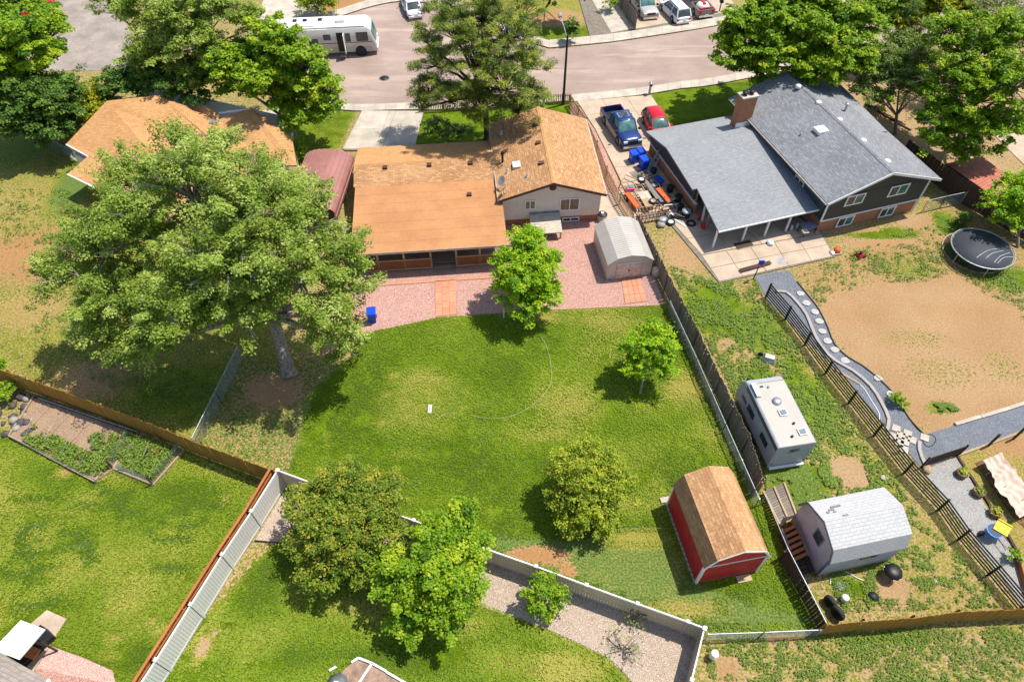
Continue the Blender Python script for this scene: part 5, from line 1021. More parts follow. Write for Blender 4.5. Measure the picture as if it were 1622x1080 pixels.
q = MB(); q.box(-.014, .03, tz - .42, -.001, tL - .75, tz - .1); q.box(-.014, .03, .45, -.001, tL - .4, .6); q.build('side_stripe', simple('trailer_stripe', (.1, .1, .11), .4), tr)
for y0 in (.8, 2.75): f = MB().box(-.03, y0, 1.3, -.015, y0 + .85, 1.8).build('window', M['black'], tr); MB().box(-.038, y0 + .05, 1.35, -.031, y0 + .8, 1.75).build('pane', M['glass'], f)
q = MB(); q.box(-.02, 3.85, 1.35, -.012, 4.45, 1.62); q.build('badge', simple('badge_mauve', (.12, .08, .12), .5), tr)
def text3(body, size, parent, loc, rot, mat, name='lettering'):
    cu_ = bpy.data.curves.new(name, 'FONT'); cu_.body = body; cu_.size = size; cu_.extrude = .004; cu_.align_x = 'CENTER'; o = bpy.data.objects.new(name, cu_); S.collection.objects.link(o)
    dg = bpy.context.evaluated_depsgraph_get(); me = bpy.data.meshes.new_from_object(o.evaluated_get(dg)); bpy.data.objects.remove(o); me.materials.append(mat)
    return inst(name, me, parent, loc, rot)
q = MB()
for i, (x0, x1) in enumerate([(.85, 1.45), (.8, 1.35), (.95, 1.5), (.75, 1.2)]): q.box(x0, -.014, 2.2 - i * .1, x1, -.002, 2.24 - i * .1)
q.build('rear_emblem', M['black'], tr)
q = MB(); q.lathe([(.27, 0), (.27, .1), (.15, .16), (.001, .17)], (1.18, 2.95, tz + .02), 'z', 16); q.build('roof_vent_dome', M['galv'], tr)
for x, y in [(1.2, 2.15), (1.75, .75)]: f = MB().box(x - .24, y - .22, tz + .02, x + .24, y + .22, tz + .1).build('roof_hatch', M['galv'], tr); MB().box(x - .18, y - .16, tz + .1, x + .18, y + .16, tz + .13).build('hatch_lid', M['greytrim'], f)
for x, y in [(1.05, .55), (1.5, 1.35), (1.1, 4.0)]: q = MB(); pt(q, (x, y, tz + .02), .07, .1); q.build('roof_cap', M['black'] if y < 2 else M['galv'], tr)
MB().box(.62, 4.05, tz + .02, .8, 4.15, tz + .06).build('roof_socket', M['black'], tr); q = MB(); q.box(.12, 3.4, tz + .02, .4, 4.35, tz + .16); q.build('side_awning', M['galv'], tr)
MB().box(.1, -.16, .4, tW - .1, -.03, .52).build('bumper', M['carwhite'], tr)
for x in (.12, tW - .2): MB().box(x, -.02, .75, x + .12, -.001, .85).build('tail_light', M['redplastic'], tr)
for x in (.06, tW - .2):
    for y in (1.9, 2.7): q = MB(); q.lathe([(.001, 0), (.33, 0), (.35, .05), (.33, .16), (.001, .16)], (x, y, .34), 'x', 16); q.build('wheel', M['tyre'], tr)
q = MB(); q.bar((tW/2 - .6, tL - .1, .5), (tW/2, tL + 1.0, .5), .08, .08).bar((tW/2 + .6, tL - .1, .5), (tW/2, tL + 1.0, .5), .08, .08); pt(q, (tW/2, tL + .9, 0), .05, .9); q.build('hitch', M['black'], tr)
q = MB(); pt(q, (tW/2 - .15, tL + .35, .5), .15, .4); q.build('gas_bottle', M['white'], tr)
# ---------------------------------------------------------------- smaller things
def at(name, label, cat, px, py, rz=0.0, z=0.0, group=None): p = U(px, py, z); return thing(name, label, cat, p, rz, group)
# street lamp, mailboxes
t = at('street_lamp', 'tall wooden street lamp pole with a grey arm at the corner of the picket fence', 'street lamp', 892, 166)
MB().tube((0, 0, 0), (0, 0, 6.7), .13, .09, 10).build('pole', M['bark_dark'], t); q = MB(); q.tube((0, 0, 6.3), (-.35, .7, 7.2), .05).tube((-.35, .7, 7.2), (-.65, 1.7, 7.5), .05); q.build('arm', M['galv'], t)
q = MB(); q.loft([[( -.62 + x * .18, 1.6 + l, 7.5 + z) for x, z in ((-1, 0), (-.7, .12), (.7, .12), (1, 0), (.6, -.1), (-.6, -.1))] for l in (0, .2, .6)], 0); q.build('lamp_head', M['galv'], t)
t = at('mailbox', 'grey pedestal mailbox at the end of the driveway', 'mailbox', 1028, 151); MB().box(-.09, -.09, 0, .09, .09, 1.0).build('post', M['concrete'], t); q = MB(); q.box(-.14, -.24, 1.0, .14, .24, 1.18); q.lathe([(.001, -.24), (.14, -.24), (.14, .24), (.001, .24)], (0, 0, 1.18), 'y', 12); q.build('box', M['galv'], t)
t = at('mailbox', 'black mailbox on a thin post across the road at the top right', 'mailbox', 1139, 20); MB().box(-.05, -.05, 0, .05, .05, 1.1).build('post', M['black'], t); q = MB(); q.box(-.18, -.25, 1.1, .18, .25, 1.3); q.lathe([(.001, -.25), (.18, -.25), (.18, .25), (.001, .25)], (0, 0, 1.3), 'y', 12); q.build('box', M['black'], t)
# bins
def wheelie(label, px, py, rz, s=1.0, group=None):
    t = at('wheelie_bin', label, 'bin', px, py, rz, 0, group); q = MB(); q.loft([[(-.24*s, -.26*s, .06), (.24*s, -.26*s, .06), (.24*s, .28*s, .06), (-.24*s, .28*s, .06)], [(-.31*s, -.36*s, .98*s), (.31*s, -.36*s, .98*s), (.31*s, .36*s, .98*s), (-.31*s, .36*s, .98*s)]], 0, True, True, False); q.build('body', M['bin'], t)
    q = MB(); q.loft([[(-.34*s, -.4*s, .98*s), (.34*s, -.4*s, .98*s), (.34*s, .42*s, .98*s), (-.34*s, .42*s, .98*s)], [(-.3*s, -.34*s, 1.08*s), (.3*s, -.34*s, 1.08*s), (.3*s, .4*s, 1.1*s), (-.3*s, .4*s, 1.1*s)]], 0, True, True, False); l = q.build('lid', M['bin'], t)
    MB().tube((-.25*s, .46*s, .98*s), (.25*s, .46*s, .98*s), .025).build('handle', M['bin'], l)
    for x in (-.28, .22): q = MB(); q.lathe([(.001, 0), (.13, 0), (.13, .06), (.001, .06)], (x * s, .34 * s, .13), 'x', 12); q.build('wheel', M['black'], t)
wheelie('blue wheeled bin alone on the pink gravel beside the cottonwood crown', 591, 508, .15, .95)
wheelie('blue wheeled bin behind the blue pickup, leftmost of the three', 1002, 258, .3); wheelie('blue wheeled bin in the middle of the three by the brick wall', 1013, 254, .35); wheelie('blue wheeled bin nearest the ladder and brick wall', 1018, 268, .4, 1.05)
# white line posts, sprinkler, hose
for px, py, h, lab in [(570, 546, 1.75, 'white post on the lawn edge below the blue bin'), (798, 503, 1.0, 'short white post at the gravel edge beside the maple'), (571, 470, 1.2, 'short white post hidden among the cottonwood leaves')]:
    t = at('white_post', lab, 'post', px, py); MB().tube((0, 0, 0), (0, 0, h), .05, .05, 10).build('pole', M['white'], t); q = MB(); q.lathe([(.06, 0), (.06, .05), (.001, .07)], (0, 0, h), 'z', 10); q.build('cap', M['white'], t)
def hose(name, label, cat, pts, r, mat, z=.04):
    p = [U(x, y, 0) for x, y in smooth_pts(pts, 4)]; t0 = p[0]; mb = MB(); mb.path([a - t0 + Vector((0, 0, z)) for a in p], r, 5); o = mb.build(name, mat); o.location = t0; return tag(o, label, cat)
hose('garden_hose', 'pale garden hose curving across the main lawn', 'hose', [(857,534),(867,553),(873,582),(873,603),(864,622),(845,640),(824,654),(800,662),(772,663),(745,658)], .018, simple('pale_hose', (.4, .42, .24), .6))
hose('garden_hose', 'white hose arching on the grass by the grey barn shed', 'hose', [(1315,925),(1316,912),(1325,905),(1340,906),(1355,914),(1368,920)], .025, M['white'])
hose('garden_hose', 'short pale hose end lying on the lawn beside the white sprinkler', 'hose', [(692,664),(705,657),(720,655)], .018, bpy.data.materials['pale_hose'])
hose('wire_line', 'thin dark wire stretched along the lawn between the gold tree and red shed', 'wire', [(905,848),(950,845),(1002,840),(1060,840)], .012, M['wood_old'], .3)
hose('garden_hose', 'dark coiled pipe ring on the slate path corner', 'hose', [(1460,697),(1467,707),(1476,706),(1482,697),(1478,690),(1470,688)], .025, M['black'])
t = at('sprinkler', 'small white sprinkler base lying on the main lawn', 'sprinkler', 681, 648); MB().box(-.1, -.3, 0, .1, .3, .07).build('base', M['white'], t); MB().tube((0, -.25, .1), (0, .25, .1), .035).build('spray_bar', M['galv'], t)
t = at('manhole_cover', 'round dark utility cover in the middle of the cul-de-sac', 'manhole cover', 609, 124, 0, .024); q = MB(); q.lathe([(.42, 0), (.42, .012), (.001, .012)], n=18); q.build('cover', M['black'], t); q = MB(); q.lathe([(.55, 0), (.55, .006), (.43, .006)], n=18); q.build('collar', M['concrete_dark'], t)
for i, (pts, lab) in enumerate([([(560,158),(590,154),(625,156),(650,152)], 'dark sealed crack beside the pavement in front of the main driveway'), ([(530,150),(570,141),(620,147),(660,139)], 'long sealed crack across the cul-de-sac above the main driveway'), ([(905,118),(960,112),(1040,108),(1100,98)], 'sealed crack running along the street right of the lamp'), ([(930,95),(1000,86),(1060,80)], 'thin sealed crack near the far kerb')]):
    hose('crack_seal', lab, 'road crack', pts, .03, M['greytrim'], .0)
# air-conditioner and tank
t = at('air_conditioner', 'round grey air-conditioning unit at the rear corner of the orange-roofed house', 'air conditioner', 953, 349); q = MB(); q.lathe([(.38, 0), (.4, .6), (.38, .62)], n=20); q.build('casing', M['gutter'], t); q = MB(); q.lathe([(.4, .62), (.3, .72), (.1, .74), (.001, .74)], n=20); q.build('top_grille', M['black'], t); MB().box(-.1, -.1, .74, .1, .1, .78).build('fan_cap', M['white'], t)
t = at('water_tank', 'squat beige tank squeezed between the cream shed and the fence', 'tank', 1039, 436); q = MB(); q.lathe([(.001, 0), (.32, .02), (.36, .3), (.34, .62), (.2, .74), (.001, .76)], n=16); q.build('body', M['gutter'], t); q = MB(); q.lathe([(.1, .74), (.1, .8), (.001, .8)], n=10); q.build('lid', M['galv'], t)
# trampoline
tp = U(1557, 393, 1.0); tp.z = 0; t = thing('trampoline', 'large round black trampoline with white marks on its mat', 'trampoline', tp); R_ = 2.2
q = MB(); q.lathe([(.001, .97), (R_ - .12, .97), (R_ - .12, .95), (.001, .95)], n=40); mat_ = q.build('mat', M['tramp'], t)
q = MB()
for i in range(40): a0, a1 = i * math.pi / 20, (i + 1) * math.pi / 20; q.tube((R_ * math.cos(a0), R_ * math.sin(a0), .98), (R_ * math.cos(a1), R_ * math.sin(a1), .98), .045, n=6)
q.build('ring_frame', M['galv'], t); q = MB()
for i in range(72): a0 = i * math.pi / 36; q.tube(((R_ - .13) * math.cos(a0), (R_ - .13) * math.sin(a0), .975), (R_ * math.cos(a0), R_ * math.sin(a0), .985), .012, n=4)
q.build('spring', M['galv'], t, 'stuff')
for i in range(6):
    a0 = i * math.pi / 3 + .3; q = MB(); q.tube((R_ * math.cos(a0), R_ * math.sin(a0), -.0), (R_ * math.cos(a0), R_ * math.sin(a0), .96), .03); q.build('leg', M['galv'], t)
for pts in [[(1547,408),(1560,399),(1571,395),(1580,394)], [(1562,409),(1572,401),(1590,397)], [(1575,416),(1584,406),(1600,400)], [(1580,417),(1590,408),(1604,407)]]:
    q = MB(); P_ = [U(x, y, .98) - tp for x, y in smooth_pts(pts, 3)]
    for a, b in zip(P_, P_[1:]): q.bar(Vector((a.x, a.y, .978)), Vector((b.x, b.y, .978)), .035, .006)
    q.build('paint_mark', M['galv'], mat_)
c = U(1541, 401); t = thing('earth_pit', 'brown dug-out pit with a raised rim under the trampoline', 'pit', c); q = MB(); q.lathe([(2.15, .0), (2.15, .03), (.001, .02)], n=36); q.build('pit_floor', simple('pit_soil', (.14, .085, .055), .95, 0, .3, 3, .4), t)
for i in range(36): a0, a1 = i * math.pi / 18, (i + 1) * math.pi / 18; MB().bar((2.2 * math.cos(a0), 2.2 * math.sin(a0), .06), (2.2 * math.cos(a1), 2.2 * math.sin(a1), .06), .08, .12).build('edging', M['wood_tan'], t)
# basketball stand, bench, patio clutter
t = at('basketball_hoop', 'small basketball hoop with a blue backboard at the patio edge', 'basketball hoop', 1193, 442); MB().tube((0, 0, 0), (.1, 0, 1.75), .04, n=8).build('pole', M['black'], t); q = MB(); q.box(-.1, -.1, 1.5, .3, -.05, 1.95); q.build('backboard', M['bin'], t); q = MB()
for i in range(12): a0, a1 = i * math.pi / 6, (i + 1) * math.pi / 6; q.tube((.1 + .17 * math.cos(a0), -.27 + .17 * math.sin(a0), 1.6), (.1 + .17 * math.cos(a1), -.27 + .17 * math.sin(a1), 1.6), .015, n=4)
q.build('rim', M['orange'], t)
a, b = U(1171, 432), U(1219, 419); d = b - a; t = thing('plank_bench', 'low weathered plank bench on the patio behind the basketball hoop', 'bench', a, math.atan2(d.y, d.x)); MB().box(0, -.16, .22, d.length, -.01, .27).build('seat_board', M['wood_dark'], t); MB().box(0, .01, .22, d.length, .15, .27).build('seat_board', M['wood_dark'], t)
for x in (.2, d.length - .3): MB().box(x, -.14, 0, x + .1, .13, .22).build('leg', M['wood_old'], t)
def lump(name, label, cat, px, py, r, h, mat, n=9, seed=1, z=0):
    rd = random.Random(seed); q = MB(); q.lathe([(r * .8, 0), (r, h * .4), (r * .75, h * .8), (r * .2, h), (.001, h)], n=n)
    q.v = [(x * rd.uniform(.75, 1.2), y * rd.uniform(.75, 1.2), z_ * rd.uniform(.85, 1.1)) for x, y, z_ in q.v]; o = q.build(name, mat); o.location = U(px, py) + Vector((0, 0, z)); return tag(o, label, cat)
lump('bag', 'crumpled white bag lying on the sunlit patio slab', 'bag', 1219, 388, .28, .3, M['carwhite'], seed=2, z=.11)
lump('ball', 'bright red ball near the white patio post', 'ball', 1114, 362, .26, .45, M['redplastic'], 14, 3, .1)
t = at('floor_grate', 'square grey metal grate lying on the patio', 'grate', 1238, 413, .3, .11)
for i in range(6): MB().box(-.35 + i * .12, -.28, 0, -.35 + i * .12 + .07, .28, .03).build('bar', M['galv'], t)
t = at('doormat', 'flat brown mat in the shade below the patio roof', 'mat', 1178, 388, .3, .11); MB().box(-.7, -.35, 0, .7, .35, .03).build('mat', M['wood_dark'], t); MB().box(-.7, -.4, 0, .7, -.36, .05).build('edge_strip', M['concrete'], t)
t = at('patio_table', 'grey patio table with clutter under the edge of the patio roof', 'table', 1276, 368, .4, .1); MB().box(-.6, -.4, .68, .6, .4, .73).build('table_top', M['greytrim'], t); [MB().box(x, y, 0, x + .05, y + .05, .68).build('leg', M['black'], t) for x in (-.58, .53) for y in (-.38, .33)]
t = at('box', 'brown cardboard box on the grey patio table', 'box', 1274, 368, .2, .83); MB().box(-.2, -.15, 0, .2, .15, .18).build('carton', M['gutter'], t); MB().box(-.2, -.3, .18, .2, -.15, .19).build('flap', M['gutter'], t)
for i, (x, y, lab) in enumerate([(1252, 365, 'white gas bottle, left one of the pair under the patio roof'), (1261, 362, 'white gas bottle, right one of the pair beside the grey table')]):
    t = at('gas_bottle', lab, 'gas bottle', x, y, 0, .1, 'gas bottles under the patio roof'); q = MB(); q.lathe([(.14, 0), (.16, .05), (.16, .32), (.08, .42), (.001, .43)], n=14); q.build('tank', M['galv'], t); q = MB(); q.lathe([(.08, .42), (.08, .5), (.06, .5)], n=10); q.build('collar', M['carwhite'], t)
t = at('lawn_mower', 'red push mower on the grass beside the grey house', 'mower', 1361, 407, .4); q = MB(); q.loft([[(-.3, -.22, .12), (.3, -.22, .12), (.3, .22, .12), (-.3, .22, .12)], [(-.22, -.16, .32), (.22, -.16, .32), (.22, .16, .32), (-.22, .16, .32)]], 0, True, True, False); q.build('deck', M['redplastic'], t); q = MB(); pt(q, (0, 0, .32), .13, .16); q.build('engine', M['black'], t)
for x in (-.26, .26):
    for y in (-.24, .24): q = MB(); q.lathe([(.001, -.03), (.11, -.03), (.11, .03), (.001, .03)], (x, y, .11), 'y', 12); q.build('wheel', M['black'], t)
q = MB(); q.tube((-.2, -.18, .3), (-.75, -.18, .85), .015).tube((-.2, .18, .3), (-.75, .18, .85), .015).tube((-.75, -.18, .85), (-.75, .18, .85), .018); q.build('handle', M['black'], t)
t = at('crate', 'white plastic crate holding orange toys at the end of the patio', 'crate', 1322, 402, .2); q = MB(); q.box(-.38, -.26, 0, .38, .26, .05); [q.box(*b_) for b_ in ((-.38, -.26, .05, -.34, .26, .2), (.34, -.26, .05, .38, .26, .2), (-.34, -.26, .05, .34, -.22, .2), (-.34, .22, .05, .34, .26, .2))]; q.build('tray', M['gutter'], t)
lump('toy', 'orange plastic toy lying in the white crate by the patio', 'toy', 1325, 399, .28, .35, M['orange'], 8, 5, .06); lump('toy', 'pinkish white toy beside the orange one in the crate', 'toy', 1317, 403, .2, .25, M['carwhite'], 8, 6, .06)
# side-yard clutter
t = at('utility_trailer', 'rusty open frame of a small utility trailer loaded with scrap in the side yard', 'trailer', 1020, 335, math.radians(-75)); q = MB()
for x in (0, .5, 1.0, 1.5, 2.0, 2.6, 3.3): q.bar((-x, -.75, .5), (-x, .75, .5), .06, .05)
for y in (-.75, -.25, .25, .75): q.bar((-3.3, y, .5), (0.1, y, .5), .06, .06)
q.bar((-3.3, -.75, .5), (-4.3, 0, .45), .07, .07).bar((-3.3, .75, .5), (-4.3, 0, .45), .07, .07); fr_ = q.build('frame', M['wood_tan'], t)
for y in (-.9, .9): wheel(t, -1.6, y, .3, .18)
t2 = thing('wire_cage', 'brown open lattice crate frame standing at the end of the trailer frame', 'crate', U(1030, 346), math.radians(15)); q = MB()
for z in (.1, .45, .8):
    for a, b in (((-.9, -.4), (.9, -.4)), ((.9, -.4), (.9, .5)), ((.9, .5), (-.9, .5)), ((-.9, .5), (-.9, -.4))): q.bar((*a, z), (*b, z), .05, .04)
for k in range(7): q.bar((-.9 + .3 * k, -.4, 0), (-.9 + .3 * k, -.4, .8), .04, .04).bar((-.9 + .3 * k, .5, 0), (-.9 + .3 * k, .5, .8), .04, .04).bar((-.9 + .3 * k, -.4, .8), (-.9 + .3 * k, .5, .8), .04, .03)
q.build('frame', M['brown'], t2); MB().box(-.85, -.35, .04, .85, .45, .08).build('floor', M['wood_tan'], t2)
for i, (x, y, L_, w_, rz, m, lab, z) in enumerate([(1031,300,2.6,.3,-73,'wood_old','grey plank lying along the middle of the side yard',.55),(1037,305,2.6,.25,-70,'greytrim','dark grey plank beside the first grey plank',.5),(1066,315,1.4,.35,35,'wood_tan','short wide tan board leaning on the brick wall',.5),(1022,312,1.3,.9,-75,'gutter','pale board sheet lying on the trailer frame',.56),(1025,322,1.1,.6,-75,'wood_tan','tan board offcut on the trailer frame',.6),(1040,282,.9,.7,-70,'wood_old','brown crate lid near the brick wall',.4),(1012,275,1.5,.8,20,'wood_old','flat weathered board behind the blue bins',.08),(1075,352,1.5,.12,-50,'carwhite','narrow white trim board on the ground by the tyres',.12)]):
    t = at('plank', lab, 'board', x, y, math.radians(rz), z); MB().box(-L_/2, -w_/2, 0, L_/2, -.005, .05).build('board', M[m], t); MB().box(-L_/2, .005, 0, L_/2, w_/2, .05).build('board', M[m], t)
def tyre(label, px, py, z, r, rim, rz=0, flat=True, group='loose tyres in the side yard'):
    t = at('tyre', label, 'tyre', px, py, rz, 0, group); q = MB(); ax_ = 'z' if flat else 'x'; c = (0, 0, z) if flat else (0, 0, r)
    q.lathe([(r * .55, 0), (r * .9, -.02), (r, .05), (r, .15), (r * .9, .22), (r * .55, .2), (r * .55, 0)], c, ax_, 18); q.build('tread', M['tyre'], t)
    if rim: q = MB(); q.lathe([(.001, .06), (r * .55, .04), (r * .58, .2), (r * .5, .21), (r * .45, .12), (.001, .1)], c, ax_, 14); q.build('rim', M[rim], t)
tyre('tyre with a white rim lying on top of the trailer frame near the pink tote', 1014, 296, .6, .34, 'carwhite'); tyre('tyre with a cream rim lying at the lower end of the trailer frame', 1032, 330, .6, .34, 'gutter'); tyre('tyre with a white rim standing on the edge of the weedy strip', 1062, 354, .0, .36, 'white')
tyre('black tyre leaning in the shade at the patio corner', 1094, 356, .0, .4, None); tyre('black tyre lying on the pile of black bins', 1087, 343, .5, .36, None)
t = at('storage_tote', 'pink plastic tote on the trailer frame', 'tote', 998, 302, .2, .5); q = MB(); q.loft([[(-.24, -.18, 0), (.24, -.18, 0), (.24, .18, 0), (-.24, .18, 0)], [(-.3, -.24, .35), (.3, -.24, .35), (.3, .24, .35), (-.3, .24, .35)]], 0, True, True, False); q.build('body', M['pink'], t); MB().box(-.15, -.12, .35, .2, .18, .42).build('lid', M['green'], t)
for px, py, L_, rz, m, lab in [(1001, 320, 1.9, -68, 'orange', 'long orange plastic sled on the fence side of the trailer frame'), (1050, 312, 1.8, -66, 'orange', 'long red-orange plastic trough beside the brick wall'), (1044, 288, .8, -60, 'bin', 'small blue plastic tub by the brick wall')]:
    t = at('plastic_trough', lab, 'trough', px, py, math.radians(rz), .35); q = MB(); q.loft([[(-L_/2, -.2, .25), (-L_/2 + .1, -.15, 0), (-L_/2 + .1, .15, 0), (-L_/2, .2, .25)], [(L_/2, -.2, .25), (L_/2 - .1, -.15, 0), (L_/2 - .1, .15, 0), (L_/2, .2, .25)]], 0, True, True, False); q.build('body', M[m], t); MB().box(-L_/2, -.23, .25, L_/2, -.19, .29).box(-L_/2, .19, .25, L_/2, .23, .29).build('rim', M[m], t)
t = at('ladder', 'grey-green ladder leaning on the brick garage wall', 'ladder', 1024, 272, math.radians(-15)); q = MB(); q.bar((0, 0, 0), (.9, 1.6, 1.9), .05, .08).bar((.38, -.1, 0), (1.25, 1.5, 1.9), .05, .08); q.build('rail', M['green'] if False else M['galv'], t)
for k in range(7): f = (k + .5) / 7; MB().bar((.9 * f, 1.6 * f, 1.9 * f), (.38 + .87 * f, -.1 + 1.6 * f, 1.9 * f), .05, .05).build('rung', M['galv'], t)
for i, (x, y, r, h, m, lab) in enumerate([(1085,345,.36,.7,'black','round black bucket with lid at the garage corner'),(1072,320,.3,.6,'black','black bin beside the leaning tan board'),(1060,305,.3,.6,'black','black bin against the middle of the brick wall'),(1048,352,.34,.35,'galv','round galvanised lid on the end of the trailer frame'),(1034,276,.28,.5,'black','black drum close to the ladder foot'),(1077,333,.26,.5,'black','small black pail in front of the patio corner post')]):
    t = at('bucket', lab, 'bucket', x, y); q = MB(); q.lathe([(r * .85, .0), (r, h), (r * .9, h + .01)], n=14); q.build('body', M[m], t); q = MB(); q.lathe([(r * 1.04, h - .02), (r * 1.04, h + .05), (r * .5, h + .08), (.001, h + .08)], n=14); q.build('lid', M['galv'] if i in (0, 3) else M['black'], t)
t = at('scrap_heap', 'jumble of scrap boards, pipes and crates filling the side yard by the brick wall', 'scrap', 1045, 322); rd = random.Random(11); o_ = U(1045, 322)
for k in range(58):
    px = rd.uniform(0, 1); py = rd.uniform(0, 1); c = U(1006 + 44 * py + 34 * px * (.5 + py * .6), 280 + 68 * py - 4 * px) - o_; a = rd.choice([-1.25, -1.25, .3, .3, rd.uniform(0, 3)]); Lh = rd.uniform(.2, .9); w = rd.uniform(.03, .14); z = rd.uniform(.08, .5); d = Vector((math.cos(a), math.sin(a), rd.uniform(-.2, .35))) * Lh
    q = MB(); mm = M[rd.choice(['wood_tan', 'wood_old', 'black', 'brown', 'galv', 'gutter', 'wood_dark', 'black', 'carwhite'])]
    if k % 4 == 0: q.box(c.x - w * 2.4, c.y - w * 2, .05, c.x + w * 2.4, c.y + w * 2, .05 + z); q.build('crate', mm, t)
    elif k % 4 == 1: q.tube(c - d + Vector((0, 0, z)), c + d + Vector((0, 0, z)), w * .35, n=6); q.build('pipe', mm, t)
    else: q.bar(c - d + Vector((0, 0, z)), c + d + Vector((0, 0, z)), w, .04); q.build('board', mm, t)
lump('rock_pile', 'heap of pale broken stones at the top of the weedy strip', 'rocks', 1046, 358, .4, .35, M['rock'], 7, 12)
t = at('siding_sheet', 'white sheet of siding leaning in the patio corner', 'sheet', 1112, 350, .3, .1); q = MB(); q.slab([(-.1, 0, 0), (.1, 0, 0), (.3, .4, 1.2), (.1, .4, 1.2)], .03); q.build('sheet', M['carwhite'], t); MB().box(-.3, .1, 0, -.15, .2, .7).build('edge', M['redplastic'], t)
# by the fence strip
t = at('wheelbarrow', 'overturned blue-grey wheelbarrow in the weeds above the trailer', 'wheelbarrow', 1217, 570, math.radians(-20)); q = MB(); q.loft([[(-.45, -.32, .05), (.45, -.28, .05), (.45, .28, .05), (-.45, .32, .05)], [(-.28, -.18, .4), (.3, -.16, .38), (.3, .16, .38), (-.28, .18, .4)]], 0, True, True, False); q.build('tray', M['galv'], t); q = MB(); q.tube((.3, -.2, .4), (1.1, -.28, .15), .02).tube((.3, .2, .4), (1.1, .28, .15), .02); q.build('handle', M['wood_tan'], t); q = MB(); q.lathe([(.001, -.04), (.17, -.04), (.17, .04), (.001, .04)], (-.6, 0, .35), 'y', 12); q.build('wheel', M['black'], t)
t = at('fire_pit', 'black covered fire bowl on legs beside the grey barn shed', 'fire pit', 1407, 912); q = MB(); q.lathe([(.1, .25), (.42, .5), (.46, .6)], n=20); q.build('bowl', M['galv'], t); q = MB(); q.lathe([(.48, .6), (.44, .72), (.2, .8), (.001, .81)], n=9); q.build('cover', M['blackmetal'], t); [MB().tube((.36 * math.cos(a), .36 * math.sin(a), 0), (.2 * math.cos(a), .2 * math.sin(a), .4), .02).build('leg', M['black'], t) for a in (.3, 2.4, 4.5)]
lump('rubbish_bag', 'crumpled black bag on the bare soil left of the fire bowl', 'bag', 1382, 945, .3, .22, M['black'], 7, 8)
t = at('bin_lid', 'round grey-blue lid lying in the grass by the grey barn shed', 'lid', 1329, 928); q = MB(); q.lathe([(.27, 0), (.27, .06), (.2, .09), (.001, .1)], n=18); q.build('disc', M['greytrim'], t); MB().box(-.08, -.015, .09, .08, .015, .13).build('handle', M['black'], t)
t = at('bucket', 'white plastic bucket tipped in the grass near the stacked tyres', 'bucket', 1335, 950); q = MB(); q.lathe([(.14, 0), (.17, .4), (.15, .4)], n=14); q.build('body', M['carwhite'], t); q = MB(); q.lathe([(.18, .38), (.18, .42), (.001, .43)], n=14); q.build('lid', M['carwhite'], t)
tyre('tyre leaning on the dark fence, upper one of the corner pair', 1309, 958, 0, .36, None, .5, False, 'tyres against the corner fence'); tyre('tyre leaning on the dark fence, lower one nearest the fence corner', 1320, 976, 0, .4, None, .5, False, 'tyres against the corner fence')
t = at('white_drum', 'small white drum in the weeds outside the vinyl fence corner', 'drum', 1128, 1040); q = MB(); q.lathe([(.17, 0), (.18, .6), (.16, .6)], n=16); q.build('body', M['carwhite'], t); q = MB(); q.lathe([(.19, .58), (.19, .64), (.001, .65)], n=16); q.build('lid', M['white'], t)
for i, (x, y, h, lab) in enumerate([(1521, 752, 'gold', 'wooden barrel planter nearest the garden gate'), (1547, 782, 'bronze', 'wooden barrel planter with orange flowers, middle of the three'), (1573, 814, 'yellow', 'wooden barrel planter with yellow flowers beside the blue wheelbarrow')]):
    t = at('barrel_planter', lab, 'planter', x, y, 0, 0, 'barrel planters on the grey gravel')
    for k in range(12):
        a0, a1 = k * math.pi / 6 + .02, (k + 1) * math.pi / 6 - .02; q = MB(); q.loft([[(r * math.cos(a), r * math.sin(a), z) for a in (a0, a1)] + [((r - .03) * math.cos(a), (r - .03) * math.sin(a), z) for a in (a1, a0)] for r, z in ((.27, 0), (.34, .2), (.33, .38))], 0, True, True, False); q.build('stave', M['brown'], t)
    q = MB(); q.lathe([(.31, .3), (.001, .31)], n=12); q.build('soil', M['soil'], t)
    n = 120; p = nr.normal(0, .12, (n, 2)); z = nr.uniform(.33, .5, n); s_ = .05; V = np.stack([np.stack([p[:, 0] + dx * s_, p[:, 1] + dy * s_, z + nr.uniform(-.03, .03, n)], -1) for dx, dy in ((-1, 0), (0, -1), (1, 0), (0, 1))], 1).reshape(-1, 3); fastmesh('flowers', V, 4, L[h], nr.random(n).repeat(4), t)['kind'] = 'stuff'
t = at('wheelbarrow', 'blue wheelbarrow tipped up with a yellow tray behind it on grey gravel', 'wheelbarrow', 1566, 848, .2); q = MB(); q.loft([[(.45 * math.cos(a) * s_, .42 * math.sin(a) * s_, z) for a in [k * math.pi / 7 for k in range(14)]] for s_, z in ((.55, .3), (.85, .45), (1, .68))], 0, True, True, True); q.build('tray', M['skyblue'], t); q = MB(); q.lathe([(.38, .69), (.001, .6)], n=14); q.build('tray_inside', M['navy'], t)
q = MB(); q.tube((.1, -.3, .4), (.15, -1.0, .3), .02).tube((.45, -.2, .4), (.65, -.85, .3), .02); q.build('handle', M['black'], t); q = MB(); q.lathe([(.001, -.05), (.2, -.05), (.2, .05), (.001, .05)], (-.5, .1, .2), 'y', 14); q.build('wheel', M['black'], t)
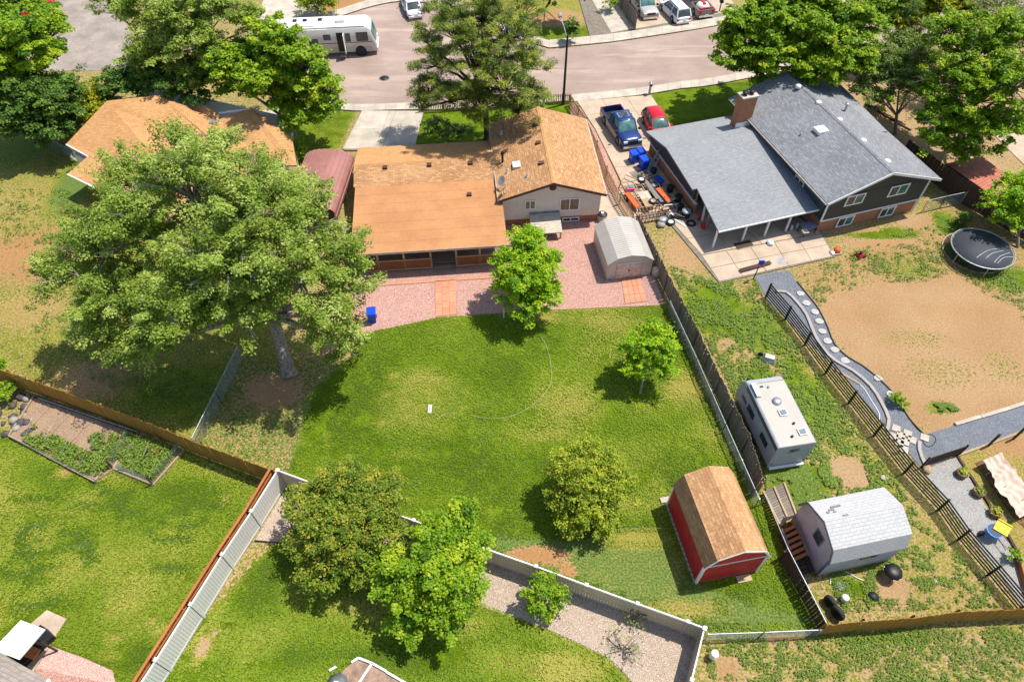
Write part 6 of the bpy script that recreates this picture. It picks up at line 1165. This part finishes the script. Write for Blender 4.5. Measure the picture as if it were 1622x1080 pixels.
t = at('plastic_tray', 'bright yellow plastic tray leaning on the blue wheelbarrow', 'tray', 1585, 838, -.7, .6); q = MB(); q.slab([(-.36, -.3, .1), (.36, -.3, .1), (.36, .3, .28), (-.36, .3, .28)], .04); q.build('panel', M['yellow'], t); q = MB(); q.bar((-.36, -.3, .12), (.36, -.3, .12), .05, .07).bar((-.36, .3, .3), (.36, .3, .3), .05, .07); q.build('rim', M['yellow'], t)
# shade-cloth garden
t = at('shade_cloth_bed', 'garden bed under draped pinkish shade cloth at the right edge', 'garden bed', 1560, 760); o_ = U(1560, 760)
cs = [(1545,733),(1585,718),(1640,790),(1640,850),(1608,822)]; q = MB(); q.slab([U(x, y, .035) - o_ for x, y in cs], .03); q.build('soil', simple('dark_soil', (.17, .1, .035), .95, 0, .4, 4, .6), t)
nu, nv = 22, 30; A_, B_c, C_, D_ = U(1556, 730, .7), U(1585, 717, .7), U(1655, 800, .7), U(1612, 822, .6); vs = []
for j in range(nv + 1):
    for i in range(nu + 1):
        u, v = i / nu, j / nv; p = A_.lerp(B_c, u).lerp(D_.lerp(C_, u), v) - o_; sag = -.28 * abs(math.sin(v * math.pi * 3)) * (.4 + .6 * math.sin(u * math.pi)); p.z = .75 + sag + .05 * math.sin(v * 40 + u * 7) + .04 * math.sin(u * 22 - v * 9); p.x += .16 * math.sin(v * math.pi * 3) * (1 - u); vs.append(p)
q = MB(); q.add(vs, [(j*(nu+1)+i, j*(nu+1)+i+1, (j+1)*(nu+1)+i+1, (j+1)*(nu+1)+i) for j in range(nv) for i in range(nu)], 0, True); q.build('shade_cloth', M['fabric'], t)
for a, b in [((1560,752),(1575,745)), ((1578,779),(1594,769)), ((1600,803),(1622,790))]: q = MB(); q.bar(U(*a, .1) - o_, U(*b, .6) - o_, .05, .05); q.build('stake', M['wood_tan'], t)
t = at('raised_bed', 'corner of a brown raised bed at the right edge below the wheelbarrow', 'raised bed', 1612, 905); q = MB(); o_ = U(1612, 905); q.slab([U(*p, .35) - o_ for p in ((1613,882),(1680,868),(1700,960),(1640,975))], .3); q.build('soil', M['soil'], t)
for a, b in (((1611,882),(1680,867)), ((1611,883),(1638,976))): q = MB(); q.bar(U(*a, .2) - o_, U(*b, .2) - o_, .06, .42); q.build('side_board', M['wood_red'], t)
t = at('metal_roof_shed', 'small shed with a red ribbed metal roof behind the very dark fence', 'shed', 1520, 290); o_ = U(1520, 290); c4 = [U(*p) - o_ for p in ((1499,259,1.95),(1556,248,2.1),(1597,279,2.1),(1562,303,1.95))]
for i in range(14): u0, u1 = i / 14, (i + .93) / 14; MB().slab([c4[0].lerp(c4[3], u0), c4[0].lerp(c4[3], u1), c4[1].lerp(c4[2], u1), c4[1].lerp(c4[2], u0)], .05 if i % 2 else .08).build('roof_panel', simple('faded_red_metal', (.42, .13, .08), .5, .2, .2, 2) if i == 0 else bpy.data.materials['faded_red_metal'], t)
q = MB(); q.prism([(c.x * .94, c.y * .94 + .1) for c in c4], 0, 1.85); q.build('wall', M['wood_dark'], t)
t = at('log_pile', 'low heap of timbers under the olive tree at the top right', 'timber', 1395, 178)
for k in range(6): a = U(1370 + k * 10, 165 + k * 6) - U(1395, 178); MB().bar(a + Vector((0, 0, .1)), a + Vector((.9, -1.2, .1)), .2, .16).build('timber', M['wood_tan'] if k % 2 else M['wood_dark'], t)
# left garden beds
t = at('garden_bed', 'timber-edged vegetable bed with white hoops along the golden fence', 'garden bed', 90, 690); o_ = U(90, 690); q = MB(); q.slab([U(x, y, .12) - o_ for x, y in [(55,629),(212,682),(190,735),(151,762),(16,691)]], .11); q.build('soil', M['soil'], t)
for a, b, m in [((55,629),(212,684),'wood_dark'), ((55,628),(15,691),'wood_tan'), ((15,691),(151,763),'wood_tan'), ((151,763),(163,748),'wood_tan')]: q = MB(); q.bar(U(*a, .13) - o_, U(*b, .13) - o_, .09, .26); q.build('edging_board', M[m], t)
for k in range(4):
    u = (k + .8) / 4.6; a = U(60, 634).lerp(U(208, 690), u) - o_; b = U(20, 694).lerp(U(150, 762), u) - o_; q = MB(); pts = [a.lerp(b, s_) + Vector((0, 0, .15 + .75 * math.sin(math.pi * s_))) for s_ in [i / 10 for i in range(11)]]; q.path(pts, .011, 5); q.build('hoop', M['galv'], t)
q = MB(); q.path([U(60, 630, .3) - o_, U(215, 683, .3) - o_], .03, 6); q.build('pipe', M['galv'], t); q = MB(); q.path([U(15, 691, .3) - o_, U(151, 760, .3) - o_], .02, 6); q.build('pipe', M['galv'], t)
t = at('chicken_wire_pen', 'timber-framed wire pen with loose boards beside the vegetable bed', 'pen', 243, 768); o_ = U(243, 768)
for a, b in (((180,742),(243,768)), ((243,768),(292,713)), ((180,742),(205,700))): q = MB(); q.bar(U(*a, .1) - o_, U(*b, .1) - o_, .09, .18); q.build('frame_board', M['wood_tan'], t)
q = MB()
for (a, b) in ((U(180, 742), U(243, 768)), (U(180, 742), U(205, 700)), (U(243, 768), U(292, 713))):
    d = b - a; Lg = d.length; u = d / Lg; a = a - o_
    for i in range(int(Lg / .12)):
        for s in (1, -1): p = a + u * (i * .12); q.bar(p + Vector((0, 0, .15 if s > 0 else 1.0)), p + u * .6 + Vector((0, 0, 1.0 if s > 0 else .15)), .006, .006)
q.build('wire_mesh', M['galv'], t, 'stuff')
for a, b, za, zb_, m in [((180,742),(180,742),0,1.0,'wood_dark'), ((243,768),(243,768),0,1.0,'wood_dark')]: q = MB(); p = U(*a) - o_; q.box(p.x - .04, p.y - .04, 0, p.x + .04, p.y + .04, 1.0); q.build('post', M[m], t)
for a, b, za, zb_, m, lab in [((222,732),(234,706),.15,.9,'wood_tan','pale board leaning upright inside the wire pen'), ((250,728),(246,712),.1,.7,'wood_gold','short golden board standing in the wire pen'), ((238,682),(256,702),1.0,.1,'wood_gold','thin golden stick leaning on the board fence in the pen'), ((184,728),(208,708),.2,.5,'wood_old','bundle of thin grey stakes lying in the wire pen')]:
    p = U(*a, za); q_ = U(*b, zb_); q = MB(); d = Vector((0, .07, 0)); pr_ = Vector((p.x, p.y, 0)); t = thing('board', lab, 'board', pr_)
    for k in range(2 if m != 'wood_old' else 5): q = MB(); q.bar(p - pr_ + d * (k * 1.3), q_ - pr_ + d * (k * 1.3), .07 if m != 'wood_old' else .03, .04); q.build('strip', M[m], t)
t = at('board', 'red-brown plank lying by the patio cover in the bottom-left corner', 'board', 52, 1034, -.3, .5)
sofa = at('garden_sofa', 'dark outdoor sofa under the edge of the white patio cover', 'sofa', 52, 1034, math.radians(55)); MB().box(-1.1, -.35, 0, 1.1, .35, .4).build('seat', M['black'], sofa); MB().box(-1.1, .25, .4, 1.1, .4, .8).build('backrest', M['black'], sofa)
MB().box(-.3, -.25, 0, .3, .25, .12).build('board', M['wood_red'], t); MB().box(-.3, -.25, .125, .3, .25, .16).build('board', M['wood_red'], t)
t = at('raised_bed', 'timber-edged planting bed at the bottom centre of the photo', 'raised bed', 588, 1052); o_ = U(588, 1052)
q = MB(); q.slab([U(x, y, .1) - o_ for x, y in [(557,1049),(568,1043),(588,1051),(645,1082),(640,1120),(520,1120),(530,1075)]], .09); q.build('soil', simple('bed_soil', (.3, .2, .14), .95, 0, .25, 4, .5), t)
for a, b in [((557,1049),(568,1042)), ((568,1042),(589,1050)), ((589,1050),(612,1063)), ((612,1064),(645,1083)), ((590,1050),(568,1083)), ((522,1062),(533,1056))]: q = MB(); q.bar(U(*a, .12) - o_, U(*b, .12) - o_, .1, .2); q.build('edging_board', M['white'], t)
t = at('bird_table', 'small pale octagonal garden ornament at the bottom edge', 'ornament', 537, 1088); q = MB(); q.lathe([(.5, 0), (.5, .5), (.55, .52), (.001, .75)], n=8); q.build('roof', M['galv'], t); MB().box(-.1, -.1, .6, .1, .1, .8).build('finial', M['white'], t)
rk = thing('rock_pile', 'pile of dark grey boulders at the left edge beside the garden bed', 'rocks', U(25, 640)); rd = random.Random(4)
for k in range(46):
    p = U(rd.uniform(-30, 52), rd.uniform(596, 690)) - U(25, 640)
    r = rd.uniform(.15, .34); q = MB(); q.lathe([(r * .7, 0), (r, r * .35), (r * .6, r * .8), (.001, r * .9)], n=6); q.v = [(x * rd.uniform(.7, 1.2), y * rd.uniform(.7, 1.2), z) for x, y, z in q.v]
    o = q.build('stone', M['rock'] if k % 3 == 1 else simple('dark_rock', (.1, .09, .085), .9, 0, .3, 5, .4) if k == 0 else bpy.data.materials['dark_rock'], rk); o.location = p
lump('rock', 'tan rock lying on grey gravel beside the garden gate', 'rock', 1468, 744, .33, .25, M['blossom'] if False else M['wood_tan'], 7, 22)
lump('rock', 'pale stone in the dry grass right of the fire bowl', 'rock', 1480, 921, .18, .12, M['rock'], 7, 23); lump('rock', 'flat pale stone on the strip between trailer and slat fence', 'rock', 1400, 757, .22, .1, M['concrete'], 7, 24)
t = at('timber_offcut', 'short tan timber lying in weeds below the patio', 'timber', 1182, 499, -.6); MB().box(-.35, -.04, 0, .35, .04, .06).build('stick', M['wood_tan'], t); MB().box(-.2, .06, 0, .3, .1, .05).build('stick', M['wood_tan'], t)
t = at('timber_offcut', 'long tan board lying on slate behind the slat fence', 'timber', 1342, 597, -.75, .03); MB().box(-.9, -.06, 0, .9, .06, .05).build('board', M['wood_tan'], t); MB().box(-.5, .08, 0, .6, .12, .04).build('board', M['wood_tan'], t)
q = MB()
hose('water_pipe', 'white pipe curving on the slate between kerb and slat fence', 'pipe', [(1345,600),(1365,612),(1380,635),(1392,655),(1392,668)], .03, M['carwhite'])
# ---------------------------------------------------------------- trees and shrubs
def tree(name, label, base, lobes, leaf, n, size, bark='bark', tr=.2, fork=None, cat='tree', group=None, clump=.55, kclump=1.0, flat=.8, twigs=True, bare=0.0, droop=0.0, seed=None, vis_twig=None, lobez=None, trunk_lean=None, tri=False, spray=.7, rs=.88):
    """lobes: (photo x, photo y, radius in photo pixels, height of the lobe's middle)"""
    rd = np.random.default_rng(seed or int(base[0] * 7 + base[1])); b = U(*base); t = thing(name, label, cat, b, 0, group)
    C, Rr = [], []
    for px, py, rp_, z in lobes: C.append(np.array(U(px, py, z) - b)); Rr.append(rp_ * mpp(px, py, z) * rs)
    C = np.array(C); Rr = np.array(Rr); cen = (C * Rr[:, None]).sum(0) / Rr.sum()
    fk = fork or max(.5, (C[:, 2] - Rr).min() * .7 + .3); lean = cen * .25; lean[2] = 0
    top = np.array([lean[0], lean[1], fk]) if trunk_lean is None else np.array([*trunk_lean, fk])
    q = MB(); q.tube((0, 0, -.05), tuple(top * .12 + np.array([0, 0, 0])), tr * 1.35, tr * 1.05, 10).tube(tuple(top * .12), tuple(top), tr * 1.05, tr * .8, 10, 0, False)
    vol = Rr ** 2.4; w = vol / vol.sum(); clumps = []
    for c, r, f in zip(C, Rr, w):
        mid = (top + c) / 2 + rd.normal(0, .12 * r, 3) + np.array([0, 0, .1 * r]); r0 = tr * .55; lo = c - np.array([0, 0, r * .3])
        q.tube(tuple(top), tuple(mid), r0, r0 * .7, 7, 0, False).tube(tuple(mid), tuple(lo), r0 * .7, r0 * .3, 6, 0, False)
        nc = max(5, int(kclump * 5.2 * (r / clump) ** 2)); d = rd.normal(0, 1, (nc, 3)); d /= np.linalg.norm(d, axis=1)[:, None]
        d[:, 2] = np.where(d[:, 2] < -.45, -d[:, 2], d[:, 2]); rad = r * (1 - .62 * rd.random(nc) ** 1.6) * np.where(rd.random(nc) < .3, rd.uniform(.95, 1.32, nc), rd.uniform(.78, 1.08, nc))
        k1 = rd.normal(0, 2.2, (3, 3)); ph = rd.uniform(0, 6.28, 3); rad = rad * (1 + .13 * np.sin(d @ k1 * 1.6 + ph).sum(1)); cc = c + d * rad[:, None] * np.array([1, 1, flat]); cc[:, 2] -= droop * rad * rd.random(nc); cc[:, 2] = np.maximum(cc[:, 2], .25)
        for p in cc[:min(nc, 70)]:
            if twigs: m = (lo + p) / 2 + rd.normal(0, .08 * r, 3); q.tube(tuple(lo), tuple(m), r0 * .22, r0 * .14, 4, 0, False).tube(tuple(m), tuple(p), r0 * .14, .008, 4, 0, False)
        clumps.append(np.concatenate([cc, np.full((nc, 1), f / nc), d], 1))
    if bare:
        for i in range(int(bare)):
            k = rd.integers(len(C)); d = rd.normal(0, 1, 3); d[2] = abs(d[2]) * .7; d /= np.linalg.norm(d); p0 = C[k] + d * Rr[k] * .5; p1 = C[k] + d * Rr[k] * rd.uniform(.95, 1.12)
            q.tube(tuple(p0), tuple(p1), .045, .012, 4, 1, False)
            for j in range(5): s = rd.uniform(.3, .95); e = p0 + (p1 - p0) * s; q.tube(tuple(e), tuple(e + (d + rd.normal(0, .6, 3)) * Rr[k] * .22), .02, .006, 4, 1, False)
    q.build('trunk', [M[bark], M['bark_pale']], t)
    cl = np.vstack(clumps); cnt = np.maximum(4, (cl[:, 3] * n * rd.uniform(.5, 1.5, len(cl)))).astype(int); idx = np.repeat(np.arange(len(cl)), cnt); N_ = len(idx)
    cr_ = clump * rd.uniform(.65, 1.3, len(cl))[idx]; dd = rd.normal(0, 1, (N_, 3)); dd /= np.linalg.norm(dd, axis=1)[:, None]; dd[:, 2] = np.abs(dd[:, 2]) * .9 - .25
    p = cl[idx, :3] + dd * (cr_ * rd.random(N_) ** .4)[:, None] * np.array([1, 1, .62]); p[:, 2] = np.maximum(p[:, 2], .06)
    p += cl[idx, 4:7] * (cr_ * rd.uniform(-.3, 1.3, N_))[:, None] * spray; nn = dd * .55 + rd.normal(0, .42, (N_, 3)) + np.array([.12, .05, .85]); nn /= np.linalg.norm(nn, axis=1)[:, None]
    a = np.cross(nn, rd.normal(0, 1, (N_, 3))); a /= np.linalg.norm(a, axis=1)[:, None]; c_ = np.cross(nn, a); s = (size * rd.uniform(.6, 1.25, N_))[:, None]
    if tri: V = np.stack([p - a * s * .16 , p + a * s * .16, p + c_ * s * 1.3 + nn * s * .3], 1).reshape(-1, 3); k = 3
    else: V = np.stack([p - a * s * .5, p - c_ * s * .36 - nn * s * .08, p + a * s * .5, p + c_ * s * .36 - nn * s * .08], 1).reshape(-1, 3); k = 4
    tone = np.clip(rd.normal(.5, .17, len(cl))[idx] + rd.normal(0, .14, N_), 0, 1); fastmesh('crown', V, k, L[leaf], np.repeat(tone, k), t)
    return t
tree('cottonwood', 'very large grey-branched cottonwood spreading over the left of the photo', (458,592), [(205,285,48,9.0),(285,235,40,10.5),(475,300,36,9),(345,250,52,10.5),(415,285,50,10.5),(300,300,80,11.5),(400,340,80,11),(480,350,62,9.5),(545,398,48,8),(560,452,40,6.5),(470,430,80,9),(360,415,85,9.5),(235,360,80,9.5),(160,395,70,8),(95,440,45,6.5),(180,470,75,6.5),(285,480,80,7.5),(385,485,70,7),(525,505,48,5.5),(150,535,40,5),(545,545,34,4),(230,540,50,5)], 'cotton', 200000, .16, 'bark', .42, 3.6, bare=230, clump=.5, spray=1.3, kclump=.62, rs=.84, trunk_lean=(-.5, 1.9))
tree('pine_tree', 'tall open pine in front of the orange-roofed house, over the street', (772,222), [(765,20,48,11.5),(720,50,45,10),(805,50,45,10.5),(690,95,38,8),(840,100,36,8.5),(755,90,55,9.5),(800,130,50,8),(680,140,30,6),(715,150,45,6.5),(845,150,30,6.5),(760,165,45,5.5),(820,172,30,5),(700,15,32,10.5),(830,15,32,10.5),(760,-20,40,12.5),(675,60,28,8.5),(668,165,20,4.5)], 'pine', 130000, .16, 'bark_dark', .28, 4.0, clump=.46, kclump=.55, spray=.35, rs=1.0, flat=.85, tri=True, trunk_lean=(-.1, .5))
tree('maple_tree', 'bright green young maple in front of the house, beside the pink gravel', (834,512), [(835,385,30,4.6),(812,415,33,3.9),(858,412,32,4.0),(835,440,42,3.4),(805,455,28,2.6),(868,458,27,2.6),(838,480,34,2.0)], 'maple', 36000, .16, 'bark_pale', .08, 1.0, clump=.36, kclump=1.2)
tree('maple_tree', 'small round lime-green tree on the right side of the main lawn', (1014,622), [(1030,530,26,3.3),(1008,550,26,2.9),(1050,553,25,2.9),(1028,565,32,2.4),(1005,580,20,2.0),(1045,585,22,1.9)], 'maple', 17000, .14, 'bark_pale', .07, .8, clump=.28, kclump=1.2)
tree('ornamental_tree', 'dense rounded yellow-gold tree near the lower edge of the main lawn', (925,850), [(930,722,34,3.0),(895,745,34,2.7),(965,742,32,2.7),(925,765,46,2.5),(885,790,26,1.9),(975,775,26,2.1),(930,800,46,1.8),(905,825,26,1.3),(955,820,30,1.3)], 'gold', 34000, .13, 'bark_dark', .1, .6, clump=.27, kclump=1.6)
tree('ornamental_tree', 'wide bronze-green tree over the tan gravel and lower lawn', (555,900), [(540,770,50,3.4),(490,800,45,2.9),(600,790,46,3.2),(545,830,66,3.0),(490,860,36,2.2),(615,845,42,2.7),(560,885,50,2.2),(505,910,36,1.6),(600,900,38,1.7)], 'bronze', 50000, .13, 'bark_dark', .12, .7, clump=.3, kclump=1.3)
tree('maple_tree', 'vivid green maple in front of the bronze tree at the lower centre', (690,960), [(735,828,32,3.6),(690,852,36,3.6),(748,870,30,3.3),(700,895,52,3.5),(640,915,40,2.8),(730,930,36,2.8),(665,950,40,2.4),(640,975,24,1.8),(700,975,30,2.0),(620,890,30,2.6),(655,1003,14,1.4)], 'bright', 46000, .165, 'bark', .1, .8, clump=.36, kclump=1.1)
tree('sapling', 'small light green sapling growing from the tan gravel by the vinyl fence', (868,972), [(862,925,18,1.8),(845,938,17,1.5),(880,942,16,1.5),(852,960,18,1.1),(880,960,14,.9),(866,972,12,.6)], 'bright', 3200, .14, 'bark', .04, .4, clump=.22, kclump=.8)
# bare shrub
def bare_shrub(label, base, rpx, h, n, leafn, leaf='olive', bark='bark'):
    b = U(*base); t = thing('bare_shrub', label, 'shrub', b); rd = random.Random(int(base[0])); q = MB(); r = rpx * mpp(*base); ends = []
    for i in range(n):
        a = rd.uniform(0, 6.28); e = Vector((math.cos(a) * r * rd.uniform(.5, 1), math.sin(a) * r * rd.uniform(.5, 1), h * rd.uniform(.4, 1))); m = e * .5 + Vector((rd.uniform(-.1, .1), rd.uniform(-.1, .1), .1)); q.tube((0, 0, 0), m, .035, .025, 5).tube(m, e, .025, .01, 5)
        for j in range(5): s = m.lerp(e, rd.random()); f = s + Vector((rd.uniform(-1, 1), rd.uniform(-1, 1), rd.uniform(-.1, .6))) * r * .35; q.tube(s, f, .014, .005, 4); ends.append(f)
    q.build('branches', M[bark], t); k = leafn; p = np.array([ends[rd.randrange(len(ends))] for _ in range(k)]) + nr.normal(0, .08, (k, 3)); V = np.stack([p + np.array(d) * .05 + nr.normal(0, .015, (k, 3)) for d in ((-1, 0, 0), (0, -1, 0), (1, 0, 0), (0, 1, 0))], 1).reshape(-1, 3); fastmesh('leaves', V, 4, L[leaf], nr.random(k).repeat(4), t)
bare_shrub('sprawling bare-branched shrub on the tan gravel inside the vinyl corner', (985,1030), 34, 1.1, 9, 60)
bare_shrub('nearly leafless pale shrub against the vinyl fence', (1000,985), 22, .9, 7, 60)
bare_shrub('grey twiggy shrub on the gravel beside the long vinyl fence', (475,855), 26, .8, 9, 130)
tree('bush', 'small round green bush growing at the corner of slate path and dirt yard', (1424,640), [(1422,632,10,.5),(1428,638,8,.4)], 'bright', 900, .12, 'bark', .03, .2, 'shrub', None, .16, .8, twigs=False)
tree('bush', 'green plant in a pot on the grey gravel at the right edge', (1607,884), [(1608,878,9,.5)], 'bright', 500, .12, 'bark', .03, .2, 'shrub', None, .15, .8, twigs=False)
tree('bush', 'bright green bush beside the dark boulders at the left edge', (8,632), [(8,622,17,.7),(-8,625,14,.7)], 'bright', 2200, .12, 'bark', .03, .2, 'shrub', None, .2, 1, twigs=False)
tree('bush', 'small green bush above the golden fence end at the left edge', (3,592), [(2,580,13,.9)], 'bright', 1000, .13, 'bark', .03, .2, 'shrub', None, .2, 1, twigs=False)
tree('bush', 'round green bush beside the maroon carport', (470,250), [(470,232,17,1.0),(478,240,12,.8)], 'bright', 1800, .16, 'bark', .04, .3, 'shrub', None, .25, 1, twigs=False)
tree('bush', 'round green bush in the red island at the top edge', (503,24), [(488,8,19,1.2),(518,8,19,1.2),(503,0,22,1.5)], 'gold', 6000, .2, 'bark', .06, .3, 'shrub', None, .3, 1.3, twigs=False)
tree('bush', 'olive shrub on the left under the pine behind the low roof', (700,218), [(690,203,20,1.4),(715,208,20,1.5),(735,212,16,1.2)], 'olive', 5000, .16, 'bark', .05, .4, 'shrub', None, .3, 1, twigs=False)
tree('bush', 'olive shrub between the picket fence and the gable roof', (830,185), [(800,172,15,1.0),(825,172,16,1.1),(850,170,13,1.0)], 'olive', 3500, .16, 'bark', .05, .4, 'shrub', None, .3, 1, twigs=False)
tree('sapling', 'small dark green sapling on the grass behind the street lamp', (908,62), [(908,38,9,2.0),(906,50,10,1.2)], 'dark', 1500, .2, 'bark', .06, .5, 'tree', None, .3, 1, twigs=False)
tree('shade_tree', 'dark reddish tree crown cut off by the top edge above the yellow grass', (870,5), [(850,-14,28,3.5),(880,-12,25,3.5),(915,-14,25,3.5)], 'dark', 8000, .25, 'bark_dark', .15, 1.5, clump=.45)
tree('bush', 'small green bush beside the short board fence at the top', (970,12), [(968,5,12,1.0)], 'bright', 900, .18, 'bark', .05, .4, 'shrub', None, .3, 1, twigs=False)
# top-left
tree('shade_tree', 'large dark green tree filling the top-left corner', (40,150), [(20,20,55,8),(75,50,40,7.5),(20,70,60,8),(85,85,30,6),(-20,110,60,7),(40,115,45,6)], 'bright', 62000, .24, 'bark_dark', .3, 2.5, clump=.6, kclump=.7, rs=.82)
tree('evergreen_tree', 'blue-green evergreen tree below the top-left corner tree', (60,225), [(30,150,50,5),(70,165,42,4.5),(20,195,45,3.5),(75,200,38,3),(100,140,34,4.5),(110,170,28,3.5)], 'dark', 46000, .22, 'bark_dark', .25, 1.0, clump=.45, kclump=1.3)
tree('juniper', 'yellow-green spreading juniper beside the left house roof', (125,222), [(140,162,34,2.6),(110,185,34,2.2),(150,185,26,2.2),(90,205,26,1.4),(130,210,26,1.3),(165,160,20,2.2)], 'yellow', 22000, .2, 'bark_dark', .15, .6, clump=.36, kclump=1.4)
tree('shade_tree', 'green open tree at the top, left of the motorhome', (285,150), [(180,15,28,8),(230,20,42,8.5),(290,25,50,9),(345,20,42,9),(390,40,36,8),(320,70,46,7.5),(260,75,46,7),(385,90,30,5.5),(225,95,36,5.5),(300,115,40,5)], 'cotton', 60000, .22, 'bark_dark', .25, 2.5, clump=.55, kclump=.7, bare=30, rs=.84)
tree('shade_tree', 'dark leafy tree behind the left house roof', (255,170), [(250,125,42,4),(200,135,36,3.5),(300,140,36,4),(325,110,30,4.5)], 'dark', 26000, .25, 'bark_dark', .2, 1.2, clump=.5)
tree('maple_tree', 'broad bright green tree overhanging the cul-de-sac and left lawn', (468,222), [(440,75,45,7.5),(395,100,40,5.8),(480,100,42,7),(430,125,54,5.4),(500,135,40,5.5),(372,128,32,4.2),(465,162,38,3.3),(510,165,30,4.2),(475,190,26,3.2),(345,105,28,6.5)], 'bright', 62000, .27, 'bark', .25, 1.6, clump=.52)
# top-right
tree('maple_tree', 'big bright green tree above the grey house chimney', (1205,128), [(1180,45,40,7.5),(1165,85,34,6),(1215,30,45,8),(1215,80,45,6.5),(1265,50,45,7.5),(1265,100,38,5.5),(1150,65,22,6),(1200,110,30,4.5)], 'bright', 60000, .28, 'bark_dark', .25, 1.6, clump=.5)
tree('shade_tree', 'dark green tree behind the grey roof ridge, right of the chimney tree', (1320,150), [(1310,20,45,8),(1360,40,40,7.5),(1320,70,50,7),(1300,105,40,5.5),(1355,90,36,6),(1250,-5,40,9),(1385,10,34,8)], 'bright', 56000, .28, 'bark_dark', .28, 2, clump=.55)
tree('olive_tree', 'hazy olive-green round tree behind the grey house', (1418,212), [(1420,85,42,5.5),(1375,105,36,5),(1460,105,34,5),(1415,125,46,4.5),(1370,145,24,3.8),(1460,145,26,3.8)], 'olive', 42000, .17, 'bark', .16, 1.5, clump=.5, bare=15)
tree('shade_tree', 'large mixed green tree leaning over the right-hand fence', (1515,235), [(1500,60,45,8.5),(1545,90,50,8),(1590,60,50,9),(1500,130,48,6.5),(1560,150,52,6.5),(1610,130,45,8),(1490,190,40,4.5),(1540,205,42,4.5),(1590,200,40,5),(1480,225,26,3.5),(1525,240,24,3)], 'bright', 85000, .22, 'bark', .3, 2, clump=.5, kclump=.8, bare=80)
tree('shade_tree', 'yellow-tinged tree cut off by the top edge at the upper right', (1470,60), [(1450,-5,36,6),(1490,10,38,6),(1530,5,36,6.5),(1430,30,26,5)], 'yellow', 26000, .26, 'bark_dark', .2, 1.6, clump=.55, bare=8)
tree('conifer_tree', 'dark narrow conifer between the olive tree and the top edge', (1440,70), [(1430,10,22,8),(1425,35,24,5),(1435,55,24,3)], 'dark', 12000, .22, 'bark_dark', .2, 1, clump=.4, tri=True)
tree('bare_tree', 'grey bare-limbed tree at the top-right corner', (1610,60), [(1590,20,50,8),(1630,50,45,7),(1580,75,36,6)], 'olive', 5000, .22, 'bark_pale', .3, 3, clump=.6, bare=90)
tree('locust_tree', 'yellow-green feathery tree at the right edge in front of the dark fence', (1612,392), [(1605,295,28,3.2),(1580,325,26,2.6),(1620,330,34,3),(1600,350,28,2.2),(1640,300,30,3.2)], 'maple', 17000, .17, 'bark', .12, .8, clump=.36)
tree('bush', 'low green bush at the fence behind the trampoline', (1527,352), [(1525,345,10,.6),(1533,348,8,.5)], 'dark', 900, .14, 'bark', .04, .3, 'shrub', None, .2, 1, twigs=False)
tree('bush', 'green bush among the timbers behind the grey house', (1388,170), [(1390,160,14,1.0),(1402,155,11,1.0)], 'bright', 1600, .2, 'bark', .04, .3, 'shrub', None, .25, 1, twigs=False)
# the setting's loose ends: nothing without a label
for o in S.collection.objects:
    if o.type in ('CAMERA', 'LIGHT'): continue
    if o.parent is None and 'label' not in o and 'kind' in o and o['kind'] == 'structure': pass
